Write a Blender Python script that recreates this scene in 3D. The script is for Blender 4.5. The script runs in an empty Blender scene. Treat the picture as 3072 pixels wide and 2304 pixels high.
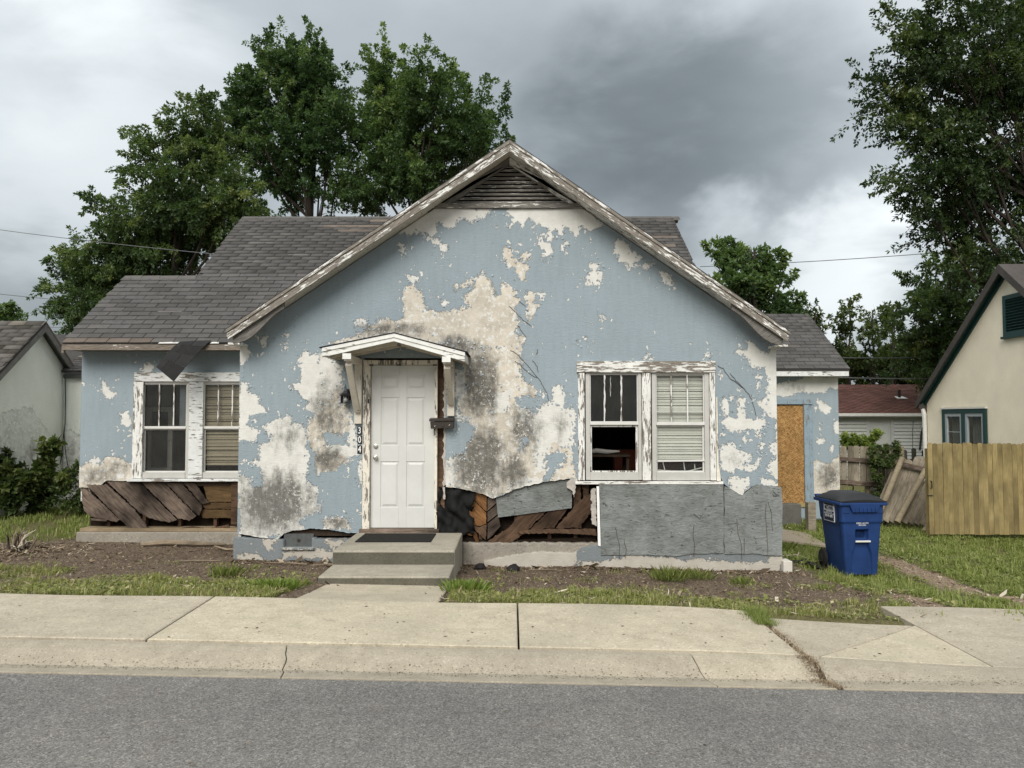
import bpy, math, random
import numpy as np
from mathutils import Vector, Matrix, Euler

random.seed(7)
RNG = np.random.default_rng(7)
scene = bpy.context.scene
col = scene.collection

# ------------------------------------------------------------------ camera
F_PX, CU, CV = 2308.0, 1536.0, 1152.0          # focal length and centre, in photograph pixels
PITCH = math.radians(2.5)
CAM = Vector((0.0, 0.0, 1.62))
cd = bpy.data.cameras.new('camera')
cam = bpy.data.objects.new('camera', cd); col.objects.link(cam)
cd.sensor_width = 36.0; cd.lens = 36.0 * F_PX / 3072.0
cd.clip_start = 0.05; cd.clip_end = 3000
cam.location = CAM; cam.rotation_euler = (math.pi / 2 + PITCH, 0, 0)
scene.camera = cam

# ------------------------------------------------------------------ exposure
vs = scene.view_settings
vs.view_transform = 'Standard'; vs.look = 'None'; vs.gamma = 1.0; vs.use_curve_mapping = False
vs.exposure = 1.12
scene.cycles.max_bounces = 8
scene.cycles.transparent_max_bounces = 12

# ------------------------------------------------------------------ sun (overcast: weak and wide)
SUN_EL, SUN_AZ = math.radians(37), math.radians(-166)   # azimuth from +Y towards +X: behind the viewer, to the left
sd = bpy.data.lights.new('sun', 'SUN'); sun = bpy.data.objects.new('sun', sd); col.objects.link(sun)
sd.energy = 1.5; sd.angle = math.radians(38); sd.color = (1.0, 0.96, 0.9)
SUN_DIR = Vector((math.sin(SUN_AZ) * math.cos(SUN_EL), math.cos(SUN_AZ) * math.cos(SUN_EL), math.sin(SUN_EL)))
sun.rotation_euler = SUN_DIR.to_track_quat('Z', 'Y').to_euler()

def ray(u, v):
    c, s = math.cos(PITCH), math.sin(PITCH)
    a, b = u - CU, CV - v
    return Vector((a, F_PX * c - b * s, F_PX * s + b * c))
def at(u, v, Y):                                  # photograph pixel -> point on the plane y = Y
    r = ray(u, v); return CAM + r * ((Y - CAM.y) / r.y)

# ------------------------------------------------------------------ sky
world = bpy.data.worlds.new('World'); scene.world = world; world.use_nodes = True
def build_world():
    nt = world.node_tree; nt.nodes.clear(); L = nt.links.new
    def N(t, **kw):
        n = nt.nodes.new(t)
        for k, v in kw.items(): setattr(n, k, v)
        return n
    def mth(op, a, b=None, clamp=False):
        n = N('ShaderNodeMath', operation=op, use_clamp=clamp)
        for i, x in enumerate((a, b)):
            if x is None: continue
            if hasattr(x, 'is_output'): L(x, n.inputs[i])
            else: n.inputs[i].default_value = x
        return n.outputs[0]
    tc = N('ShaderNodeTexCoord'); d = tc.outputs['Generated']
    sep = N('ShaderNodeSeparateXYZ'); L(d, sep.inputs[0])
    zc = mth('MAXIMUM', sep.outputs[2], 0.0)
    cb = N('ShaderNodeMapping'); L(d, cb.inputs[0]); cb.inputs['Scale'].default_value = (1.0, 1.0, 2.1); cb.inputs['Location'].default_value = (2.3, 0.7, 1.1)
    def noise(sc, det, rough, dist=0.0):
        n = N('ShaderNodeTexNoise'); L(cb.outputs[0], n.inputs['Vector'])
        n.inputs['Scale'].default_value = sc; n.inputs['Detail'].default_value = det
        n.inputs['Roughness'].default_value = rough; n.inputs['Distortion'].default_value = dist
        return n.outputs[0]
    big = noise(2.2, 5, 0.5, 0.2); fine = noise(4.2, 7, 0.52, 0.25)
    # the cloud masses: a slate grey bank over the right of the roof, pale breaks left and low right
    def mass(u, v, inner, outer):
        dv = ray(u, v).normalized()
        n = N('ShaderNodeVectorMath', operation='DOT_PRODUCT'); L(d, n.inputs[0]); n.inputs[1].default_value = dv
        w = mth('ADD', n.outputs['Value'], mth('MULTIPLY', mth('SUBTRACT', fine, 0.5), 0.06))
        m = N('ShaderNodeMapRange', interpolation_type='SMOOTHSTEP'); L(w, m.inputs[0])
        m.inputs[1].default_value = math.cos(math.radians(outer)); m.inputs[2].default_value = math.cos(math.radians(inner))
        return m.outputs[0]
    v = mth('ADD', 0.50, mth('MULTIPLY', mth('SUBTRACT', big, 0.5), 0.30))
    v = mth('ADD', v, mth('MULTIPLY', mth('SUBTRACT', fine, 0.5), 0.30))
    for (u, w, a, b, g) in ((2080, 480, 2, 13, -0.20), (1750, 330, 2, 14, -0.09), (2500, 150, 1, 12, -0.03), (1300, 60, 2, 14, -0.08),
                            (180, 500, 3, 15, 0.19), (520, 330, 1, 10, 0.06), (2350, 850, 1, 9, 0.27), (2600, 740, 1, 8, 0.17), (60, 1020, 1, 8, -0.16), (250, 40, 2, 12, -0.07), (800, 20, 2, 13, -0.06), (150, 1150, 1, 9, -0.10)):
        v = mth('ADD', v, mth('MULTIPLY', mass(u, w, a, b), g))
    v = mth('MINIMUM', mth('MAXIMUM', v, 0.13), 0.95)
    v = mth('MULTIPLY', v, mth('DIVIDE', mth('ADD', 1.0, mth('MULTIPLY', zc, 2.2)), 1.75))  # an overcast sky brightens towards the zenith
    cr = N('ShaderNodeMix', data_type='RGBA'); L(mth('MULTIPLY', v, 1.2, True), cr.inputs[0])
    cr.inputs[6].default_value = (0.80, 0.94, 1.03, 1); cr.inputs[7].default_value = (0.96, 1.0, 1.02, 1)
    mul = N('ShaderNodeMix', data_type='RGBA', blend_type='MULTIPLY'); mul.inputs[0].default_value = 1
    L(cr.outputs[2], mul.inputs[6]); L(v, mul.inputs[7])
    sky = N('ShaderNodeTexSky', sky_type='NISHITA'); sky.sun_disc = False
    sky.sun_elevation = SUN_EL; sky.sun_rotation = SUN_AZ; sky.air_density = 1.5; sky.dust_density = 3.0
    sb = N('ShaderNodeBackground'); L(sky.outputs[0], sb.inputs[0]); sb.inputs[1].default_value = 0.06
    cbk = N('ShaderNodeBackground'); L(mul.outputs[2], cbk.inputs[0]); cbk.inputs[1].default_value = 0.64
    mx = N('ShaderNodeMixShader'); mx.inputs[0].default_value = 0.93
    L(sb.outputs[0], mx.inputs[1]); L(cbk.outputs[0], mx.inputs[2])
    out = N('ShaderNodeOutputWorld'); L(mx.outputs[0], out.inputs[0])
build_world()

# ------------------------------------------------------------------ scene helpers
def link(o, parent=None):
    col.objects.link(o)
    if parent is not None:
        o.parent = parent
        if parent.type == 'EMPTY': o.matrix_parent_inverse = Matrix.Translation(-parent.location)
    return o
def tag(o, label=None, cat=None, group=None, kind=None):
    if label: o['label'] = label
    if cat: o['category'] = cat
    if group: o['group'] = group
    if kind: o['kind'] = kind
    return o
def thing(name, label, cat, loc=(0, 0, 0), group=None):
    o = bpy.data.objects.new(name, None); o.empty_display_size = 0.2
    o.location = loc; col.objects.link(o)
    return tag(o, label, cat, group)
def mesh_obj(name, me, m, parent=None):
    if m is not None and not me.materials: me.materials.append(m)
    return link(bpy.data.objects.new(name, me), parent)
def np_mesh(name, V, F, attrs=None, smooth=False):     # V (n,3), F (m,k)
    V = np.asarray(V, dtype=np.float32); F = np.asarray(F, dtype=np.int32)
    me = bpy.data.meshes.new(name); k = F.shape[1]
    me.vertices.add(len(V)); me.vertices.foreach_set('co', V.ravel())
    me.loops.add(F.size); me.loops.foreach_set('vertex_index', F.ravel())
    me.polygons.add(len(F)); me.polygons.foreach_set('loop_start', np.arange(0, F.size, k, dtype=np.int32))
    me.polygons.foreach_set('loop_total', np.full(len(F), k, dtype=np.int32))
    if smooth: me.polygons.foreach_set('use_smooth', np.ones(len(F), dtype=bool))
    me.update(calc_edges=True)
    for an, arr in (attrs or {}).items():
        a = me.attributes.new(an, 'FLOAT', 'POINT'); a.data.foreach_set('value', np.asarray(arr, dtype=np.float32))
    return me
class MB:                                                # collects solid pieces of ONE part
    def __init__(s): s.v = []; s.f = []
    def add(s, V, F):
        n = len(s.v); s.v += [tuple(p) for p in V]; s.f += [tuple(n + i for i in q) for q in F]; return s
    def box(s, x0, x1, y0, y1, z0, z1, M=None):
        V = [Vector(p) for p in ((x0, y0, z0), (x1, y0, z0), (x1, y1, z0), (x0, y1, z0), (x0, y0, z1), (x1, y0, z1), (x1, y1, z1), (x0, y1, z1))]
        if M is not None: V = [M @ p for p in V]
        return s.add(V, [(0, 3, 2, 1), (4, 5, 6, 7), (0, 1, 5, 4), (1, 2, 6, 5), (2, 3, 7, 6), (3, 0, 4, 7)])
    def prism(s, P, d):                                   # polygon P (3D, one plane) pushed along vector d
        P = [Vector(p) for p in P]; d = Vector(d); n = len(P)
        return s.add(P + [p + d for p in P], [tuple(range(n))[::-1], tuple(range(n, 2 * n))] + [(i, (i + 1) % n, n + (i + 1) % n, n + i) for i in range(n)])
    def beam(s, a, b, w, h, up=(0, 0, 1)):                # bar from a to b, w across, h along up
        a, b = Vector(a), Vector(b); d = (b - a).normalized(); u = Vector(up)
        x = d.cross(u).normalized(); u = x.cross(d).normalized()
        return s.prism([a - x * w / 2 - u * h / 2, a + x * w / 2 - u * h / 2, a + x * w / 2 + u * h / 2, a - x * w / 2 + u * h / 2], b - a)
    def tube(s, pts, rad, n=7):
        pts = [Vector(p) for p in pts]; rings = []
        if not hasattr(rad, '__len__'): rad = [rad] * len(pts)
        x = None
        for i, p in enumerate(pts):
            d = (pts[min(i + 1, len(pts) - 1)] - pts[max(i - 1, 0)]).normalized()
            if x is None: x = d.orthogonal().normalized()
            x = (x - d * x.dot(d)).normalized(); y = d.cross(x)
            rings.append([p + (x * math.cos(2 * math.pi * k / n) + y * math.sin(2 * math.pi * k / n)) * rad[i] for k in range(n)])
        V = [q for r in rings for q in r]; Fs = []
        for i in range(len(pts) - 1):
            for k in range(n):
                Fs.append((i * n + k, i * n + (k + 1) % n, (i + 1) * n + (k + 1) % n, (i + 1) * n + k))
        Fs += [tuple(range(n))[::-1], tuple((len(pts) - 1) * n + k for k in range(n))]
        return s.add(V, Fs)
    def lathe(s, c, prof, n=20, axis='Z'):
        V = []
        for (r, h) in prof:
            for k in range(n):
                a = 2 * math.pi * k / n; p, q = r * math.cos(a), r * math.sin(a)
                V.append(Vector(c) + Vector({'Z': (p, q, h), 'Y': (p, h, q), 'X': (h, p, q)}[axis]))
        Fs = [(i * n + k, i * n + (k + 1) % n, (i + 1) * n + (k + 1) % n, (i + 1) * n + k) for i in range(len(prof) - 1) for k in range(n)]
        Fs += [tuple(range(n))[::-1], tuple((len(prof) - 1) * n + k for k in range(n))]
        return s.add(V, Fs)
    def build(s, name, m, parent=None, smooth=False, bevel=0.0):
        me = bpy.data.meshes.new(name); me.from_pydata([tuple(p) for p in s.v], [], s.f); me.update()
        if smooth:
            me.polygons.foreach_set('use_smooth', [True] * len(me.polygons))
            try: me.set_sharp_from_angle(angle=math.radians(40))
            except Exception: pass
        o = mesh_obj(name, me, m, parent)
        if bevel:
            b = o.modifiers.new('bevel', 'BEVEL'); b.width = bevel; b.segments = 2; b.limit_method = 'ANGLE'
        return o
def text_obj(name, txt, size, m, parent, M, extrude=0.001, sx=1.0, bold=0.0):
    cu = bpy.data.curves.new(name, 'FONT'); cu.body = txt; cu.size = size; cu.extrude = extrude; cu.align_x = 'CENTER'; cu.align_y = 'CENTER'
    cu.offset = bold
    t = bpy.data.objects.new(name, cu); col.objects.link(t)
    dg = bpy.context.evaluated_depsgraph_get(); me = bpy.data.meshes.new_from_object(t.evaluated_get(dg))
    bpy.data.objects.remove(t); me.transform(M @ Matrix.Diagonal((sx, 1, 1, 1))); me.materials.clear()
    return mesh_obj(name, me, m, parent)

# ------------------------------------------------------------------ material helpers
class S:
    def __init__(s, name, rough=0.85, spec=0.25):
        s.m = bpy.data.materials.new(name); s.m.use_nodes = True; s.nt = s.m.node_tree
        s.b = s.nt.nodes['Principled BSDF']; s.b.inputs['Roughness'].default_value = rough
        s.b.inputs['Specular IOR Level'].default_value = spec
        s.o = s.nt.nodes['Material Output']
    def N(s, t, **kw):
        n = s.nt.nodes.new(t)
        for k, v in kw.items(): setattr(n, k, v)
        return n
    def put(s, sock, x):
        if x is None: return
        if hasattr(x, 'is_output'): s.nt.links.new(x, sock)
        elif isinstance(x, tuple) and len(x) == 3 and sock.type == 'RGBA': sock.default_value = (*x, 1)
        else: sock.default_value = x
    def co(s, sc=(1, 1, 1), world=True, rnd=False, rot=(0, 0, 0)):
        if world: v = s.N('ShaderNodeNewGeometry').outputs['Position']
        else: v = s.N('ShaderNodeTexCoord').outputs['Object']
        if any(rot):
            m0 = s.N('ShaderNodeMapping'); s.put(m0.inputs[0], v); m0.inputs['Rotation'].default_value = rot; v = m0.outputs[0]
        mp = s.N('ShaderNodeMapping'); s.put(mp.inputs[0], v); mp.inputs['Scale'].default_value = sc
        if rnd:
            oi = s.N('ShaderNodeObjectInfo'); cm = s.N('ShaderNodeCombineXYZ'); k = s.math('MULTIPLY', oi.outputs['Random'], 37.0)
            for i in range(3): s.put(cm.inputs[i], k)
            s.put(mp.inputs['Location'], cm.outputs[0])
        return mp.outputs[0]
    def noise(s, sc, det=4, rough=0.55, vec=None, dist=0.0):
        n = s.N('ShaderNodeTexNoise'); s.put(n.inputs['Vector'], vec if vec is not None else s.co())
        n.inputs['Scale'].default_value = sc; n.inputs['Detail'].default_value = det
        n.inputs['Roughness'].default_value = rough; n.inputs['Distortion'].default_value = dist
        return n.outputs[0]
    def vor(s, sc, vec=None, feat='F1', out=0, rnd=1.0):
        n = s.N('ShaderNodeTexVoronoi', feature=feat); s.put(n.inputs['Vector'], vec if vec is not None else s.co())
        n.inputs['Scale'].default_value = sc; n.inputs['Randomness'].default_value = rnd
        return n.outputs[out]
    def math(s, op, a, b=None, c=None, clamp=False):
        n = s.N('ShaderNodeMath', operation=op, use_clamp=clamp)
        for i, x in enumerate((a, b, c)): s.put(n.inputs[i], x)
        return n.outputs[0]
    def step(s, x, a, b, smooth=False):                    # 0 below a .. 1 above b
        n = s.N('ShaderNodeMapRange', interpolation_type='SMOOTHSTEP' if smooth else 'LINEAR')
        s.put(n.inputs[0], x); n.inputs[1].default_value = a; n.inputs[2].default_value = b
        return n.outputs[0]
    def mix(s, f, a, b, mode='MIX'):
        n = s.N('ShaderNodeMix', data_type='RGBA', blend_type=mode)
        s.put(n.inputs[0], f); s.put(n.inputs[6], a); s.put(n.inputs[7], b); return n.outputs[2]
    def mul(s, c, v): return s.mix(1.0, c, v, 'MULTIPLY')
    def attr(s, name): return s.N('ShaderNodeAttribute', attribute_name=name).outputs['Fac']
    def rnd(s): return s.N('ShaderNodeObjectInfo').outputs['Random']
    def ramp(s, f, stops):
        n = s.N('ShaderNodeValToRGB'); s.put(n.inputs[0], f); e = n.color_ramp.elements
        while len(e) < len(stops): e.new(0.5)
        for el, (p, c) in zip(e, stops): el.position = p; el.color = (*c, 1)
        return n.outputs[0]
    def base(s, c): s.put(s.b.inputs['Base Color'], c); return s
    def rough(s, r): s.put(s.b.inputs['Roughness'], r); return s
    def bump(s, h, strength=0.5, dist=0.01):
        prev = s.b.inputs['Normal'].links[0].from_socket if s.b.inputs['Normal'].is_linked else None
        n = s.N('ShaderNodeBump'); n.inputs['Strength'].default_value = strength; n.inputs['Distance'].default_value = dist
        s.put(n.inputs['Height'], h); s.put(n.inputs['Normal'], prev); s.put(s.b.inputs['Normal'], n.outputs[0]); return s
MAT = {}
# ------------------------------------------------------------------ materials
def plain(name, c, rough=0.8, var=0.15, sc=12, spec=0.25, bump=0.0, metal=0.0):
    k = S(name, rough, spec); n = k.noise(sc, 6, 0.65)
    k.base(k.mul(c, k.ramp(n, [(0.2, (1 - var,) * 3), (0.8, (1 + var,) * 3)])))
    k.b.inputs['Metallic'].default_value = metal
    if bump: k.bump(n, bump, 0.01)
    MAT[name] = k.m; return k.m
BLUE = (0.272, 0.324, 0.357); WHITE = (0.645, 0.635, 0.60); TAN = (0.54, 0.495, 0.42)
def stucco(name, blue=BLUE, white=WHITE, tan=TAN):
    k = S(name, 0.9, 0.15); P = k.co()
    pw, pt, gr = k.attr('pw'), k.attr('pt'), k.attr('gr')
    n1 = k.math('SUBTRACT', k.noise(7, 9, 0.66, P, 0.3), 0.5); n2 = k.math('SUBTRACT', k.noise(38, 5, 0.6, P), 0.5)
    n3 = k.math('SUBTRACT', k.noise(18, 8, 0.7, P), 0.5)
    rag = k.math('ADD', k.math('ADD', k.math('MULTIPLY', n1, 0.17), k.math('MULTIPLY', n3, 0.17)), k.math('MULTIPLY', n2, 0.07))
    mw = k.step(k.math('ADD', pw, rag), -0.002, 0.003)
    mt = k.step(k.math('ADD', pt, k.math('MULTIPLY', rag, 1.1)), -0.002, 0.003)
    near = k.step(k.math('MAXIMUM', pw, pt), -0.40, 0.02)
    fl = k.math('ADD', k.noise(16, 6, 0.62, k.co((1, 1, 0.8))), k.math('MULTIPLY', near, 0.115))
    flk = k.step(fl, 0.715, 0.722)
    # paint: faint streaks, trowel marks
    st = k.noise(3.0, 5, 0.6, k.co((6, 1, 0.7))); lo = k.noise(0.9, 4, 0.6, P); tr = k.noise(30, 4, 0.6, k.co((0.5, 1, 2.0)))
    var = k.math('ADD', k.math('MULTIPLY', st, 0.22), k.math('ADD', k.math('MULTIPLY', lo, 0.26), k.math('MULTIPLY', tr, 0.12)))
    c = k.mul(blue, k.ramp(var, [(0.18, (0.86, 0.86, 0.85)), (0.42, (1.12, 1.12, 1.12))]))
    scuff = k.step(k.noise(60, 3, 0.7, k.co((0.35, 1, 2.2))), 0.70, 0.78)
    c = k.mix(k.math('MULTIPLY', scuff, 0.25), c, (0.13, 0.16, 0.18))
    wv = k.noise(6, 8, 0.7, P)
    w = k.mul(white, k.ramp(wv, [(0.25, (0.86, 0.85, 0.82)), (0.6, (1.04, 1.04, 1.04))]))
    t = k.mul(tan, k.ramp(k.noise(5, 9, 0.7, P), [(0.28, (0.74, 0.73, 0.72)), (0.68, (1.2, 1.2, 1.2))]))
    t = k.mix(k.step(k.noise(14, 8, 0.72, P), 0.555, 0.57), t, w)
    c = k.mix(mt, c, t); c = k.mix(k.math('MAXIMUM', mw, flk), c, w)
    ex = k.math('MAXIMUM', mw, mt)
    # mould and dirt on the bare plaster
    gn = k.math('ADD', k.math('MULTIPLY', k.noise(11, 10, 0.72, P), 0.7), k.math('MULTIPLY', k.noise(3.2, 7, 0.7, k.co((2.2, 1, 0.45))), 0.65))
    g = k.step(k.math('ADD', gn, k.math('MULTIPLY', gr, 0.43)), 0.75, 1.05)
    g = k.math('MULTIPLY', g, k.math('ADD', k.math('MULTIPLY', ex, 0.83), 0.10))
    g = k.math('MULTIPLY', g, k.step(gr, 0.02, 0.25))
    c = k.mix(k.math('MULTIPLY', g, 0.93), c, k.ramp(k.noise(20, 6, 0.7, P), [(0.3, (0.040, 0.038, 0.034)), (0.7, (0.145, 0.138, 0.122))]))
    spk = k.math('MULTIPLY', k.step(k.math('ADD', k.math('MULTIPLY', k.noise(34, 8, 0.78, P), 0.72), k.math('MULTIPLY', k.noise(5, 5, 0.6, P), 0.28)), 0.562, 0.575), k.step(k.math('MULTIPLY', gr, ex), 0.15, 0.5))
    c = k.mix(k.math('MULTIPLY', spk, 0.85), c, w)
    k.base(c)
    h = k.math('SUBTRACT', k.math('ADD', k.math('MULTIPLY', k.noise(85, 4, 0.7, P), 0.30), k.math('MULTIPLY', tr, 0.35)), k.math('MULTIPLY', k.math('MAXIMUM', ex, flk), 0.75))
    k.bump(h, 0.9, 0.014)
    MAT[name] = k.m
stucco('stucco_blue'); stucco('stucco_pale', (0.74, 0.76, 0.70), (0.78, 0.78, 0.74), (0.63, 0.65, 0.60))
stucco('stucco_cream', (0.84, 0.76, 0.60), (0.78, 0.71, 0.56), (0.76, 0.69, 0.55)); stucco('footing_paint', (0.185, 0.205, 0.215), (0.44, 0.41, 0.36), (0.33, 0.31, 0.27))

def peeled(name, axis, amt, wood=(0.22, 0.195, 0.165), paint=(0.72, 0.71, 0.68), dirt=0.2):
    """white paint flaking off grey wood, flakes drawn out along the grain axis"""
    k = S(name, 0.8, 0.2); sc = {'x': (0.16, 1, 1), 'y': (1, 0.16, 1), 'z': (1, 1, 0.16), 'rl': (0.16, 1, 1), 'rr': (0.16, 1, 1)}[axis]
    rot = {'rl': (0, math.radians(33.6), 0), 'rr': (0, math.radians(-34.5), 0)}.get(axis, (0, 0, 0))
    g = k.noise(46, 7, 0.62, k.co(sc, rot=rot)); lo = k.noise(1.7, 5, 0.65, k.co((1, 1, 1), rnd=True))
    m = k.step(k.math('ADD', k.math('MULTIPLY', g, 1.0), k.math('MULTIPLY', lo, 0.55)), 1.0 - amt - 0.012, 1.0 - amt + 0.012)
    fib = k.noise(120, 4, 0.6, k.co(tuple(x * (0.5 if x < 1 else 1) for x in sc), rot=rot))
    wd = k.mul(wood, k.ramp(fib, [(0.3, (0.45, 0.45, 0.45)), (0.7, (1.35, 1.35, 1.35))]))
    pn = k.mul(paint, k.ramp(k.noise(9, 6, 0.7), [(0.25, (1 - dirt, 1 - dirt, 1 - dirt * 1.1)), (0.65, (1.05, 1.05, 1.05))]))
    k.base(k.mix(m, pn, wd)); k.bump(k.math('SUBTRACT', k.math('MULTIPLY', fib, 0.4), k.math('MULTIPLY', m, 0.8)), 0.7, 0.004)
    MAT[name] = k.m
for ax in 'xyz': peeled('peel_' + ax, ax, 0.17)
peeled('peel_head', 'x', 0.235); peeled('peel_mull', 'z', 0.20); peeled('peel_rl', 'rl', 0.285); peeled('peel_rr', 'rr', 0.275)
peeled('peel_vent', 'x', 0.33, (0.20, 0.185, 0.165)); peeled('peel_frieze', 'rl', 0.50, (0.165, 0.155, 0.14)); peeled('peel_frieze_r', 'rr', 0.16)
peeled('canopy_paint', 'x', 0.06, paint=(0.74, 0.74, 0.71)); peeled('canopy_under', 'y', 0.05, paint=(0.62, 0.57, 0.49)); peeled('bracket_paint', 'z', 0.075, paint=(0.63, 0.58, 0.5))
peeled('jamb', 'z', 0.14, paint=(0.72, 0.67, 0.58)); peeled('eave_wood', 'x', 0.37, (0.19, 0.16, 0.13))
peeled('pale_trim', 'x', 0.13, paint=(0.66, 0.67, 0.66)); peeled('blue_trim', 'z', 0.14, paint=(0.24, 0.31, 0.36))

def timber(name, c0, c1, axis=None, scale=1.0, rough=0.85, stain=0.35):
    """bare boards: grain runs along the object's own x unless a world axis is given"""
    k = S(name, rough, 0.15)
    if axis is None: v = k.co((0.10 * scale, 1 * scale, 1 * scale), world=False, rnd=True)
    else: v = k.co(tuple(scale * (0.10 if a == axis else 1) for a in 'xyz'), rnd=True)
    g = k.noise(55, 7, 0.65, v, 0.6); lo = k.noise(5, 6, 0.65, k.co(rnd=True)); kn = k.noise(1.6, 3, 0.5, k.co(rnd=True))
    c = k.ramp(k.math('ADD', k.math('MULTIPLY', g, 0.65), k.math('MULTIPLY', lo, 0.35)), [(0.30, c0), (0.68, c1)])
    c = k.mul(c, k.ramp(kn, [(0.3, (1 - stain,) * 3), (0.7, (1 + stain * 0.5,) * 3)]))
    c = k.mul(c, k.ramp(k.rnd(), [(0.0, (0.82,) * 3), (1.0, (1.18,) * 3)]))
    k.base(c); k.bump(g, 0.6, 0.006); MAT[name] = k.m
timber('rot_grey', (0.012, 0.008, 0.006), (0.225, 0.172, 0.135), stain=0.9)
timber('rot_brown', (0.014, 0.008, 0.006), (0.17, 0.105, 0.065), stain=0.75)
timber('board_orange', (0.07, 0.032, 0.014), (0.33, 0.165, 0.065), stain=0.6)
timber('wood_tan', (0.16, 0.115, 0.07), (0.36, 0.28, 0.18), 'x')
timber('fence_old', (0.085, 0.072, 0.052), (0.36, 0.31, 0.235)); timber('fence_dark', (0.022, 0.024, 0.02), (0.075, 0.075, 0.06))
timber('fence_new', (0.185, 0.14, 0.058), (0.33, 0.26, 0.125), stain=0.45); timber('post_wood', (0.16, 0.13, 0.085), (0.38, 0.32, 0.22))
timber('stick', (0.13, 0.10, 0.07), (0.36, 0.29, 0.21)); timber('bark', (0.018, 0.014, 0.011), (0.075, 0.06, 0.048), 'z', 0.5)
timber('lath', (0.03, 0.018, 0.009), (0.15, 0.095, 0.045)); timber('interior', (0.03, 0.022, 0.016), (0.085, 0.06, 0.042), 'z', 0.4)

def grey_board():
    k = S('grey_board', 0.75, 0.25); P = k.co()
    gr = k.noise(22, 8, 0.62, k.co((0.45, 1, 1.5)), 1.2); ch = k.step(k.noise(15, 6, 0.58, k.co((0.42, 1, 2.2), rot=(0, 0.12, 0)), 1.6), 0.655, 0.69)
    lo = k.noise(2.2, 5, 0.6, P)
    c = k.mul((0.200, 0.208, 0.202), k.ramp(k.math('ADD', k.math('MULTIPLY', gr, 0.5), k.math('MULTIPLY', lo, 0.5)), [(0.34, (0.50, 0.50, 0.47)), (0.62, (1.25, 1.28, 1.28))]))
    ck = k.step(k.noise(7, 7, 0.66, k.co((0.8, 1, 1.5), rot=(0, -0.25, 0)), 2.4), 0.645, 0.665)
    c = k.mix(k.math('MULTIPLY', k.math('MAXIMUM', ch, ck), 0.72), c, (0.055, 0.052, 0.043)); k.base(c)
    k.bump(k.math('SUBTRACT', gr, k.math('MAXIMUM', ch, ck)), 0.9, 0.012); MAT['grey_board'] = k.m
grey_board()
def osb():
    k = S('osb', 0.75, 0.2)
    a = k.vor(26, k.co((1, 1, 3.4), rot=(0, 0.5, 0)), out=1); b = k.vor(30, k.co((0.7, 1, 3.6), rot=(0, -0.7, 0)), out=1)
    n = k.N('ShaderNodeSeparateColor'); k.put(n.inputs[0], a); n2 = k.N('ShaderNodeSeparateColor'); k.put(n2.inputs[0], b)
    f = k.math('ADD', k.math('MULTIPLY', n.outputs[0], 0.5), k.math('MULTIPLY', n2.outputs[1], 0.5))
    c = k.ramp(f, [(0.1, (0.12, 0.058, 0.018)), (0.5, (0.30, 0.165, 0.058)), (0.9, (0.44, 0.27, 0.11))])
    k.base(k.mul(c, k.ramp(k.noise(3, 5, 0.6), [(0.3, (0.75,) * 3), (0.7, (1.15,) * 3)]))); k.bump(f, 0.3, 0.004); MAT['osb'] = k.m
osb()
def shingles(name, c, var=0.2, attr=False):
    k = S(name, 0.92, 0.15); P = k.co()
    r = k.attr('lv') if attr else k.rnd()
    gran = k.noise(220, 2, 0.6, P); lo = k.noise(1.1, 5, 0.6, P); mid = k.noise(11, 6, 0.7, P)
    cc = k.mul(c, k.ramp(r, [(0.0, (1 - var, 1 - var, 1 - var * 1.1)), (0.5, (1, 1, 1)), (0.88, (1 + var * 0.5,) * 3), (1.0, (1 + var * 1.1, 1 + var, 1 + var * 0.7))]))
    cc = k.mul(cc, k.ramp(k.math('ADD', k.math('MULTIPLY', lo, 0.5), k.math('MULTIPLY', mid, 0.5)), [(0.3, (0.72, 0.70, 0.68)), (0.65, (1.25, 1.25, 1.25))]))
    cc = k.mul(cc, k.ramp(gran, [(0.3, (0.75,) * 3), (0.7, (1.25,) * 3)])); k.base(cc); k.bump(gran, 0.35, 0.004); MAT[name] = k.m
GREY_SH = (0.083, 0.080, 0.078)
shingles('shingle', GREY_SH); shingles('shingle_attr', GREY_SH, attr=True); shingles('shingle_brown', (0.118, 0.098, 0.082)); shingles('shingle_black', (0.030, 0.030, 0.031)); shingles('shingle_old', (0.10, 0.094, 0.088), 0.5, True)
shingles('shingle_red', (0.135, 0.070, 0.058), 0.25, True); shingles('roof_felt', (0.055, 0.052, 0.05)); shingles('metal_roof', (0.075, 0.068, 0.062), 0.05)

def concrete(name, c, fine=90, stain=0.25, dark=(0.10, 0.095, 0.08), agg=0.3):
    k = S(name, 0.9, 0.2); P = k.co()
    ag = k.vor(fine, P, out=1); sp = k.N('ShaderNodeSeparateColor'); k.put(sp.inputs[0], ag)
    lo = k.noise(0.9, 6, 0.62, P, 0.5); md = k.noise(6, 8, 0.7, P); fn = k.noise(140, 3, 0.7, P)
    cc = k.mul(c, k.ramp(md, [(0.28, (0.80, 0.79, 0.77)), (0.66, (1.13, 1.13, 1.12))]))
    cc = k.mul(cc, k.ramp(sp.outputs[0], [(0.0, (1 - agg,) * 3), (0.12, (0.97,) * 3), (0.9, (1.03,) * 3), (1.0, (1 + agg,) * 3)]))
    cc = k.mul(cc, k.ramp(fn, [(0.3, (0.9,) * 3), (0.7, (1.1,) * 3)]))
    s = k.step(k.math('ADD', lo, k.math('MULTIPLY', md, 0.45)), 0.70, 0.95)
    cc = k.mul(cc, k.ramp(k.rnd(), [(0.0, (0.86, 0.86, 0.88)), (1.0, (1.10, 1.10, 1.07))])); cc = k.mix(k.math('MULTIPLY', s, stain), cc, dark); k.base(cc); k.bump(k.math('ADD', fn, k.math('MULTIPLY', md, 0.8)), 0.35, 0.006); MAT[name] = k.m
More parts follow.
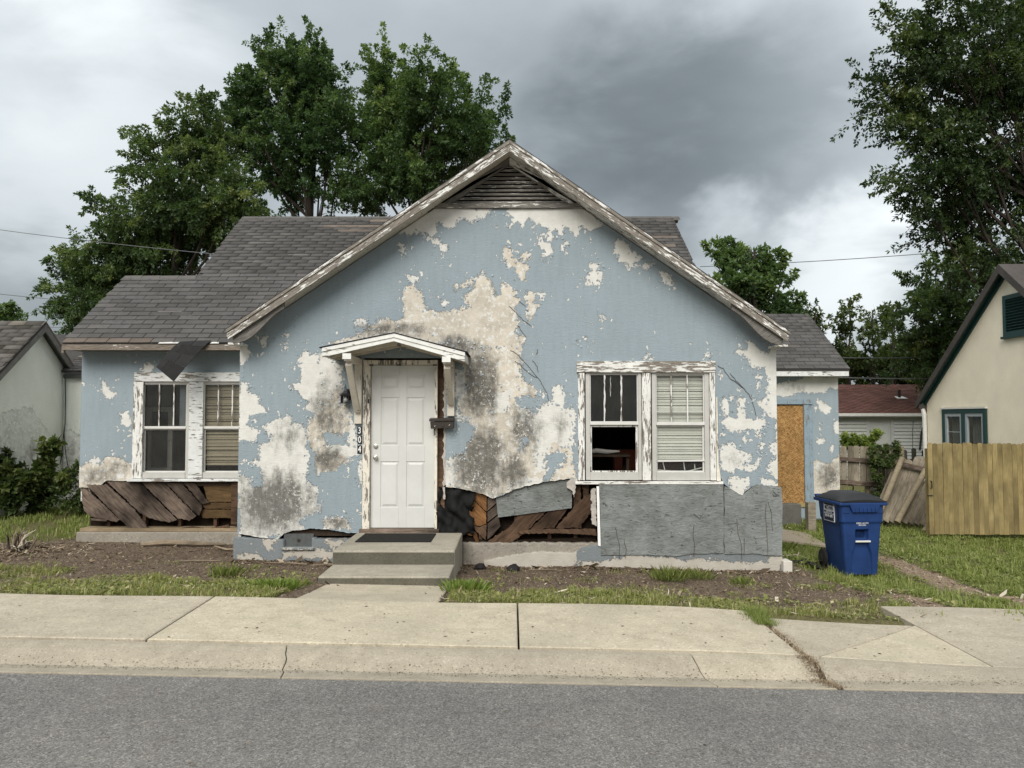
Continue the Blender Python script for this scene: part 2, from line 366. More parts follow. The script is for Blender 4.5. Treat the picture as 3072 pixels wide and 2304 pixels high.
concrete('sidewalk', (0.435, 0.385, 0.30), stain=0.38, dark=(0.15, 0.135, 0.11)); concrete('kerb', (0.37, 0.328, 0.255), 110, 0.2, agg=0.25)
concrete('steps', (0.34, 0.31, 0.255), 90, 0.45, (0.09, 0.085, 0.07)); concrete('steps_mould', (0.115, 0.108, 0.084), 90, 0.7, (0.045, 0.045, 0.034)); concrete('footing', (0.27, 0.245, 0.21), 60, 0.5, (0.10, 0.09, 0.075)); concrete('block', (0.12, 0.115, 0.105), 60, 0.4)
def asphalt():
    k = S('asphalt', 0.88, 0.3); P = k.co()
    a = k.N('ShaderNodeSeparateColor'); k.put(a.inputs[0], k.vor(170, P, out=1)); a2 = k.N('ShaderNodeSeparateColor'); k.put(a2.inputs[0], k.vor(84, P, out=1))
    lo = k.noise(0.7, 6, 0.62, P); md = k.noise(9, 6, 0.7, P)
    c = k.ramp(k.math('ADD', k.math('MULTIPLY', a.outputs[0], 0.62), k.math('MULTIPLY', a2.outputs[1], 0.38)), [(0.08, (0.085, 0.081, 0.075)), (0.45, (0.165, 0.158, 0.147)), (0.72, (0.215, 0.206, 0.191)), (0.95, (0.34, 0.32, 0.29))])
    c = k.mul(c, k.ramp(lo, [(0.3, (0.84, 0.84, 0.85)), (0.7, (1.14, 1.13, 1.12))])); c = k.mul(c, k.ramp(md, [(0.3, (0.88,) * 3), (0.7, (1.1,) * 3)]))
    c = k.mix(k.math('MULTIPLY', k.step(k.noise(1.9, 5, 0.6, P), 0.60, 0.74), 0.22), c, (0.19, 0.155, 0.145))
    c = k.mul(c, k.ramp(k.noise(1.3, 5, 0.6, k.co((0.12, 1, 1))), [(0.3, (0.90, 0.90, 0.905)), (0.7, (1.08, 1.08, 1.07))])); c = k.mix(k.math('MULTIPLY', k.step(k.noise(2.6, 4, 0.55, P), 0.66, 0.74), 0.35), c, (0.07, 0.068, 0.065))
    k.base(c); k.bump(k.math('ADD', a.outputs[0], k.math('MULTIPLY', a2.outputs[1], 0.8)), 0.8, 0.005); MAT['asphalt'] = k.m
asphalt()
def soil():
    k = S('soil', 0.95, 0.1); P = k.co(); g = k.attr('gw')
    n = k.noise(26, 8, 0.72, P); lo = k.noise(1.6, 6, 0.65, P); v = k.vor(95, P, out=1); sp = k.N('ShaderNodeSeparateColor'); k.put(sp.inputs[0], v)
    d = k.ramp(k.math('ADD', k.math('MULTIPLY', n, 0.7), k.math('MULTIPLY', lo, 0.3)), [(0.30, (0.055, 0.039, 0.028)), (0.52, (0.15, 0.112, 0.08)), (0.72, (0.28, 0.22, 0.162))])
    d = k.mix(k.step(sp.outputs[0], 0.93, 0.96), d, (0.36, 0.31, 0.25))
    tr = k.attr('tr'); trk = k.ramp(k.math('ADD', k.math('MULTIPLY', n, 0.5), k.math('MULTIPLY', sp.outputs[1], 0.5)), [(0.25, (0.13, 0.095, 0.065)), (0.75, (0.38, 0.29, 0.205))])
    d = k.mix(k.step(k.math('ADD', tr, k.math('MULTIPLY', k.math('SUBTRACT', n, 0.5), 0.9)), 0.4, 0.62), d, trk)
    gc = k.ramp(k.noise(40, 6, 0.7, P), [(0.3, (0.065, 0.06, 0.026)), (0.7, (0.185, 0.17, 0.08))])
    k.base(k.mix(k.step(k.math('ADD', g, k.math('MULTIPLY', k.math('SUBTRACT', n, 0.5), 1.0)), 0.35, 0.65), d, gc))
    k.bump(n, 0.9, 0.03); MAT['soil'] = k.m
soil()
def leaf(name, stops, trans=0.35, rough=0.5):
    k = S(name, rough, 0.3); c = k.ramp(k.attr('lv'), stops); k.base(c)
    t = k.N('ShaderNodeBsdfTranslucent'); k.put(t.inputs[0], k.mul(c, (1.25, 1.35, 0.7)))
    mx = k.N('ShaderNodeMixShader'); mx.inputs[0].default_value = trans
    k.nt.links.new(k.b.outputs[0], mx.inputs[1]); k.nt.links.new(t.outputs[0], mx.inputs[2]); k.nt.links.new(mx.outputs[0], k.o.inputs[0]); MAT[name] = k.m
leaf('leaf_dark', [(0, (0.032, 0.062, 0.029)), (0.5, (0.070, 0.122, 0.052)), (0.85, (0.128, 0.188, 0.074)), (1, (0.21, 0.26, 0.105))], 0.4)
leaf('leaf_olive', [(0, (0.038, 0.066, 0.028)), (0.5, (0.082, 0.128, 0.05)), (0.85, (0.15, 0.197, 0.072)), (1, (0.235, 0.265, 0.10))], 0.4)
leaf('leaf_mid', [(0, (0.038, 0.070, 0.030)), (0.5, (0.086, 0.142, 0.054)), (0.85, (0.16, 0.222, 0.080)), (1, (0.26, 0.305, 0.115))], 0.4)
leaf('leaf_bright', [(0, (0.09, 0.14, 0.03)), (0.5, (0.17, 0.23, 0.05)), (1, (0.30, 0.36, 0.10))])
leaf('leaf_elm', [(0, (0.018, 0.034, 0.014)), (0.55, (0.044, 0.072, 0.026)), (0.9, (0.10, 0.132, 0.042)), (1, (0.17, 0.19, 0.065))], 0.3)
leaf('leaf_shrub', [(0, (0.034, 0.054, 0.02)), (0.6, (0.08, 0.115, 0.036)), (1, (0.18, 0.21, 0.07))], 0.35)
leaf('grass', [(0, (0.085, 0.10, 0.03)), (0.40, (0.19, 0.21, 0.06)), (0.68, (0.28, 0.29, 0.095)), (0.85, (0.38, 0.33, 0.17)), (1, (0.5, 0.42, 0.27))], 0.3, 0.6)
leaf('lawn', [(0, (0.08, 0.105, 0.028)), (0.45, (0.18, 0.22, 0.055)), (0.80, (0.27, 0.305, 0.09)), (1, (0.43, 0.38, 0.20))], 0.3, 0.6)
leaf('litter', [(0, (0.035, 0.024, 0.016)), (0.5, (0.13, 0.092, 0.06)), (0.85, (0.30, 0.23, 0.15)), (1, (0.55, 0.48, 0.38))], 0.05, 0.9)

plain('flake_paint', (0.36, 0.40, 0.42), 0.8, 0.3, 14); plain('white_door', (0.58, 0.58, 0.555), 0.45, 0.10, 2.6, 0.4); plain('white_block', (0.55, 0.52, 0.46), 0.9, 0.15, 20)
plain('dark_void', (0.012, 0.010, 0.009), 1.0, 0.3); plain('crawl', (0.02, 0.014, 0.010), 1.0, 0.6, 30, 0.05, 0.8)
plain('aluminium', (0.48, 0.47, 0.44), 0.5, 0.1, 8, 0.4, 0.0, 0.15); plain('white_alu', (0.60, 0.59, 0.56), 0.5, 0.1, 8); plain('black_metal', (0.012, 0.012, 0.013), 0.45, 0.2, 10, 0.4)
plain('brown_metal', (0.030, 0.022, 0.017), 0.5, 0.35, 25, 0.35); plain('chrome', (0.55, 0.53, 0.48), 0.3, 0.1, 10, 0.5, 0.0, 0.9); plain('black_plate', (0.015, 0.016, 0.02), 0.5, 0.1); plain('white_paint', (0.78, 0.78, 0.76), 0.6, 0.04)
plain('bin_blue', (0.010, 0.036, 0.13), 0.55, 0.38, 4, 0.3); plain('bin_black', (0.014, 0.014, 0.015), 0.5, 0.2, 6, 0.35); plain('rubber', (0.012, 0.012, 0.012), 0.8, 0.2); plain('sticker', (0.55, 0.56, 0.58), 0.6, 0.05); plain('sticker_dark', (0.018, 0.022, 0.04), 0.6, 0.05)
plain('blind', (0.52, 0.51, 0.46), 0.6, 0.1, 5); plain('blind_brown', (0.21, 0.175, 0.12), 0.6, 0.15, 5); plain('curtain', (0.11, 0.12, 0.13), 0.9, 0.3, 6)
plain('tarp', (0.016, 0.016, 0.016), 0.9, 0.5, 9, 0.1, 0.9); plain('mat_rubber', (0.022, 0.021, 0.019), 0.9, 0.4, 40, 0.1, 0.8); plain('mat_tan', (0.30, 0.25, 0.19), 0.95, 0.2, 60, 0.1, 0.5); plain('plaster_rim', (0.42, 0.39, 0.35), 0.95, 0.35, 30, 0.1, 0.9)
plain('siding', (0.42, 0.43, 0.40), 0.7, 0.08, 3); plain('siding_trim', (0.40, 0.41, 0.39), 0.7, 0.08, 3); plain('green_trim', (0.012, 0.045, 0.042), 0.5, 0.2, 8, 0.3); plain('grey_trim', (0.33, 0.36, 0.37), 0.5, 0.1); plain('gutter_white', (0.62, 0.61, 0.57), 0.6, 0.1)
plain('soffit_dark', (0.055, 0.06, 0.055), 0.9, 0.4, 8); plain('barge_grey', (0.16, 0.15, 0.14), 0.8, 0.35, 10); plain('wire', (0.12, 0.12, 0.125), 0.6, 0.05); plain('vent_metal', (0.085, 0.09, 0.088), 0.6, 0.3, 18); plain('pale_stick', (0.45, 0.40, 0.32), 0.9, 0.2, 10); plain('char', (0.02, 0.018, 0.018), 0.9, 0.6, 20); plain('vine', (0.085, 0.066, 0.052), 0.9, 0.3)
plain('bulb', (0.34, 0.34, 0.32), 0.25, 0.05, 5, 0.5); plain('couch_red', (0.10, 0.028, 0.018), 0.9, 0.3, 6); plain('stuff_white', (0.5, 0.48, 0.45), 0.9, 0.1)
def glass():
    k = S('glass'); nt = k.nt
    tr = k.N('ShaderNodeBsdfTransparent'); tr.inputs[0].default_value = (0.96, 0.97, 0.96, 1)
    gl = k.N('ShaderNodeBsdfGlossy'); gl.inputs['Roughness'].default_value = 0.03
    fr = k.N('ShaderNodeFresnel'); fr.inputs[0].default_value = 1.5; bk = k.N('ShaderNodeNewGeometry').outputs['Backfacing']; ff = k.math('MULTIPLY', fr.outputs[0], k.math('SUBTRACT', 1.0, bk))
    bp = k.N('ShaderNodeBump'); bp.inputs['Strength'].default_value = 0.05; k.put(bp.inputs['Height'], k.noise(2.5, 2, 0.5)); k.put(gl.inputs['Normal'], bp.outputs[0])
    df = k.N('ShaderNodeBsdfDiffuse'); df.inputs[0].default_value = (0.4, 0.4, 0.37, 1)
    m1 = k.N('ShaderNodeMixShader'); k.put(m1.inputs[0], ff); nt.links.new(tr.outputs[0], m1.inputs[1]); nt.links.new(gl.outputs[0], m1.inputs[2])
    m2 = k.N('ShaderNodeMixShader'); k.put(m2.inputs[0], k.math('MULTIPLY', k.noise(4, 6, 0.7), 0.05)); nt.links.new(m1.outputs[0], m2.inputs[1]); nt.links.new(df.outputs[0], m2.inputs[2])
    nt.links.new(m2.outputs[0], k.o.inputs[0]); MAT['glass'] = k.m
glass()
# ------------------------------------------------------------------ ground
def sst(x, a, b):
    t = np.clip((np.asarray(x, dtype=float) - a) / (b - a), 0, 1); return t * t * (3 - 2 * t)
_lat = np.random.default_rng(3).random((64, 64))
def vnoise(x, y, sc, off=0):
    x = np.asarray(x, dtype=float) * sc + off * 7.3; y = np.asarray(y, dtype=float) * sc + off * 3.1
    xi, yi = np.floor(x).astype(int), np.floor(y).astype(int); fx, fy = x - xi, y - yi
    fx, fy = fx * fx * (3 - 2 * fx), fy * fy * (3 - 2 * fy)
    g = lambda a, b: _lat[a % 64, b % 64]
    return (g(xi, yi) * (1 - fx) + g(xi + 1, yi) * fx) * (1 - fy) + (g(xi, yi + 1) * (1 - fx) + g(xi + 1, yi + 1) * fx) * fy
def grade(x): return -0.02 * np.clip(x, -9.0, 9.0)
KERB_Y0, KERB_Y1, WALK_Y1, DRIVE_Y1 = 4.75, 5.2, 6.4, 6.82
def walk_z(x): return grade(x) + 0.09 - 0.07 * sst(x, 1.2, 3.4)
def terrain(x, y):
    x = np.asarray(x, dtype=float); y = np.asarray(y, dtype=float)
    t = np.clip((y - WALK_Y1) / 3.0, 0, 1)
    z = walk_z(x) - 0.02 - 0.285 * t * (1.2 - 0.2 * t) * (1 - 0.25 * sst(x, 1.2, 3.4))
    z = z - 0.03 * ((x > -1.81) & (x < -0.64) & (y < 7.7))
    z = z - 0.13 * sst(x, 3.3, 4.6) * sst(y, 7.2, 10.0) - 0.10 * sst(x, 5.0, 8.0) * sst(y, 10, 14)
    amp = sst(y, 6.5, 7.2)
    z = z + amp * (0.035 * (vnoise(x, y, 0.9) - 0.5) + 0.02 * (vnoise(x, y, 3.1, 1) - 0.5))
    z = np.where(y < WALK_Y1, grade(x) - 0.12, z)
    z = z - 0.5 * sst(y, 22, 60)
    return z
def tz(x, y): return float(terrain(x, y))
def tracks(x, y):                                   # the two bare wheel tracks of the side drive
    a = np.exp(-((x - (3.95 + 0.10 * (y - 7.5))) / 0.26) ** 2) * sst(y, 6.0, 6.9) * (1 - sst(y, 7.9, 8.6))
    b = np.exp(-((x - (5.05 + 0.22 * (y - 7.5) - 0.03 * (y - 7.5) ** 2)) / 0.26) ** 2) * sst(y, 6.0, 6.9) * (1 - sst(y, 11.2, 12.6))
    c = np.exp(-((x - 4.0) / 0.5) ** 2 - ((y - 13.4) / 0.8) ** 2)
    return np.maximum(np.maximum(a, b), c)
def grassw(x, y):
    x = np.asarray(x, dtype=float); y = np.asarray(y, dtype=float)
    n = vnoise(x, y, 1.3, 2) * 0.6 + vnoise(x, y, 4.0, 4) * 0.4
    n2 = vnoise(x, y, 9.0, 6); edge = 7.4 + 1.5 * (n - 0.5) + 0.9 * (n2 - 0.5) + 0.25 * np.exp(-((x + 2.7) / 0.8) ** 2) + 0.15 * np.exp(-((x + 5.3) / 1.2) ** 2)
    edge = edge + 0.9 * sst(-x, 2.9, 4.6) * (n + 0.25)
    w = 1 - sst(y, edge - 0.35, edge + 0.45)
    w = w * (0.66 + 0.9 * (n - 0.32))
    right = sst(x, 3.45 + 0.5 * (n - 0.5), 4.0) * (1.05 + 0.5 * (n - 0.5))
    left = sst(-x, 5.2, 6.6) * sst(y + 1.2 * (n - 0.5), 10.3, 11.3) * 1.1
    far = sst(y, 15.5, 17)
    w = np.maximum(w, 0.30 * sst(vnoise(x, y, 2.2, 8) * 0.6 + n2 * 0.4, 0.56, 0.75))
    w = np.maximum(np.maximum(w, right), np.maximum(left, far))
    w = w * (1 - np.clip(tracks(x, y) * 1.25, 0, 1))
    w = np.where((x > -2.02) & (x < -0.55) & (y < 9.7) & (y > 6.3), 0, w)
    return np.clip(w, 0, 1)
def axis_vals(lo, flo, fhi, hi, step):
    a = [flo]; s = step
    while a[0] > lo: s *= 1.35; a.insert(0, a[0] - s)
    a += list(np.arange(flo + step, fhi, step)); s = step
    while a[-1] < hi: s *= 1.35; a.append(a[-1] + s)
    return np.array(a)
def grid_faces(nx, ny):
    i = (np.arange(nx - 1)[:, None] * ny + np.arange(ny - 1)[None, :]).ravel()
    return np.stack([i, i + ny, i + ny + 1, i + 1], 1)
gx, gy = axis_vals(-400, -10, 11, 400, 0.11), axis_vals(-400, 6.2, 16, 500, 0.11)
GX, GY = np.meshgrid(gx, gy, indexing='ij'); X, Y = GX.ravel(), GY.ravel()
Z = terrain(X, Y)
ground = mesh_obj('ground', np_mesh('ground', np.stack([X, Y, Z], 1), grid_faces(len(gx), len(gy)), {'gw': grassw(X, Y), 'tr': tracks(X, Y)}, True), MAT['soil'])
tag(ground, kind='structure')

rx = axis_vals(-300, -9.5, 9.5, 300, 0.5); ry = np.array([-120, -30, -8, -2, 0, 2, 3.5, 4.4, 4.72, KERB_Y0 + 0.012])
RX, RY = np.meshgrid(rx, ry, indexing='ij'); X, Y = RX.ravel(), RY.ravel()
edge = (np.abs(Y - ry[-1]) < 1e-6) * (np.random.default_rng(5).random(len(X)) - 0.5) * 0.012
road = mesh_obj('road', np_mesh('road', np.stack([X, Y + edge, grade(X) + 0.006 + 0.05 * sst(-Y, -4.7, 0)], 1), grid_faces(len(rx), len(ry)), smooth=True), MAT['asphalt'])
tag(road, kind='structure')

def slab(name, outline_lo, outline_hi, y0, y1, zf, m, parent, rows=None, t=0.10, cham=0.008, step=0.2):
    """one cast slab between two end lines x = lo(y), hi(y): chamfered top, skirt all round"""
    ys = sorted(set([y0, y0 + cham, y1 - cham, y1] + [y for y in (rows or []) if y0 + 2 * cham < y < y1 - 2 * cham] + list(np.arange(y0 + 0.15, y1 - 0.1, 0.15))))
    n = max(4, int((outline_hi(y0) - outline_lo(y0)) / step)); V = []
    ss = [0.0] + list(np.linspace(0, 1, n)) + [1.0]
    for i, s_ in enumerate(ss):
        for j, y in enumerate(ys):
            lo, hi = outline_lo(y), outline_hi(y)
            x = lo + (hi - lo) * s_
            if i == 1: x += cham
            if i == n: x -= cham
            drop = cham * 0.7 if (i in (0, n + 1) or j in (0, len(ys) - 1)) else 0.0
            V.append((x, y, float(zf(x, y)) - drop))
    nx, ny = n + 2, len(ys); F = [tuple(q) for q in grid_faces(nx, ny)]
    ring = [i * ny for i in range(nx)] + [(nx - 1) * ny + j for j in range(1, ny)] + [i * ny + ny - 1 for i in range(nx - 2, -1, -1)] + [j for j in range(ny - 2, 0, -1)]
    b = len(V); V += [(V[i][0], V[i][1], V[i][2] - t) for i in ring]; r = len(ring)
    F += [(ring[(k + 1) % r], ring[k], b + k, b + (k + 1) % r) for k in range(r)]
    me = bpy.data.meshes.new(name); me.from_pydata(V, [], F); me.update()
    return mesh_obj(name, me, m, parent)
def const(x): return lambda y: x
sw = MB().box(-60, 60, KERB_Y1 + 0.05, WALK_Y1 - 0.05, -1.6, -1.5).build('sidewalk', MAT['footing']); tag(sw, kind='structure')
def walk_f(x, y): return walk_z(x) + 0.006 * (y - 5.2) + 0.006 * math.sin(x * 2.1) * (y - 5.2)
G = 0.007
def diag(y): return 2.03 + (3.19 - 2.03) * (y - KERB_Y1) / (WALK_Y1 - 0.2 - KERB_Y1)
joints = [-14.5, -12.1, -9.7, -7.3, -4.9, -2.45, 0.045]
for a, b in zip(joints[:-1], joints[1:]): slab('slab', const(a + G), const(b - G), KERB_Y1 + 0.022, WALK_Y1, walk_f, MAT['sidewalk'], sw)
slab('slab', const(0.045 + G), const(1.94), KERB_Y1 + 0.022, WALK_Y1, walk_f, MAT['sidewalk'], sw)
slab('slab', const(1.985), lambda y: max(diag(y) - G, 1.995), KERB_Y1 + 0.012, WALK_Y1 - 0.2, walk_f, MAT['sidewalk'], sw)
slab('slab', lambda y: max(diag(y) + G, 2.04), const(3.22 - G), KERB_Y1 + 0.022, WALK_Y1 - 0.2, walk_f, MAT['sidewalk'], sw)
slab('slab', const(3.22 + G), const(6.2), KERB_Y1 + 0.022, DRIVE_Y1, walk_f, MAT['sidewalk'], sw)
slab('slab', const(6.2 + G), const(8.6), KERB_Y1 + 0.022, WALK_Y1, walk_f, MAT['sidewalk'], sw)
slab('slab', const(8.6 + G), const(11.0), KERB_Y1 + 0.022, WALK_Y1, walk_f, MAT['sidewalk'], sw)
# entry walk from the sidewalk to the steps
slab('entry_walk_slab', const(-1.83), const(-0.62), WALK_Y1 + 0.006, 7.72, lambda x, y: walk_z(x) - 0.012 - 0.285 * (y - 6.4) / 3.0 * (1.2 - 0.2 * (y - 6.4) / 3.0), MAT['sidewalk'], sw)

prof = [(KERB_Y0, 0.004), (4.94, -0.020), (4.965, -0.022), (5.02, 0.010), (5.09, 0.044), (5.15, 0.062), (KERB_Y1, 0.066)]
def kerb_f(x, y):
    z = np.interp(y, [p[0] for p in prof], [p[1] for p in prof]); k = float(sst(x, 1.6, 3.4))
    return float(grade(x)) + 0.012 + z * (1 - k) + k * (z * 0.2)
kb = MB().box(-60, 60, KERB_Y0 + 0.05, KERB_Y1 - 0.05, -1.75, -1.65).build('kerb', MAT['footing']); tag(kb, kind='structure')
_j = np.random.default_rng(11)
def crack(x0, x1, amp):
    ys = np.linspace(KERB_Y0 - 0.02, KERB_Y1 + 0.02, 14); off = (_j.random(14) - 0.5) * amp
    return lambda y: float(np.interp(y, ys, off) + x0 + (x1 - x0) * (y - KERB_Y0) / (KERB_Y1 - KERB_Y0))
kj = [const(-14), const(-9.6), const(-5.4), crack(-1.40, -1.50, 0.03), crack(1.25, 1.18, 0.03), crack(2.0, 1.97, 0.05), crack(3.62, 3.45, 0.02), const(7.6), const(11)]
for i, (a, b) in enumerate(zip(kj[:-1], kj[1:])):
    g = 0.022 if i == 4 else 0.0035; g2 = 0.022 if i == 5 else 0.0035
    slab('kerb_segment', (lambda y, a=a, g2=g2: a(y) + g2), (lambda y, b=b, g=g: b(y) - g), KERB_Y0, KERB_Y1, kerb_f, MAT['kerb'], kb, rows=[p[0] for p in prof], t=0.12, cham=0.004)

# ------------------------------------------------------------------ entry steps
st = thing('entry_steps', 'two worn stained concrete steps with landing below the white front door', 'steps', (-1.27, 8.6, tz(-1.27, 8.6)))
MB().box(-1.925, -0.62, 7.712, 8.36, -0.35, 0.045).build('lower_step', MAT['steps'], st, bevel=0.014)
MB().box(-1.918, -0.627, 7.70, 7.7115, -0.35, 0.028).build('riser', MAT['steps_mould'], st, bevel=0.003)
MB().box(-1.922, -0.623, 8.328, 8.3395, 0.046, 0.172).build('riser', MAT['steps_mould'], st, bevel=0.003)
MB().box(-1.93, -0.615, 8.34, 9.62, -0.36, 0.192).build('landing', MAT['steps'], st, bevel=0.016)
dm = thing('doormat', 'dark worn rubber doormat lying on the top concrete landing', 'doormat', (-1.35, 9.1, 0.192))
MB().box(-1.80, -0.93, 8.88, 9.50, 0.1925, 0.204).build('rubber_mat', MAT['mat_rubber'], dm, bevel=0.004)
# ------------------------------------------------------------------ the blue house
YF, YL, YR = 9.66, 10.8, 15.5                        # front gable wall, left wing wall, rear right wing wall
house = thing('stucco_house', 'derelict pale blue stucco cottage with peeling paint and rotted lower walls', 'house', (0, 11.5, -0.2))
CROPS = {'c1': (0, 1000, .4822), 'c2': (650, 900, .5424), 'c3': (1250, 1050, .452), 'c4': (1650, 1050, .452), 'c5': (1280, 1400, .2486), 'c6': (1050, 380, .4973),
         'c7': (1700, 1060, .2532), 'c8': (930, 1000, .2713), 'cl': (200, 1350, .24864), 'cr': (2272, 1000, .5125), 'cf': (2500, 1280, .2050), 'cb': (2000, 650, .3617), 's': (0, 0, 1), 'v': (0, 0, 1.38879)}
def px(c, x, y):
    a, b, k = CROPS[c]; return a + x * k, b + y * k
def W(c, x, y, Y): return at(*px(c, x, y), Y)
def xz(c, pts, Y): return [(p.x, p.z) for p in (W(c, x, y, Y) for x, y in pts)]
def rect(c, x0, y0, x1, y1, Y):
    a, b = W(c, x0, y0, Y), W(c, x1, y1, Y); return a.x, b.x, b.z, a.z      # x0 x1 z0 z1
def sdf(P, polys):                                    # signed distance, + inside, of the union
    best = np.full(len(P), -9.0)
    for poly in polys:
        q = np.asarray(poly, float); n = len(q); ins = np.zeros(len(P), bool); dm = np.full(len(P), 1e9)
        for i in range(n):
            a, b = q[i], q[(i + 1) % n]; ab = b - a; ap = P - a
            t = np.clip((ap @ ab) / max(ab @ ab, 1e-12), 0, 1); d = ap - t[:, None] * ab
            dm = np.minimum(dm, (d * d).sum(1))
            c = (a[1] > P[:, 1]) != (b[1] > P[:, 1])
            with np.errstate(divide='ignore', invalid='ignore'):
                xi = a[0] + (P[:, 1] - a[1]) * (b[0] - a[0]) / (b[1] - a[1])
            ins ^= c & (P[:, 0] < xi)
        best = np.maximum(best, np.where(ins, 1, -1) * np.sqrt(dm))
    return best
def stucco_wall(name, parent, m, Y, x0, x1, bot, top, holes, white, tan, blue, grime, step=0.02, thick=0.05, plane=None):
    """wall skin in the plane y = Y with real openings, a ragged foot and thickness; wear fields as attributes"""
    hx = [v for h in holes for v in h[:2]]; hz = [v for h in holes for v in h[2:]]
    def axis(lo, hi, extra):
        a = list(np.arange(lo, hi, step)) + [hi]
        for e in extra:
            if lo < e < hi: a = [v for v in a if abs(v - e) > step * 0.45] + [e]
        return np.array(sorted(a))
    xs = axis(x0, x1, hx); zb = np.array([bot(x) for x in xs]); zt = np.array([top(x) for x in xs])
    zs = axis(zb.min(), zt.max(), hz); nx, nz = len(xs), len(zs)
    XX = np.repeat(xs[:, None], nz, 1); ZZ = np.clip(np.repeat(zs[None, :], nx, 0), zb[:, None], zt[:, None])
    F = grid_faces(nx, nz); P = np.stack([XX.ravel(), ZZ.ravel()], 1)
    c = P[F].mean(1); zz = P[F][:, :, 1]
    keep = (zz.max(1) - zz.min(1)) > 1e-5
    for h in holes: keep &= ~((c[:, 0] > h[0]) & (c[:, 0] < h[1]) & (c[:, 1] > h[2]) & (c[:, 1] < h[3]))
    F = F[keep]
    V = np.stack([P[:, 0], np.full(len(P), Y), P[:, 1]], 1)
    e = np.concatenate([F[:, [0, 1]], F[:, [1, 2]], F[:, [2, 3]], F[:, [3, 0]]])
    key = {}
    for a, b in e.tolist():
        k = (a, b) if a < b else (b, a); key[k] = None if k in key else (a, b)
    B = np.array([v for v in key.values() if v is not None])
    used = np.unique(B); mp = {int(u): len(V) + i for i, u in enumerate(used)}
    back = V[used].copy(); back[:, 1] += thick
    S_ = np.array([(b, a, mp[a], mp[b]) for a, b in B.tolist()])
    V = np.concatenate([V, back]); F = np.concatenate([F, S_])
    P2 = np.stack([V[:, 0], V[:, 2]], 1)
    pw, pt = sdf(P2, white), sdf(P2, tan)
    if blue: nb = -sdf(P2, blue); pw = np.minimum(pw, nb); pt = np.minimum(pt, nb)
    gr = np.zeros(len(P2))
    for (gx_, gz_, rx_, rz_, a) in grime: gr = np.maximum(gr, a * np.exp(-(((P2[:, 0] - gx_) / rx_) ** 2 + ((P2[:, 1] - gz_) / rz_) ** 2) ** 1.4))
    if plane is not None: V = plane(V)
    me = np_mesh(name, V, F, {'pw': pw, 'pt': pt, 'gr': gr}); me.validate()
    return mesh_obj(name, me, m, parent)

# ---- front gable wall
APX, APZ = -0.03, 5.03; LX, LZ, RXE, RZE = -3.46, 2.70, 3.36, 2.675
SL, SR = (APZ - LZ) / (APX - LX), (APZ - RZE) / (RXE - APX)
def roof_z(x): return APZ - (SL * (APX - x) if x < APX else SR * (x - APX))
WX0, WX1 = -3.425, 3.325
footp = [('s', 700, 1600), ('s', 780, 1611), ('s', 834, 1618), ('s', 852, 1600), ('s', 880, 1592), ('s', 930, 1586), ('s', 985, 1588), ('s', 1050, 1599), ('s', 1091, 1597), ('s', 1093, 1470), ('s', 1320, 1450), ('s', 1331, 1459), ('s', 1404, 1470), ('s', 1453, 1484), ('s', 1478, 1496), ('s', 1503, 1488),
         ('s', 1539, 1470), ('s', 1575, 1459), ('s', 1639, 1445), ('s', 1706, 1436), ('s', 1732, 1440), ('s', 1740, 1425), ('s', 2160, 1425), ('s', 2172, 1450), ('s', 2192, 1468), ('s', 2226, 1487), ('s', 2242, 1470), ('s', 2269, 1452), ('s', 2301, 1459), ('s', 2345, 1459)]
_f = sorted((W(c, x, y, YF).x, W(c, x, y, YF).z) for c, x, y in footp)
_jn = np.random.default_rng(21).random(400)
def rag(x, amp): return amp * (np.interp(x * 30 % 399, range(400), _jn) - 0.5) + amp * 0.6 * (np.interp(x * 75 % 399, range(400), _jn) - 0.5)
def foot_front(x): return float(np.interp(x, [p[0] for p in _f], [p[1] for p in _f]) + rag(x, 0.012))
VENT_Z = 4.27
def top_front(x): return min(roof_z(x) - 0.115, VENT_Z)
door_h = rect('s', 1092, 1074, 1332, 1640, YF); win_h = rect('c7', 150, 130, 1745, 1520, YF)
c6, c2, c3, c4 = [(lambda pts, c=c: xz(c, pts, YF)) for c in ('c6', 'c2', 'c3', 'c4')]
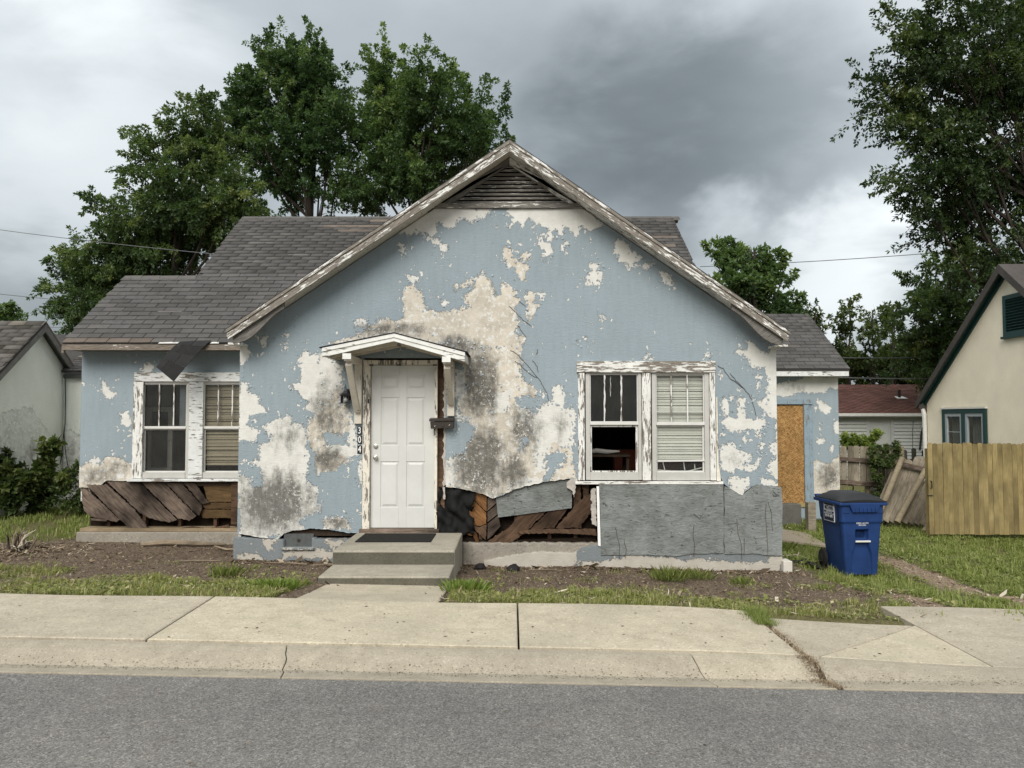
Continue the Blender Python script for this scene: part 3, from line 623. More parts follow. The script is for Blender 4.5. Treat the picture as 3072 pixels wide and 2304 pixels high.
white_f = [c6([(210, 650), (290, 600), (380, 545), (470, 488), (690, 480), (860, 480), (840, 520), (815, 555), (790, 550), (760, 570), (720, 575), (690, 545), (640, 560), (640, 600), (600, 612), (560, 590), (535, 570), (520, 650), (490, 680), (460, 685), (470, 650), (440, 645), (400, 655), (345, 668), (330, 640)]),
    c6([(960, 480), (1180, 480), (1440, 480), (1480, 540), (1530, 590), (1500, 610), (1450, 630), (1420, 610), (1385, 600), (1395, 650), (1370, 660), (1330, 620), (1300, 590), (1285, 610), (1290, 650), (1270, 680), (1255, 640), (1240, 620), (1215, 690), (1190, 690), (1180, 650), (1200, 615), (1150, 590), (1100, 560), (1080, 550), (1040, 600), (1010, 570), (960, 610), (965, 570), (985, 545), (955, 530)]),
    c6([(1150, 660), (1170, 690), (1210, 710), (1225, 770), (1190, 785), (1160, 805), (1155, 780), (1175, 750), (1150, 730), (1130, 700)]),
    c6([(1620, 670), (1680, 690), (1690, 740), (1760, 780), (1765, 800), (1735, 820), (1710, 820), (1690, 855), (1670, 850), (1660, 820), (1620, 815), (1610, 780), (1590, 760), (1590, 720)]),
    c6([(1770, 820), (1835, 830), (1800, 870), (1765, 865)]), c6([(1900, 865), (1950, 910), (1920, 960), (1880, 935), (1875, 880)]),
    c6([(1450, 830), (1520, 822), (1490, 860), (1515, 880), (1510, 950), (1420, 945), (1430, 890), (1460, 870)]), c6([(1500, 1135), (1540, 1155), (1515, 1182)]), c6([(298, 703), (327, 703), (342, 752), (308, 770)]),
    c6([(548, 718), (592, 713), (582, 752), (553, 747)]), c6([(500, 665), (537, 672), (537, 708), (498, 692)]), c6([(1800, 1358), (1832, 1387), (1766, 1402)]), c6([(35, 1160), (90, 1150), (107, 1190), (60, 1222), (33, 1205)]),
    c6([(365, 898), (395, 903), (412, 932), (385, 947), (360, 935)]), c6([(1358, 1288), (1387, 1288), (1375, 1328), (1358, 1317)]), c6([(1410, 1258), (1432, 1270), (1425, 1297), (1408, 1287)]), c6([(1150, 1000), (1170, 1005), (1165, 1045), (1150, 1040)]),
    c6([(550, 1045), (580, 1050), (575, 1085), (560, 1080)]), c6([(1270, 715), (1295, 710), (1290, 745), (1278, 745)]), c6([(1300, 698), (1320, 695), (1315, 720), (1300, 715)]),
    c4([(1225, 5), (1310, 60), (1340, 130), (1420, 120), (1440, 220), (1430, 310), (1400, 340), (1320, 310), (1380, 360), (1420, 420), (1500, 470), (1510, 600), (1440, 640), (1490, 720), (1450, 760), (1440, 800), (1530, 900), (1530, -40), (1480, -30), (1440, 20), (1380, 0), (1330, -60), (1290, 0)]),
    c4([(1138, 328), (1177, 328), (1202, 422), (1148, 442)]), c4([(1183, 303), (1222, 298), (1217, 352), (1188, 332)]),
    c4([(1143, 453), (1240, 450), (1245, 318), (1302, 313), (1290, 400), (1320, 450), (1420, 460), (1442, 500), (1400, 530), (1422, 572), (1388, 582), (1350, 535), (1290, 540), (1200, 547), (1148, 502)]),
    c4([(1118, 640), (1210, 598), (1260, 670), (1332, 690), (1322, 742), (1270, 760), (1392, 758), (1382, 792), (1300, 802), (1240, 790), (1220, 822), (1140, 790)]), c4([(1378, 608), (1422, 618), (1417, 692), (1388, 682)]),
    c4([(1178, 848), (1312, 848), (1322, 902), (1275, 970), (1208, 932)]), c4([(1396, 848), (1512, 858), (1520, 910), (1440, 910), (1393, 887)]), c4([(1365, 150), (1395, 155), (1390, 192), (1362, 185)]), c4([(1363, 208), (1412, 215), (1405, 248), (1366, 245)]), c4([(1123, 158), (1147, 158), (1130, 203)]), c4([(1040, 20), (1070, 25), (1060, 48), (1038, 42)]),
    c4([(630, 48), (655, 12), (688, 40)]), c4([(1280, 570), (1315, 560), (1310, 610), (1290, 615)]), c4([(1130, 560), (1160, 555), (1158, 580), (1135, 585)]),
    c2([(125, 215), (190, 290), (160, 340), (150, 372), (122, 382)]), c2([(120, 430), (170, 460), (180, 510), (240, 540), (240, 580), (282, 600), (270, 632), (190, 640), (170, 700), (240, 722), (210, 782), (118, 782)]),
    c2([(255, 700), (370, 640), (410, 622), (412, 690), (462, 680), (502, 730), (500, 800), (512, 880), (500, 990), (562, 1060), (552, 1172), (450, 1220), (500, 1272), (300, 1305), (250, 1340), (130, 1310), (112, 960), (170, 980), (240, 1030), (240, 930), (180, 900), (240, 880), (240, 790), (300, 780)]),
    c2([(450, 330), (480, 278), (520, 300), (590, 298), (640, 330), (700, 370), (690, 470), (600, 560), (540, 642), (490, 600), (500, 560), (460, 530), (420, 500), (413, 470), (460, 460), (470, 400), (443, 360)]),
    c2([(243, 200), (282, 193), (277, 252), (253, 268)]), c2([(358, 277), (390, 238), (398, 260), (370, 288)]), c2([(383, 190), (402, 183), (397, 207)]), c2([(498, 998), (562, 1040), (567, 1072), (540, 1077)]), c2([(548, 1123), (577, 1130), (572, 1172), (548, 1167)]),
    c2([(780, 890), (812, 880), (807, 1062), (788, 1030)]), c2([(600, 800), (720, 790), (740, 640), (770, 700), (790, 850), (740, 890), (700, 860), (620, 830)]), c2([(770, 1160), (800, 1150), (800, 1180)]),
    c3([(250, 120), (310, 130), (330, 300), (250, 320)]), c3([(250, 330), (300, 430), (360, 470), (300, 480), (255, 470)]), c3([(180, 740), (250, 730), (300, 690), (330, 690), (280, 760), (270, 900), (178, 900)]), c3([(640, 860), (850, 850), (850, 875), (700, 915), (630, 930)]),
    c3([(480, 290), (640, 270), (600, 420), (500, 420)]), c3([(650, 350), (800, 420), (830, 360), (910, 350), (905, 260), (945, 215), (985, 280), (975, 380), (1050, 400), (1055, 560), (1000, 660), (900, 620), (850, 690), (840, 800), (780, 820), (800, 600), (700, 480)])]
tan_f = [c6([(925, 735), (970, 740), (980, 790), (1050, 820), (1085, 855), (1065, 880), (1065, 940), (1030, 925), (1000, 880), (990, 855), (945, 860), (930, 800)]), c6([(1038, 763), (1077, 763), (1082, 802), (1043, 797)]),
    c6([(800, 870), (845, 920), (880, 980), (880, 1030), (910, 1010), (905, 960), (940, 945), (1005, 990), (1000, 1030), (1030, 1050), (1000, 1090), (1015, 1150), (1020, 1190), (1000, 1240), (1010, 1270), (1055, 1280), (1040, 1330), (1010, 1380), (1040, 1420), (1030, 1560), (700, 1560), (720, 1390), (600, 1340), (400, 1290), (270, 1235), (140, 1265), (0, 1300), (60, 1240), (190, 1165), (330, 1150), (320, 1020), (340, 950), (380, 950), (430, 1000), (460, 1110), (560, 1120), (640, 1110), (720, 1080), (690, 1040), (680, 1000), (740, 980), (760, 920)]),
    c6([(678, 955), (742, 913), (752, 937), (690, 968)]), c6([(1065, 983), (1122, 1010), (1110, 1060), (1142, 1080), (1090, 1162), (1058, 1130), (1075, 1080), (1058, 1040)]), c6([(632, 960), (660, 958), (655, 985), (635, 985)]),
    c3([(330, -20), (700, -20), (690, 140), (700, 200), (780, 240), (812, 340), (740, 300), (650, 310), (660, 360), (800, 420), (830, 350), (910, 340), (1000, 400), (1055, 560), (1020, 640), (1062, 840), (980, 870), (840, 880), (640, 940), (510, 990), (340, 940), (180, 910), (190, 740), (300, 680), (360, 600), (390, 520), (300, 440), (250, 320), (250, 200), (300, 120)]),
    c2([(560, 330), (700, 380), (690, 560), (740, 620), (770, 720), (780, 850), (730, 900), (620, 950), (560, 962), (550, 850), (520, 820), (490, 740), (520, 660), (600, 560)]), c2([(590, 1215), (650, 1195), (735, 1200), (745, 1265), (600, 1262)]),
    c2([(640, 240), (720, 205), (900, 150), (1100, 150), (1300, 220), (1475, 260), (1475, 420), (1385, 340), (1000, 190), (800, 230)])]
blue_f = [c3([(690, 600), (720, 580), (745, 600), (720, 640), (680, 670)]), c3([(850, 690), (960, 670), (1005, 690), (990, 740), (930, 800), (890, 860), (848, 860)]), c3([(190, 480), (300, 470), (365, 560), (330, 660), (250, 720), (190, 730)]), c2([(592, 735), (722, 740), (722, 800), (600, 802)]), c2([(190, 960), (250, 960), (255, 1030), (200, 1040)])]
def gp(c, x, y, rx_, ry_, a):
    p = W(c, x, y, YF); k = CROPS[c][2] / 239.0; return (p.x, p.z, rx_ * k, ry_ * k, a)
grime_f = [gp('c2', 330, 1130, 250, 180, 1.0), gp('c2', 620, 620, 110, 180, 0.75), gp('c2', 620, 880, 90, 80, 0.9), gp('c2', 670, 1230, 80, 40, 0.9), gp('c2', 1330, 250, 130, 60, 1.0), gp('c2', 950, 165, 260, 45, 0.7), gp('c3', 420, 230, 130, 260, 1.0), gp('c3', 430, 750, 200, 260, 1.0),
           gp('c3', 620, 800, 120, 130, 0.9), gp('c3', 720, 520, 110, 170, 0.85), gp('c3', 760, 290, 70, 60, 0.5), gp('c6', 640, 1330, 120, 80, 0.8), gp('c2', 400, 760, 160, 100, 0.45), gp('c3', 950, 500, 90, 120, 0.45), gp('c6', 300, 1210, 180, 40, 0.6), gp('c4', 1200, 720, 90, 60, 0.25)]
def flakes():
    r = np.random.default_rng(77); V, F = [], []
    for poly in white_f + tan_f:
        q = np.array(poly); n = len(q)
        for i in range(n):
            a, b = q[i], q[(i + 1) % n]; L = np.linalg.norm(b - a); d = (b - a) / max(L, 1e-6); nr = np.array([d[1], -d[0]])
            for _ in range(r.poisson(L / 0.05)):
                p = a + (b - a) * r.random() + nr * r.normal(0, 0.025)
                if not (foot_front(p[0]) + 0.03 < p[1] < top_front(p[0]) - 0.03) or any(h[0] - 0.03 < p[0] < h[1] + 0.03 and h[2] < p[1] < h[3] for h in (door_h, win_h)) or not WX0 + 0.03 < p[0] < WX1 - 0.03: continue
                ang = r.uniform(0, 6.283); e1 = np.array([math.cos(ang), 0, math.sin(ang)]); e2 = np.array([-math.sin(ang), 0, math.cos(ang)]); s, w = r.uniform(0.008, 0.030), r.uniform(0.006, 0.020)
                o = np.array([p[0], YF - 0.0015, p[1]]); out = np.array([0, -1.0, 0]); c1, c2 = r.uniform(0.05, 0.35), r.uniform(0.3, 0.9); k = len(V)
                V += [o - e2 * w, o + e2 * w * r.uniform(0.5, 1), o + e1 * s * 0.55 - e2 * w * 0.8 + out * s * c1, o + e1 * s * 0.55 + e2 * w * 0.9 + out * s * c1 * r.uniform(0.6, 1.2), o + e1 * s + e2 * w * r.uniform(-0.5, 0.5) + out * s * c2]
                F += [(k, k + 1, k + 3), (k, k + 3, k + 2), (k + 2, k + 3, k + 4)]
    o = mesh_obj('paint_flakes', np_mesh('paint_flakes', V, F), MAT['flake_paint'], house); tag(o, kind='stuff')
flakes()
stucco_wall('front_wall', house, MAT['stucco_blue'], YF, WX0, WX1, foot_front, top_front, [door_h, win_h], white_f, tan_f, blue_f, grime_f)
# ---- left wing wall
LWX = -6.05
lf = xz('c1', [(480, 962), (560, 962), (600, 960), (640, 932), (668, 915), (720, 918), (800, 916), (830, 912), (1500, 912)], YL)
def foot_left(x): return float(np.interp(x, [p[0] for p in lf], [p[1] for p in lf]) + rag(x + 9, 0.012))
lwin = rect('c1', 845, 262, 845, 906, YL); lwin = (W('c1', 845, 262, YL).x, W('c1', 845, 262, YL).x + 1.55, lwin[2], lwin[3])
white_l = [xz('c1', p, YL) for p in ([(618, 285), (655, 288), (680, 350), (727, 372), (715, 422), (668, 402), (640, 340)], [(748, 500), (792, 488), (817, 560), (790, 592), (758, 560)], [(883, 207), (915, 183), (967, 205), (940, 237), (888, 232)], [(505, 300), (525, 305), (520, 325), (505, 325)], [(715, 900), (740, 860), (770, 860), (765, 890), (740, 900)], [(800, 630), (818, 632), (812, 652), (800, 650)], [(560, 790), (610, 775), (625, 800), (570, 805)])]
tan_l = [xz('c1', [(480, 835), (560, 805), (620, 815), (690, 770), (760, 775), (835, 845), (835, 930), (640, 955), (480, 975)], YL)]
def gl(x, y, rx_, ry_, a):
    p = W('c1', x, y, YL); return (p.x, p.z, rx_ * .4822 / 213.7, ry_ * .4822 / 213.7, a)
stucco_wall('left_wing_wall', house, MAT['stucco_blue'], YL, LWX, -3.30, foot_left, lambda x: 2.60, [lwin], white_l, tan_l, [], [gl(600, 890, 160, 60, 0.55), gl(740, 830, 80, 60, 0.7), gl(640, 700, 40, 40, 0.2)], 0.025)
MB().box(LWX, LWX + 0.12, YL + 0.052, 13.3, 0.45, 2.9).build('left_side_wall', MAT['stucco_pale'], house)
# ---- rear right wing wall
RW0, RW1 = 3.0, W('cr', 478, 600, YR).x
od = rect('cr', 95, 395, 318, 1010, YR)
white_r = [xz('cr', p, YR) for p in ([(90, 300), (200, 280), (300, 250), (380, 255), (480, 240), (480, 330), (420, 320), (400, 345), (330, 350), (250, 345), (180, 370), (90, 360)], [(345, 385), (380, 400), (420, 430), (440, 460), (400, 480), (360, 440)], [(360, 520), (380, 530), (375, 580), (358, 570)], [(345, 620), (395, 610), (400, 640), (360, 650)], [(440, 520), (478, 510), (480, 580), (450, 590)], [(330, 420), (350, 430), (340, 470)], [(430, 650), (450, 655), (445, 700), (425, 690)], [(345, 760), (380, 740), (375, 800), (350, 830)])]
tan_r = [xz('cr', [(315, 745), (350, 740), (420, 770), (490, 700), (500, 960), (310, 960)], YR)]
def gr_(x, y, rx_, ry_, a):
    p = W('cr', x, y, YR); return (p.x, p.z, rx_ * .5125 / 149, ry_ * .5125 / 149, a)
stucco_wall('rear_wing_wall', house, MAT['stucco_blue'], YR, RW0, RW1, lambda x: -0.42, lambda x: 2.56, [od], white_r, tan_r, [], [gr_(420, 840, 70, 90, 0.75), gr_(200, 320, 100, 30, 0.35)], 0.035)
MB().box(RW1 - 0.15, RW1, YR + 0.052, 19.0, -0.6, 2.6).build('rear_side_wall', MAT['stucco_pale'], house)
MB().box(3.0, 3.15, 11.0, YR - 0.002, -0.6, 3.2).build('main_side_wall', MAT['stucco_pale'], house)

# ---- roofs
E_Y, E_Z, PIT = 10.42, 2.635, 0.726
RID_Y = 14.12; LOW_Y = 12.08; EX0, UX0, EX1 = -6.12, -5.0, 2.97
def pz(y): return E_Z + PIT * (y - E_Y)
TH = 0.05
def slope_slab(name, pts, m, parent, t=TH): return MB().prism(pts, (0, 0, -t)).build(name, m, parent)
main_roof = slope_slab('roof', [(EX0, E_Y, pz(E_Y)), (EX1, E_Y, pz(E_Y)), (EX1, RID_Y, pz(RID_Y)), (UX0, RID_Y, pz(RID_Y)), (UX0, LOW_Y, pz(LOW_Y)), (EX0, LOW_Y, pz(LOW_Y))], MAT['roof_felt'], house)
slope_slab('rear_roof', [(UX0, RID_Y + 0.002, pz(RID_Y)), (EX1, RID_Y + 0.002, pz(RID_Y)), (EX1, 17.9, pz(RID_Y) - PIT * 3.78), (UX0, 17.9, pz(RID_Y) - PIT * 3.78)], MAT['roof_felt'], house)
slope_slab('rear_roof', [(EX0, LOW_Y + 0.002, pz(LOW_Y)), (UX0, LOW_Y + 0.002, pz(LOW_Y)), (UX0, 13.7, pz(LOW_Y) - PIT * 1.62), (EX0, 13.7, pz(LOW_Y) - PIT * 1.62)], MAT['roof_felt'], house)
def roof_tabs(parent, x_lo, x_hi, y_lo, y_hi, zfun, keep, pitch, n_own, m_own, m_stuff, expo=0.128, tab=0.30, seed=1, brown=None, share_name='shingle', alongy=False):
    """three-tab shingles, each a bent slab: the nearest ones as objects, the rest as one part"""
    r = np.random.default_rng(seed); ca = 1 / math.sqrt(1 + pitch * pitch); ang = math.atan(pitch); recs = []
    rows = int((y_hi - y_lo) / (expo * ca)) + 1
    for i in range(rows):
        y = y_lo + i * expo * ca; off = (i % 2) * tab * 0.5 + (r.random() - 0.5) * 0.03; sag = 0.0
        n = int((x_hi - x_lo) / tab) + 2
        for j in range(n):
            xc = x_lo + off + (j - 0.5) * tab
            a, b = max(xc - tab / 2 + 0.003, x_lo - 0.01), min(xc + tab / 2 - 0.003, x_hi + 0.01)
            if b - a < 0.03 or not keep((a + b) / 2, y): continue
            recs.append(((a + b) / 2, y, b - a, i, r.random()))
    base = bpy.data.meshes.new(share_name + '_tab'); variants = []
    def tabmesh(w, k):
        rr = np.random.default_rng(k); L = expo + 0.03; t = 0.009; V = []
        curl = [0.004 * rr.random() for _ in range(3)]
        for s_, (yy, lift) in enumerate(((0.0, 0.0105), (L, 0.0012))):
            for q in range(3): V.append((w * (q / 2 - 0.5), yy + (0.003 * (rr.random() - 0.5) if s_ == 0 else 0), lift + (curl[q] if s_ == 0 else 0)))
        V += [(x, y, z - t) for x, y, z in V]
        return V, [(0, 1, 4, 3), (1, 2, 5, 4), (7, 6, 9, 10), (8, 7, 10, 11), (0, 6, 7, 1), (1, 7, 8, 2), (2, 8, 11, 5), (3, 9, 6, 0)]
    cache = {}
    SV, SF, SA = [], [], []
    own = set()
    if n_own: own = set(sorted(range(len(recs)), key=lambda q: recs[q][1] * 1.0 + 0.02 * abs(recs[q][0]))[:n_own])
    for q, (x, y, w, i, rv) in enumerate(recs):
        M = Matrix.Translation((x, y, zfun(y) + 0.008)) @ Matrix.Rotation(ang, 4, 'X') @ Matrix.Rotation((rv - 0.5) * 0.012, 4, 'Z')
        k = (round(w, 2), int(rv * 5))
        if k not in cache:
            V, F = tabmesh(k[0], int(rv * 5)); me = bpy.data.meshes.new(share_name); me.from_pydata(V, [], F); me.update(); me.materials.append(m_own); cache[k] = (me, V, F)
        me, V, F = cache[k]
        if q in own:
            o = bpy.data.objects.new(share_name, me); col.objects.link(o); o.parent = parent; o.matrix_basis = M
            if brown and brown(x, i): o.material_slots[0].link = 'OBJECT'; o.material_slots[0].material = MAT['shingle_brown']
        else:
            n = len(SV); SV += [tuple(M @ Vector(p)) for p in V]; SF += [tuple(n + e for e in f) for f in F]; SA += [rv] * len(V)
    if SV:
        o = mesh_obj('shingle_courses', np_mesh('shingle_courses', SV, SF, {'lv': SA}), m_stuff, parent); tag(o, kind='stuff')
def keep_main(x, y):
    if y > LOW_Y - 0.02 and x < UX0 - 0.05: return False
    if y > RID_Y - 0.05: return False
    return pz(y) > roof_z(min(max(x, LX), RXE)) - 0.16 or x < LX - 0.02
roof_tabs(main_roof, EX0, EX1, E_Y - 0.015, LOW_Y, pz, keep_main, PIT, 300, MAT['shingle'], MAT['shingle_attr'], seed=4, brown=lambda x, i: i == 0 and x < -5.05)
roof_tabs(main_roof, UX0, EX1, E_Y - 0.015 + 17 * 0.128 / math.sqrt(1 + PIT * PIT), RID_Y, pz, keep_main, PIT, 0, MAT['shingle'], MAT['shingle_attr'], seed=5)
rc = MB()                                             # ridge caps
for i in range(27):
    x = UX0 + i * 0.3; M = Matrix.Translation((x, RID_Y, pz(RID_Y) + 0.012))
    rc.prism([(x, RID_Y - 0.12, pz(RID_Y) - 0.075), (x, RID_Y, pz(RID_Y) + 0.022), (x, RID_Y + 0.12, pz(RID_Y) - 0.075), (x, RID_Y, pz(RID_Y) + 0.008)], (0.298, 0, 0.004))
for i in range(4):
    x = EX0 + i * 0.285; rc.prism([(x, LOW_Y - 0.12, pz(LOW_Y) - 0.075), (x, LOW_Y, pz(LOW_Y) + 0.022), (x, LOW_Y + 0.12, pz(LOW_Y) - 0.075), (x, LOW_Y, pz(LOW_Y) + 0.008)], (0.283, 0, 0.004))
tag(rc.build('ridge_caps', MAT['shingle'], main_roof), kind='stuff')
# pale tar strips and scuffs where tabs are gone
for (c, x0, y0, x1) in (('v', 540, 527, 590), ('v', 500, 567, 560), ('v', 555, 523, 600), ('v', 622, 553, 665), ('v', 340, 676, 392), ('v', 335, 684, 420), ('v', 565, 606, 592), ('v', 690, 491, 735), ('v', 820, 500, 832)):
    u, v = px(c, x0, y0); u2, _ = px(c, x1, y0); r = ray(u, v); t = (E_Z + PIT * (0 - E_Y) - CAM.z) / (r.z - PIT * r.y); p = CAM + r * t; r2 = ray(u2, v); p2 = CAM + r2 * t
    MB().prism([(p.x, p.y, p.z + 0.016), (p2.x, p2.y, p.z + 0.016), (p2.x, p2.y + 0.012, p.z + 0.025), (p.x, p.y + 0.010, p.z + 0.025)], (0, 0, 0.004)).build('tar_strip', MAT['barge_grey'], main_roof)
def weathered_patch():
    for k, (x0, x1, y) in enumerate(((-3.4, -2.2, 13.7), (-2.3, -0.9, 13.82), (-3.1, -1.6, 13.55), (-1.9, -0.8, 13.6), (-2.6, -1.3, 13.92), (2.3, 2.9, 13.3), (2.0, 2.8, 13.0), (2.35, 2.75, 12.7))):
        MB().prism([(x0, y, pz(y) + 0.020), (x1, y, pz(y) + 0.020), (x1, y + 0.09, pz(y + 0.09) + 0.019), (x0, y + 0.09, pz(y + 0.09) + 0.019)], (0, 0, 0.003)).build('worn_shingle', MAT['shingle_brown'], main_roof)
weathered_patch()
# left eave: fascia, soffit, gable rake trims
MB().box(EX0 + 0.01, -3.47, E_Y - 0.006, E_Y + 0.016, 2.535, 2.612).build('eave_fascia', MAT['eave_wood'], house, bevel=0.003)
MB().box(EX0 + 0.02, -3.47, E_Y + 0.018, YL + 0.03, 2.552, 2.572).build('eave_soffit', MAT['eave_wood'], house)
MB().prism([(EX0, E_Y, pz(E_Y) - TH - 0.09), (EX0, LOW_Y, pz(LOW_Y) - TH - 0.09), (EX0, LOW_Y, pz(LOW_Y) - TH), (EX0, E_Y, pz(E_Y) - TH)], (0.03, 0, 0)).build('rake_board', MAT['eave_wood'], house)
MB().prism([(UX0, LOW_Y - 0.3, pz(LOW_Y - .3) - TH - 0.1), (UX0, RID_Y, pz(RID_Y) - TH - 0.1), (UX0, RID_Y, pz(RID_Y) - TH), (UX0, LOW_Y - 0.3, pz(LOW_Y - .3) - TH)], (0.03, 0, 0)).build('rake_board', MAT['eave_wood'], house)
MB().prism([(UX0 + 0.12, LOW_Y - 0.9, 2.5), (UX0 + 0.12, 15.6, 2.5), (UX0 + 0.12, RID_Y, pz(RID_Y) - 0.08)], (0.05, 0, 0)).build('gable_end_wall', MAT['stucco_pale'], house)
MB().prism([(EX1 - 0.2, LOW_Y - 0.9, 2.3), (EX1 - 0.2, 15.9, 2.3), (EX1 - 0.2, RID_Y, pz(RID_Y) - 0.08)], (0.05, 0, 0)).build('gable_end_wall', MAT['stucco_pale'], house)
MB().prism([(EX0 + 0.10, E_Y + 0.4, 2.55), (EX0 + 0.10, 13.3, 2.55), (EX0 + 0.10, LOW_Y, pz(LOW_Y) - 0.06)], (0.05, 0, 0)).build('gable_end_wall', MAT['stucco_pale'], house)
# exposed deck slivers and the strip of shingles hanging off the eave
for x0, x1 in ((980, 1130), (1305, 1360)):
    a, b = W('c1', x0, 60, E_Y - 0.03), W('c1', x1, 50, E_Y - 0.03)
    MB().prism([(a.x, E_Y - 0.022, a.z - 0.006), (b.x, E_Y - 0.022, a.z - 0.004), (b.x, E_Y - 0.022, a.z + 0.016), (a.x + 0.03, E_Y - 0.022, a.z + 0.014)], (0, 0.012, 0)).build('deck_edge', MAT['white_paint'], house)
def hanging():
    o = thing('hanging_shingles', 'torn black strip of shingles hanging off the left eave above the window', 'shingle strip', (-4.8, E_Y, 2.3))
    top0, top1 = W('c1', 1120, 50, E_Y - 0.02), W('c1', 1315, 42, E_Y - 0.02); bot0, bot1 = W('c1', 972, 212, E_Y - 0.16), W('c1', 1080, 303, E_Y - 0.14)
    mid0, mid1 = W('c1', 1062, 90, E_Y - 0.14), W('c1', 1232, 110, E_Y - 0.12)
    def P(s, t):
        a = top0.lerp(top1, s); b = mid0.lerp(mid1, s); c = bot0.lerp(bot1, s)
        return (1 - t) ** 2 * a + 2 * t * (1 - t) * b + t * t * c
    nrow = 4
    for row in range(nrow):                              # four strips, overlapping, three tabs each
        for tb in range(2):
            m = MB(); s0, s1 = tb / 2 + 0.006, (tb + 1) / 2 - 0.006; t0, t1 = row / nrow, (row + 1) / nrow - 0.008; V = []
            if row % 2: s0, s1 = (0.0, 0.26) if tb == 0 else (0.275, 1.0)
            for i in range(5):
                for j in range(5):
                    p = P(s0 + (s1 - s0) * i / 4, t0 + (t1 - t0) * j / 4); V.append(p + Vector((0, -0.010 * (row / nrow) - 0.004 * (j / 4), 0)))
            n = len(V); V += [p + Vector((0.002, 0.008, 0.001)) for p in V]; F = [tuple(q) for q in grid_faces(5, 5)]; F += [tuple(n + e for e in q[::-1]) for q in F]
            ring = [0, 5, 10, 15, 20, 21, 22, 23, 24, 19, 14, 9, 4, 3, 2, 1]; F += [(ring[(k + 1) % 16], ring[k], n + ring[k], n + ring[(k + 1) % 16]) for k in range(16)]
            m.add(V, F).build('shingle', MAT['shingle_black'], o, smooth=True)
hanging()
# front gable roof, bargeboards, soffit, corner returns
GY0, GY1 = 9.28, 13.9
for nm, (xa, za), (xb, zb) in (('front_roof', (APX, APZ), (LX, LZ)), ('front_roof', (APX, APZ), (RXE, RZE))):
    MB().prism([(xa, GY0, za), (xb, GY0, zb), (xb, GY0, zb - 0.012), (xa, GY0, za - 0.012)], (0, GY1 - GY0, 0)).build(nm, MAT['shingle_black'], house)
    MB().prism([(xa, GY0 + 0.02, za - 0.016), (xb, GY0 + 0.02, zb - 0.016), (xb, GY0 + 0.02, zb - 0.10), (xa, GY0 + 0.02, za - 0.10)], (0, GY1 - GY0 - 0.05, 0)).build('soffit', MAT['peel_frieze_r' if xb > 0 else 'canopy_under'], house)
for (xb, zb, mm) in ((LX, LZ, 'peel_rl'), (RXE, RZE, 'peel_rr')):
    s_ = 1 if xb > 0 else -1
    MB().prism([(APX, GY0 - 0.012, APZ - 0.014), (xb, GY0 - 0.012, zb - 0.014), (xb, GY0 - 0.012, zb - 0.055), (APX, GY0 - 0.012, APZ - 0.058)], (0, 0.03, 0)).build('drip_board', MAT[mm], house, bevel=0.004)
    MB().prism([(APX, GY0 + 0.001, APZ - 0.060), (xb - s_ * 0.01, GY0 + 0.001, zb - 0.057), (xb - s_ * 0.02, GY0 + 0.001, zb - 0.140), (APX, GY0 + 0.001, APZ - 0.152)], (0, 0.017, 0)).build('bargeboard', MAT[mm], house, bevel=0.003)
    pts = []                                              # curved return under the eave end
    for t in np.linspace(0, 1, 9): pts.append((xb - s_ * (0.06 + 0.62 * t), GY0 + 0.05, zb - 0.17 + 0.62 * t * (SL if s_ < 0 else SR) - 0.115 * math.sin(math.pi * min(t * 1.25, 1)) * (1 - t) ** 0.6))
    top_ = [(p[0], p[1], roof_z(p[0]) - 0.11) for p in pts[::-1]]
    MB().prism(pts + top_, (0, 0.05, 0)).build('eave_return', MAT['peel_frieze'], house, bevel=0.006)
    MB().box(min(xb, xb - s_ * 0.14), max(xb, xb - s_ * 0.14), GY0 + 0.06, YF + 0.02, zb - 0.19, zb - 0.165).build('eave_return', MAT['peel_frieze_r'], house)
# louvred vent in the gable peak
vw = [W('c6', 610, 465, YF - 0.03), W('c6', 1320, 465, YF - 0.03), W('c6', 962, 222, YF - 0.03)]
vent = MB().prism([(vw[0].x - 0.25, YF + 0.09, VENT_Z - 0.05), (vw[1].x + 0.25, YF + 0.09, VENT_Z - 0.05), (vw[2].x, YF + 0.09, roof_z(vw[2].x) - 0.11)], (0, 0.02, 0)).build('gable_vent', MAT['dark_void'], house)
nl = 10
for i in range(nl):
    f0 = (i + 0.30) / nl; z = vw[0].z + (vw[2].z - vw[0].z) * f0; xl = vw[0].x + (vw[2].x - vw[0].x) * f0; xr = vw[1].x + (vw[2].x - vw[1].x) * f0
    if xr - xl < 0.06: continue
    M = Matrix.Translation(((xl + xr) / 2, YF + 0.006, z + 0.012)) @ Matrix.Rotation(math.radians(50), 4, 'X') @ Matrix.Rotation(math.radians(random.uniform(-0.5, 0.5)), 4, 'Y')
    MB().box(-(xr - xl) / 2 - 0.02, (xr - xl) / 2 + 0.02, -0.022, 0.022, -0.005, 0.005, M).build('louvre_slat', MAT['peel_vent'], vent)
sl_, sr_ = W('c6', 455, 464, YF - 0.02), W('c6', 1482, 492, YF - 0.02)
MB().box(sl_.x, sr_.x, YF - 0.04, YF + 0.08, sr_.z, sl_.z).build('vent_sill', MAT['peel_vent'], vent, bevel=0.004)
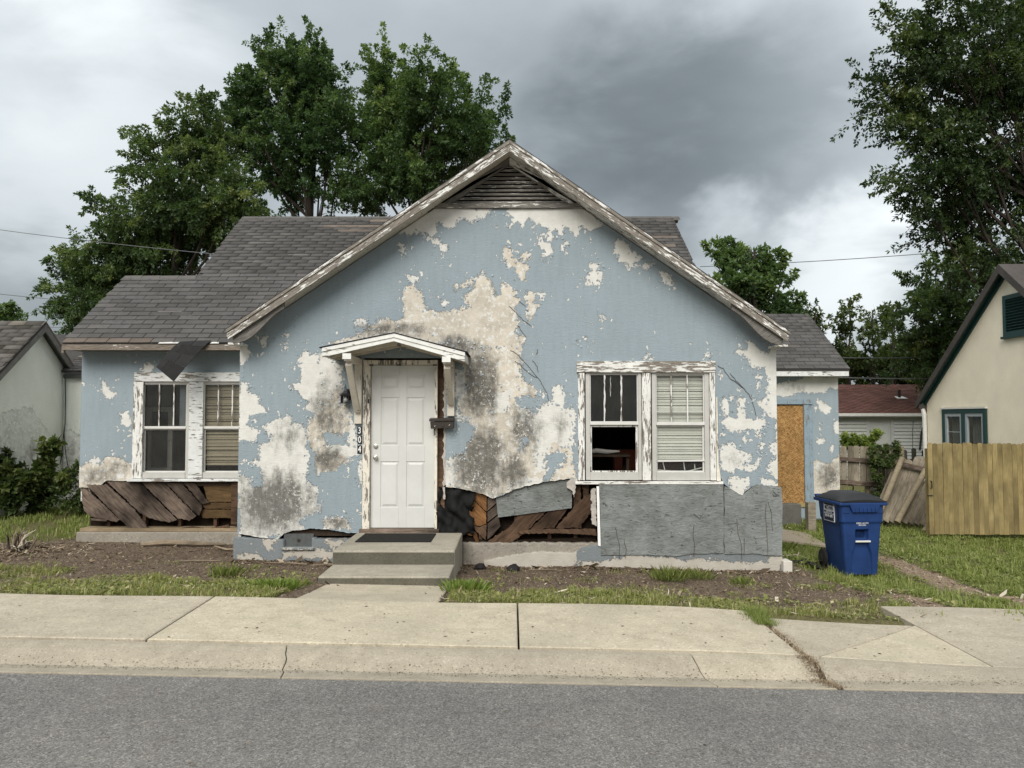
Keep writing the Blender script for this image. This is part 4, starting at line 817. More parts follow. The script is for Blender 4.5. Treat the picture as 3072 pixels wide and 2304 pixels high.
for s_, mm in ((-1, 'peel_frieze'), (1, 'peel_frieze_r')):
    q = vw[0] if s_ < 0 else vw[1]
    MB().prism([(vw[2].x, YF - 0.028, vw[2].z - 0.005), (q.x, YF - 0.028, q.z + 0.001), (q.x + s_ * 0.30, YF - 0.028, q.z + 0.001), (q.x + s_ * 0.30, YF - 0.028, roof_z(q.x + s_ * 0.30) - 0.102), (vw[2].x, YF - 0.028, roof_z(vw[2].x) - 0.102)], (0, 0.06, 0)).build('rake_frieze', MAT[mm], vent, bevel=0.003)
MB().prism([W('c6', 1330, 440, YF - 0.031), W('c6', 1395, 462, YF - 0.031), W('c6', 1385, 440, YF - 0.031), W('c6', 1190, 310, YF - 0.031), W('c6', 1165, 320, YF - 0.031), W('c6', 1230, 370, YF - 0.031)], (0, 0.006, 0)).build('bare_board', MAT['peel_frieze'], vent)
# right rear wing roof
RE_Y, RE_Z, RPIT, RR_Y = 15.2, 2.585, 0.66, 17.25
def rz_(y): return RE_Z + RPIT * (y - RE_Y)
REX = RW1 + 0.10
wr = slope_slab('wing_roof', [(2.4, RE_Y, rz_(RE_Y)), (REX, RE_Y, rz_(RE_Y)), (REX, RR_Y, rz_(RR_Y)), (2.4, RR_Y, rz_(RR_Y))], MAT['roof_felt'], house)
slope_slab('rear_roof', [(2.4, RR_Y + 0.002, rz_(RR_Y)), (REX, RR_Y + 0.002, rz_(RR_Y)), (REX, 19.3, rz_(RR_Y) - RPIT * 2.05), (2.4, 19.3, rz_(RR_Y) - RPIT * 2.05)], MAT['roof_felt'], house)
roof_tabs(wr, 3.0, REX, RE_Y - 0.015, RR_Y, rz_, lambda x, y: y < RR_Y - 0.05, RPIT, 150, MAT['shingle'], MAT['shingle_attr'], expo=0.145, seed=8)
MB().box(2.9, REX - 0.01, RE_Y - 0.004, RE_Y + 0.02, RE_Z - 0.145, RE_Z - 0.052).build('eave_fascia', MAT['pale_trim'], house, bevel=0.003)
MB().box(2.9, REX - 0.02, RE_Y + 0.022, YR + 0.04, RE_Z - 0.142, RE_Z - 0.12).build('eave_soffit', MAT['pale_trim'], house)
MB().prism([(REX - 0.14, YR, 2.4), (REX - 0.14, 19.0, 2.4), (REX - 0.14, RR_Y, rz_(RR_Y) - 0.06)], (0.04, 0, 0)).build('gable_end_wall', MAT['stucco_pale'], house)
# ------------------------------------------------------------------ house: foundations and rotted lower walls
def poly_board(name, c, pts, Y, t, m, parent, grain=None, bevel=0.002, tilt=0.0, amp=0.0, tri=None):
    """a board with a traced outline in the plane y = Y; object space x runs along its grain"""
    P = [W(c, x, y, Y) for x, y in pts]
    if amp:                                              # splintered edges
        r = random.Random(hash(name) % 1000 + len(P)); Q = []
        for i, p in enumerate(P):
            q = P[(i + 1) % len(P)]; n = max(1, int((q - p).length / 0.022))
            for k in range(n): w = p.lerp(q, k / n); Q.append(w + Vector((r.uniform(-amp, amp), 0, r.uniform(-amp, amp))))
        P = Q
    cen = sum(P, Vector()) / len(P)
    if grain is None: i = max(range(len(P)), key=lambda i: (P[(i + 1) % len(P)] - P[i]).length); g = P[(i + 1) % len(P)] - P[i]
    else: g = W(c, *grain[1], Y) - W(c, *grain[0], Y)
    ang = math.atan2(g.z, g.x); M = Matrix.Translation(cen) @ Matrix.Rotation(-ang, 4, 'Y') @ Matrix.Rotation(tilt, 4, 'X')
    Mi = M.inverted(); L = [Mi @ p for p in P]; L = [Vector((p.x, 0, p.z * (0.945 if name == 'plank' else 1.0))) for p in L]
    o = MB().prism(L, (0, t, 0)).build(name, m, parent, bevel=bevel)
    if parent is not None and parent.type != 'EMPTY': o.matrix_basis = M
    else: o.matrix_basis = M
    return o
# footings
fz_l = W('s', 800, 1612, YF).z; fz_r = W('s', 1500, 1630, YF).z
def footing(name, x0, x1, y0, y1, z1, m, white, tan, z0=-0.62, jag=0.0):
    def top(x): return z1 + rag(x + 3, jag)
    return stucco_wall(name, house, m, y0, x0, x1, lambda x: z0, top, [], white, tan, [], [((x0 + x1) / 2, z0 + 0.30, 9, 0.10, 0.5)], 0.025, y1 - y0)
vent_x0, vent_x1, vent_z0, vent_z1 = rect('s', 853, 1603, 937, 1641, YF)
def foot_top_l(x): return float(np.interp(x, [-3.46, -2.85, -2.82, -2.46, -2.44, -2.2, -1.9], [0.13, 0.105, 0.125, 0.125, 0.11, 0.105, 0.12]))
Yq = YF - 0.03
stucco_wall('footing', house, MAT['footing_paint'], Yq, WX0 - 0.035, -1.9, lambda x: -0.55, lambda x: foot_top_l(x) + rag(x, 0.01), [(vent_x0, vent_x1, vent_z0, vent_z1)],
            [xz('s', p, Yq) for p in ([(788, 1620), (830, 1618), (815, 1645), (803, 1655)], [(978, 1618), (1030, 1620), (1020, 1640), (990, 1640)], [(845, 1655), (900, 1650), (1000, 1648), (1010, 1672), (850, 1675)], [(708, 1665), (780, 1662), (800, 1680), (708, 1690)])],
            [], [], [(-2.9, -0.20, 0.9, 0.05, 0.9), (-2.2, -0.2, 0.5, 0.05, 0.9)], 0.02, 0.35)
vent_o = MB().box(vent_x0 - 0.01, vent_x1 + 0.01, Yq + 0.05, Yq + 0.07, vent_z0 - 0.01, vent_z1 + 0.005).build('foundation_vent', MAT['vent_metal'], house)
MB().lathe(((vent_x0 + vent_x1) / 2, Yq + 0.045, (vent_z0 + vent_z1) / 2), [(0.022, 0), (0.022, 0.01), (0.012, 0.012)], 14, 'Y').build('vent_knob', MAT['brown_metal'], vent_o)
MB().box(vent_x0 - 0.02, vent_x1 + 0.03, Yq - 0.03, Yq + 0.06, vent_z0 - 0.03, vent_z0 - 0.002).build('vent_ledge', MAT['footing_paint'], vent_o, bevel=0.006)
stucco_wall('footing', house, MAT['footing'], YF + 0.03, -0.62, WX1 + 0.01, lambda x: -0.66, lambda x: fz_r + rag(x, 0.012), [], [], [], [], [], 0.03, 0.30)
stucco_wall('footing_render', house, MAT['footing_paint'], Yq, -0.35, WX1 + 0.03, lambda x: -0.66,
            lambda x: float(np.interp(x, [-0.35, 0.0, 0.35, 0.75, 0.86, 1.0, 1.1, 3.3], [-0.16, -0.09, -0.045, -0.06, -0.01, 0.03, 0.02, 0.0])) + rag(x, 0.014), [],
            [xz('s', p, Yq) for p in ([(1440, 1655), (1600, 1640), (1730, 1640), (1725, 1720), (1440, 1720)], [(1740, 1685), (1900, 1668), (2100, 1680), (2340, 1690), (2345, 1740), (1760, 1720)], [(2300, 1672), (2345, 1668), (2345, 1700), (2310, 1700)])], [], [], [(1.5, -0.32, 2.2, 0.06, 0.7)], 0.022, 0.10)
MB().box(LWX + 0.03, -3.46, YL - 0.10, YL + 0.25, -0.55, W('cl', 1000, 992, YL - 0.1).z).build('footing', MAT['footing'], house, bevel=0.012)
MB().box(LWX + 0.06, -3.46, YL - 0.06, YL + 0.2, W('cl', 1000, 990, YL - 0.1).z, W('cl', 1000, 952, YL - 0.1).z).build('sill_plate', MAT['wood_tan'], house, bevel=0.004)
# sheathing behind the lost stucco, recess shade put into its near-black colour, with studs
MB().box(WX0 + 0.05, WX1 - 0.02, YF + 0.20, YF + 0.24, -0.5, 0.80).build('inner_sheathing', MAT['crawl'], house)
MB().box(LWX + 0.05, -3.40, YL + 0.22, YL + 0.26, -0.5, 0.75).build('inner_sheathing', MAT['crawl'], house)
for x in (-0.42, 0.03, 0.45, 0.78): MB().box(x, x + 0.045, YF + 0.11, YF + 0.19, fz_r - 0.01, 0.8).build('stud', MAT['rot_brown'], house)
for x in (-5.7, -5.2, -4.7, -4.2, -3.55): MB().box(x, x + 0.045, YL + 0.10, YL + 0.19, 0.10, 0.75).build('stud', MAT['rot_brown'], house)
MB().box(WX0, WX0 + 0.03, YF + 0.052, YL + 0.0, -0.3, 2.62).build('side_return_wall', MAT['stucco_pale'], house)
MB().box(WX1 - 0.03, WX1, YF + 0.052, 12.2, -0.3, 2.62).build('side_return_wall', MAT['stucco_pale'], house)
# left wing: diagonal sheathing planks
YP = YL + 0.025
for i, (pts, m) in enumerate((([(178, 430), (225, 455), (640, 838), (600, 872), (420, 832), (290, 812), (205, 742), (180, 600)], 'rot_grey'),
    ([(233, 420), (440, 420), (470, 400), (830, 728), (960, 900), (1072, 1072), (850, 1078), (740, 940), (628, 832)], 'rot_grey'),
    ([(478, 385), (884, 385), (1332, 838), (1240, 872), (1100, 852), (950, 812), (862, 752), (836, 722)], 'rot_grey'),
    ([(893, 385), (1168, 385), (1565, 790), (1480, 852), (1390, 835), (1340, 838)], 'rot_grey'), ([(1178, 385), (1390, 400), (1640, 680), (1595, 790), (1570, 788)], 'rot_grey'), ([(1402, 390), (1540, 390), (1722, 640), (1625, 652)], 'rot_grey'))):
    low = 0.02 if i != 1 else -0.035
    poly_board('plank', 'cl', pts, YP - (0.05 if i == 1 else 0.0) - (0.0, 0.0, 0.010, -0.006, 0.008, -0.002)[i], 0.022, MAT[m], house, grain=((200, 400), (700, 880)), amp=0.007)
for i, (y0, y1) in enumerate(((395, 628), (636, 712), (720, 822))):
    poly_board('lath_board', 'cl', [(1640 - 20 * i, y0), (1995, y0), (1992, y1), (1700 - 30 * i, y1)], YL + 0.07, 0.02, MAT['lath'], house, grain=((1600, 0), (1990, 0)), amp=0.004)
MB().box(*[W('cl', 1985, 400, YL).x, W('cl', 2060, 400, YL).x], YL + 0.01, YL + 0.09, 0.13, 0.72).build('corner_stud', MAT['rot_brown'], house)
poly_board('splinter', 'cl', [(1300, 955), (1500, 925), (1700, 950), (1950, 900), (1960, 930), (1700, 975), (1500, 950), (1320, 975)], YL - 0.02, 0.03, MAT['rot_brown'], house, amp=0.003)
poly_board('splinter', 'cl', [(290, 825), (480, 840), (480, 862), (292, 850)], YL + 0.03, 0.02, MAT['rot_grey'], house)
# right of the door: tarp, orange sheathing, chevron planks, rotten sill
YB = YF + 0.07
o1 = poly_board('sheathing_board', 'c5', [(505, 270), (725, 300), (722, 545), (560, 388)], YB, 0.02, MAT['board_orange'], house, grain=((560, 388), (720, 545)), amp=0.003)
poly_board('sheathing_board', 'c5', [(505, 350), (552, 398), (720, 555), (720, 690), (640, 720), (560, 700), (515, 600)], YB + 0.003, 0.02, MAT['board_orange'], house, grain=((560, 388), (720, 545)), amp=0.004)
poly_board('sheathing_board', 'c5', [(540, 700), (640, 728), (720, 698), (722, 800), (715, 890), (640, 820), (590, 780)], YB - 0.005, 0.02, MAT['rot_brown'], house, grain=((560, 700), (720, 880)), amp=0.008)
poly_board('sheathing_board', 'c5', [(450, 790), (540, 760), (600, 800), (650, 960), (625, 970), (560, 840), (500, 830)], YB - 0.02, 0.02, MAT['board_orange'], house, grain=((560, 760), (640, 960)), amp=0.006)
for pts in ([(734, 380), (850, 300), (850, 435), (734, 538)], [(734, 548), (850, 445), (862, 572), (734, 672)], [(734, 684), (864, 582), (892, 720), (800, 830), (736, 880)]):
    poly_board('plank', 'c5', pts, YB, 0.02, MAT['board_orange'] if pts[0][1] > 1000 else MAT['rot_grey'], house, grain=((734, 540), (850, 437)), amp=0.002)
for i, (pts, m) in enumerate((([(738, 890), (1010, 715), (1110, 560), (1450, 480), (1440, 556), (1182, 800), (945, 980), (850, 985), (738, 935)], 'rot_brown'),
    ([(1190, 800), (1238, 756), (1446, 556), (1560, 470), (1760, 440), (1700, 520), (1545, 742), (1235, 768)], 'rot_brown'), ([(1550, 745), (1785, 478), (1900, 360), (2000, 300), (1990, 560), (1835, 742)], 'rot_brown'),
    ([(1780, 205), (1860, 205), (1870, 760), (1800, 760)], 'rot_brown'), ([(1880, 210), (1960, 215), (1955, 330), (1890, 400)], 'rot_brown'))):
    poly_board('plank', 'c5', pts, YB - 0.006 * (i % 3), 0.022, MAT[m], house, grain=((1190, 800), (1446, 556)) if i < 3 else None, amp=0.008)
poly_board('rotten_sill', 'c5', [(1100, 790), (1300, 760), (2040, 755), (2050, 830), (1600, 800), (1130, 815)], YF + 0.02, 0.06, MAT['rot_brown'], house, amp=0.006)
poly_board('rotten_sill', 'c5', [(420, 820), (730, 900), (2040, 850), (2045, 905), (420, 905)], YF + 0.10, 0.05, MAT['crawl'], house)  # near-black strip below the sill: shade of the open gap put into colour
def tarp():
    n = 22; a0, a1 = W('c5', 150, 235, YF + 0.02), W('c5', 560, 820, YF + 0.02); V = []; r = np.random.default_rng(2)
    for i in range(n):
        for j in range(n):
            s, t = i / (n - 1), j / (n - 1); x = a0.x + (a1.x - a0.x) * s; z = a0.z + (a1.z - a0.z) * t
            w = 0.045 * math.sin(s * 11 + 3.5 * math.sin(t * 5)) * (0.4 + math.sin(t * 3.1)) + 0.07 * (float(vnoise(s * 5, t * 5, 1.7)) - 0.5) + 0.04 * (float(vnoise(s * 12, t * 9, 1.3, 2)) - 0.5)
            if i in (0, n - 1) or j in (0, n - 1): x += r.uniform(-0.03, 0.03); z += r.uniform(-0.03, 0.03)
            V.append((x - 0.06 * (1 - s) * t * t, YF + 0.035 - w * 0.9 - 0.05 * t * (1 - s), z))
    me = np_mesh('tarp', V, grid_faces(n, n), smooth=True); o = mesh_obj('felt_sheet', me, MAT['tarp'], house); m = o.modifiers.new('s', 'SOLIDIFY'); m.thickness = 0.004
tarp()
# grey plywood patches nailed over the hole
def ragged_panel(name, c, pts, Y, t, seed, amp=0.006):
    r = random.Random(seed); P = []
    for i, (x, y) in enumerate(pts):
        x2, y2 = pts[(i + 1) % len(pts)]; a, b = W(c, x, y, Y), W(c, x2, y2, Y); n = max(1, int((b - a).length / 0.07))
        for k in range(n): p = a.lerp(b, k / n); P.append(p + Vector((r.uniform(-amp, amp), 0, r.uniform(-amp, amp))))
    return MB().prism(P, (0, t, 0)).build(name, MAT['grey_board'], house, bevel=0.002)
poly_board('plywood_patch', 'c3', [(522, 940), (1010, 850), (1030, 860), (1030, 1050), (540, 1112)], YF + 0.045, 0.012, MAT['grey_board'], house, amp=0.002)
ragged_panel('plywood_patch', 'c4', [(328, 893), (1152, 893), (1153, 1350), (955, 1352), (860, 1370), (700, 1362), (340, 1362)], YF - 0.046, 0.014, 3)
ragged_panel('plywood_patch', 'c4', [(1158, 905), (1200, 925), (1275, 968), (1318, 930), (1372, 885), (1440, 905), (1538, 908), (1545, 1120), (1540, 1368), (1350, 1352), (1158, 1352)], YF - 0.048, 0.014, 5)
MB().prism([W('c3', 1194, 905, YF - 0.05), W('c3', 1211, 905, YF - 0.05), W('c3', 1222, 1305, YF - 0.05), W('c3', 1204, 1298, YF - 0.05)], (0, 0.02, 0)).build('edge_strip', MAT['white_paint'], house, bevel=0.002)
poly_board('stucco_chunk', 'c5', [(1990, 270), (2040, 260), (2050, 720), (2000, 690), (1985, 620), (1995, 560), (1975, 520), (2000, 440), (1980, 400)], YF - 0.01, 0.05, MAT['plaster_rim'], house, amp=0.007)
poly_board('stucco_chunk', 'c5', [(1690, 200), (1740, 150), (1830, 150), (1800, 230), (1780, 380), (1760, 300), (1700, 260)], YF - 0.012, 0.05, MAT['plaster_rim'], house, amp=0.008)
# torn corner of the paint skin on the big panel
MB().prism([W('c4', 955, 1085, YF - 0.052), W('c4', 990, 1078, YF - 0.056), W('c4', 1015, 1085, YF - 0.052), W('c4', 992, 1115, YF - 0.072)], (0, 0.003, 0)).build('peeled_flap', MAT['grey_board'], house)

# ------------------------------------------------------------------ front door
dx0, dx1, dz0, dz1 = rect('s', 1115, 1096, 1303, 1583, YF + 0.05)
YD = YF + 0.045
door = MB().box(dx0, dx1, YD + 0.010, YD + 0.045, dz0, dz1).build('front_door', MAT['white_door'], house)
dw = dx1 - dx0; pc = [(0.155, 0.44), (0.56, 0.845)]; rows = [(0.855, 0.935), (0.505, 0.80), (0.125, 0.405)]
xs_ = [0, *pc[0], *pc[1], 1]; dh = dz1 - dz0
fr = MB()
fr.box(dx0, dx0 + dw * pc[0][0], YD, YD + 0.010, dz0, dz1).box(dx0 + dw * pc[0][1], dx0 + dw * pc[1][0], YD, YD + 0.010, dz0, dz1).box(dx0 + dw * pc[1][1], dx1, YD, YD + 0.010, dz0, dz1)
for a, b in pc:
    z = dz0
    for (r0, r1) in rows[::-1]: fr.box(dx0 + dw * a, dx0 + dw * b, YD + 0.0002, YD + 0.010, z, dz0 + dh * r0); z = dz0 + dh * r1
    fr.box(dx0 + dw * a, dx0 + dw * b, YD + 0.0002, YD + 0.010, z, dz1)
fr.build('door_skin', MAT['white_door'], door, bevel=0.003)
for a, b in pc:
    for r0, r1 in rows:
        x0, x1, z0, z1 = dx0 + dw * a, dx0 + dw * b, dz0 + dh * r0, dz0 + dh * r1; g, h = 0.012, 0.038
        P0 = [(x0 + g, YD + 0.0095, z0 + g), (x1 - g, YD + 0.0095, z0 + g), (x1 - g, YD + 0.0095, z1 - g), (x0 + g, YD + 0.0095, z1 - g)]
        P1 = [(x0 + h, YD - 0.001, z0 + h), (x1 - h, YD - 0.001, z0 + h), (x1 - h, YD - 0.001, z1 - h), (x0 + h, YD - 0.001, z1 - h)]
        MB().add(P0 + P1, [(0, 1, 5, 4), (1, 2, 6, 5), (2, 3, 7, 6), (3, 0, 4, 7), (4, 5, 6, 7)]).build('door_panel', MAT['white_door'], door)
for (x, y, nm) in ((728, 1250, 'deadbolt'), (728, 1372, 'door_knob')):
    p = W('c8', x, y, YD)
    prof_ = [(0.030, 0.0), (0.030, -0.010), (0.022, -0.014), (0.022, -0.022), (0.008, -0.024)] if nm == 'deadbolt' else [(0.032, 0.0), (0.030, -0.008), (0.012, -0.012), (0.012, -0.028), (0.026, -0.036), (0.029, -0.048), (0.022, -0.060), (0.006, -0.064)]
    MB().lathe((p.x, YD, p.z), prof_, 20, 'Y').build(nm, MAT['chrome'], door, smooth=True)
fx0, fx1 = W('s', 1093, 0, YF).x, W('s', 1320, 0, YF).x; ftop = W('s', 1300, 1080, YF).z
jx = W('s', 1100, 0, YF).x
MB().box(jx, dx0 - 0.004, YF - 0.02, YF + 0.10, 0.19, ftop).build('door_jamb', MAT['jamb'], house, bevel=0.004)
MB().box(dx1 + 0.004, fx1 - 0.01, YF - 0.02, YF + 0.10, 0.19, ftop).build('door_jamb', MAT['jamb'], house, bevel=0.004)
MB().box(dx0 - 0.004, dx1 + 0.004, YF - 0.015, YF + 0.10, dz1 + 0.004, ftop - 0.002).build('door_head', MAT['jamb'], house, bevel=0.004)
for (x, y, w, h) in ((680, 352, 50, 14), (985, 352, 50, 14), (1385, 352, 50, 14), (650, 750, 16, 50)):
    p = W('c8', x, y, YF); k = 0.2713 / 239; MB().box(p.x - w * k / 2, p.x + w * k / 2, YF - 0.024, YF - 0.014, p.z - h * k / 2, p.z + h * k / 2).build('mortise', MAT['black_metal'], house)
MB().box(fx0 - 0.004, jx - 0.001, YF + 0.012, YF + 0.10, 0.16, ftop + 0.01).build('stop_strip', MAT['rot_grey'], house)
MB().box(fx1 - 0.010, door_h[1], YF + 0.05, YF + 0.12, 0.19, ftop + 0.01).build('bare_stud', MAT['rot_brown'], house)
r_ = random.Random(4)
zz = np.arange(0.60, ftop, 0.035); lft = [(door_h[1] - 0.004 - max(0, r_.gauss(0.006, 0.011)), YF - 0.004, z) for z in zz]; rgt = [(door_h[1] + 0.012 + r_.uniform(-0.004, 0.006), YF - 0.004, z) for z in zz[::-1]]
MB().prism(lft + rgt, (0, 0.045, 0)).build('broken_plaster_edge', MAT['plaster_rim'], house)
MB().box(fx0, fx1 + 0.02, YF - 0.06, YF + 0.12, 0.172, dz0 - 0.004).build('threshold', MAT['rot_grey'], house, bevel=0.006)

# ------------------------------------------------------------------ windows
def frame(mb, x0, x1, z0, z1, w, y0, y1, wb=None):
    wb = wb or w
    mb.box(x0, x0 + w, y0, y1, z0, z1).box(x1 - w, x1, y0, y1, z0, z1).box(x0 + w, x1 - w, y0 + 0.001, y1, z1 - w, z1).box(x0 + w, x1 - w, y0 + 0.001, y1, z0, z0 + wb)
def blinds(parent, x0, x1, z0, z1, y, m, pitch=0.022, ang=72):
    mb = MB(); n = int((z1 - z0) / pitch)
    for i in range(n):
        M = Matrix.Translation((0, y, z0 + (i + 0.5) * pitch)) @ Matrix.Rotation(math.radians(ang + random.uniform(-1.2, 1.2)), 4, 'X') @ Matrix.Rotation(random.uniform(-0.004, 0.004), 4, 'Y')
        mb.box(x0, x1, -0.0125, 0.0125, -0.0006, 0.0006, M)
    tag(mb.build('blind', m, parent), kind='stuff')
def muntins(parent, xs, z0, z1, y, m, rag_=0.0, w=0.016):
    for x in xs:
        if not rag_: MB().box(x - w / 2, x + w / 2, y, y + 0.018, z0, z1).build('muntin', m, parent, bevel=0.002)
        else:
            pts = [(x + random.uniform(-rag_, rag_), y + 0.01, z0 + (z1 - z0) * t) for t in np.linspace(0, 1, 14)]
            MB().tube(pts, [w * random.uniform(0.45, 0.95) for _ in pts], 6).build('muntin', m, parent)
def window(name, c, outer, up, rail, lo, Y, dx=0.0, up_glass=True, lo_glass=True, munt=(), ragm=0.0, bl=None, curtain=False, sx=None, lab=None):
    x0, x1, z0, z1 = rect(c, *outer, Y); ux0, ux1, uz0, uz1 = rect(c, *up, Y + 0.02); lx0, lx1, lz0, lz1 = rect(c, *lo, Y + 0.04); k0, k1, kz0, kz1 = rect(c, *rail, Y + 0.01)
    sh = lambda *a: [v + dx for v in a]
    x0, x1, ux0, ux1, lx0, lx1, k0, k1 = sh(x0, x1, ux0, ux1, lx0, lx1, k0, k1)
    mb = MB(); yb = Y + 0.03                              # storm frame: stepped
    mb.box(x0, ux0 - 0.012, Y - 0.012, yb, z0 + 0.001, z1).box(ux1 + 0.012, x1, Y - 0.012, yb, z0 + 0.001, z1).box(ux0 - 0.012, ux1 + 0.012, Y - 0.011, yb, uz1 + 0.012, z1).box(ux0 - 0.012, ux1 + 0.012, Y - 0.02, yb, z0, lz0 - 0.012)
    wn = mb.build(name, MAT['aluminium'], house, bevel=0.003)
    if lab: wn['label'] = lab
    st_ = MB(); frame(st_, ux0 - 0.012, ux1 + 0.012, kz0 + 0.005, uz1 + 0.012, 0.013, Y + 0.006, Y + 0.028); st_.build('upper_sash', MAT['white_alu'], wn, bevel=0.002)
    st_ = MB(); frame(st_, min(lx0, ux0) - 0.012, max(lx1, ux1) + 0.012, lz0 - 0.03, kz0 + 0.002, 0.02 if lo_glass else 0.028, Y + 0.031, Y + 0.055, 0.035); st_.build('lower_sash', MAT['peel_mull'] if not lo_glass else MAT['white_alu'], wn, bevel=0.002)
    MB().box(k0, k1, Y - 0.004, Y + 0.03, kz0, kz1).build('meeting_rail', MAT['white_alu'], wn, bevel=0.004)
    if up_glass: MB().box(ux0 - 0.003, ux1 + 0.003, Y + 0.016, Y + 0.019, kz1 - 0.002, uz1 + 0.003).build('pane', MAT['glass'], wn)
    if lo_glass: MB().box(lx0 - 0.003, lx1 + 0.003, Y + 0.041, Y + 0.044, lz0 - 0.003, kz0 + 0.003).build('pane', MAT['glass'], wn)
    zr = uz0 - 0.01
    muntins(wn, [ux0 + (ux1 - ux0) * t for t in munt], zr, uz1 + 0.01, Y - 0.006, MAT['peel_mull'], ragm)
    if bl: blinds(wn, ux0 - 0.02, ux1 + 0.02, bl[0], uz1 + 0.04, Y + 0.075, MAT[bl[1]], bl[2])
    return wn, (ux0, ux1, uz0, uz1, lx0, lx1, lz0, lz1)
YW = YF + 0.015
w1, g1 = window('window', 'c7', (222, 228, 890, 1500), (282, 256, 833, 802), (275, 806, 852, 848), (282, 856, 822, 1395), YW, munt=(0.30, 0.66), ragm=0.004, lo_glass=False, lab='storm window with broken ragged muntins and open black lower half')
w2, g2 = window('window', 'c7', (1005, 232, 1695, 1505), (1062, 262, 1617, 812), (1062, 816, 1640, 852), (1075, 856, 1602, 1395), YW, munt=(0.31, 0.66), bl=(W('c7', 1300, 1275, YF).z, 'blind', 0.020), lab='storm window with closed pale blinds')
a = W('c7', 520, 270, YW + 0.05); MB().tube([(a.x, YW + 0.055, a.z), (a.x - 0.004, YW + 0.05, a.z - 0.06), (a.x + 0.003, YW + 0.053, a.z - 0.12), (a.x - 0.004, YW + 0.05, a.z - 0.17), (a.x - 0.002, YW + 0.052, a.z - 0.26)], [0.008, 0.006, 0.007, 0.010, 0.003], 6).build('hanging_splinter', MAT['peel_mull'], w1)
a, b = W('c7', 1068, 690, YW + 0.02), W('c7', 1622, 690, YW + 0.02); MB().box(a.x, b.x, YW + 0.02, YW + 0.034, a.z - 0.006, a.z + 0.006).build('cross_bar', MAT['white_alu'], w2)
a, b = W('c7', 1075, 1275, YW + 0.02), W('c7', 1650, 1268, YW + 0.02); MB().beam((a.x, YW + 0.022, a.z), (b.x, YW + 0.022, b.z), 0.02, 0.022).build('slipped_rail', MAT['white_alu'], w2)
# blinds end short: pieces askew at the bottom, dark gap
for (x0, y0, x1, y1) in ((1140, 1290, 1165, 1390), (1385, 1290, 1400, 1385), (1080, 1380, 1300, 1400), (1420, 1400, 1600, 1355), (1515, 1310, 1520, 1370)):
    a, b = W('c7', x0, y0, YW + 0.09), W('c7', x1, y1, YW + 0.09); MB().beam(a, b, 0.006, 0.012).build('fallen_slat', MAT['blind'], w2)
for nm, r4, m, y0 in (('head_casing', (118, 92, 1762, 226), 'peel_head', -0.034), ('side_casing', (133, 232, 216, 1505), 'peel_z', -0.026), ('mullion', (892, 232, 1004, 1505), 'peel_mull', -0.026), ('side_casing', (1692, 232, 1772, 1505), 'peel_z', -0.026), ('window_sill', (100, 1516, 1850, 1550), 'peel_x', -0.055)):
    x0, x1, z0, z1 = rect('c7', *r4, YF - 0.02)
    MB().box(x0, x1, YF + y0, YF + 0.03, z0, z1).build(nm, MAT[m], house, bevel=0.004)
MB().prism([W('c7', 1772, 520, YF - 0.02), W('c7', 1785, 520, YF - 0.02), W('c7', 1800, 1300, YF - 0.02), W('c7', 1830, 1510, YF - 0.02), W('c7', 1778, 1510, YF - 0.02)], (0, 0.02, 0)).build('loose_casing_strip', MAT['jamb'], house)
# left wing windows
YV = YL + 0.015
w3, g3 = window('window', 'c1', (882, 300, 1178, 900), (905, 320, 1158, 572), (890, 578, 1158, 594), (918, 600, 1152, 858), YV, munt=(0.36, 0.71), lab='clear glass storm window with a dark room behind')
w4, g4 = window('window', 'c1', (882, 300, 1178, 900), (905, 320, 1158, 572), (890, 578, 1158, 594), (918, 600, 1152, 858), YV, dx=0.846, munt=(0.33, 0.67), bl=(0.95, 'blind_brown', 0.024), lab='storm window with brown slatted blinds half hidden by the corner')
for nm, x0_, y0_, x1_, y1_, m, yy in (('head_casing', 838, 243, 1680, 300, 'pale_trim', -0.034), ('side_casing', 832, 302, 881, 902, 'peel_z', -0.026), ('mullion', 1180, 302, 1256, 902, 'pale_trim', -0.026), ('side_casing', 1556, 302, 1610, 902, 'peel_z', -0.026), ('window_sill', 795, 904, 1660, 921, 'pale_trim', -0.055)):
    x0, x1, z0, z1 = rect('c1', x0_, y0_, x1_, y1_, YL - 0.02); MB().box(x0, x1, YL + yy, YL + 0.03, z0, z1).build(nm, MAT[m], house, bevel=0.004)
MB().box(g3[1] - 0.13, g3[1] + 0.03, YV + 0.10, YV + 0.12, g3[2] - 0.05, g3[3] + 0.02).build('curtain', MAT['curtain'], w3)
a = rect('c1', 925, 705, 1035, 845, YV + 0.9)
fr_ = MB(); frame(fr_, a[0] - 0.05, a[1] + 0.08, a[2] - 0.05, a[3] + 0.6, 0.07, YV + 0.9, YV + 0.94); fr_.build('inner_door_frame', MAT['bracket_paint'], house)
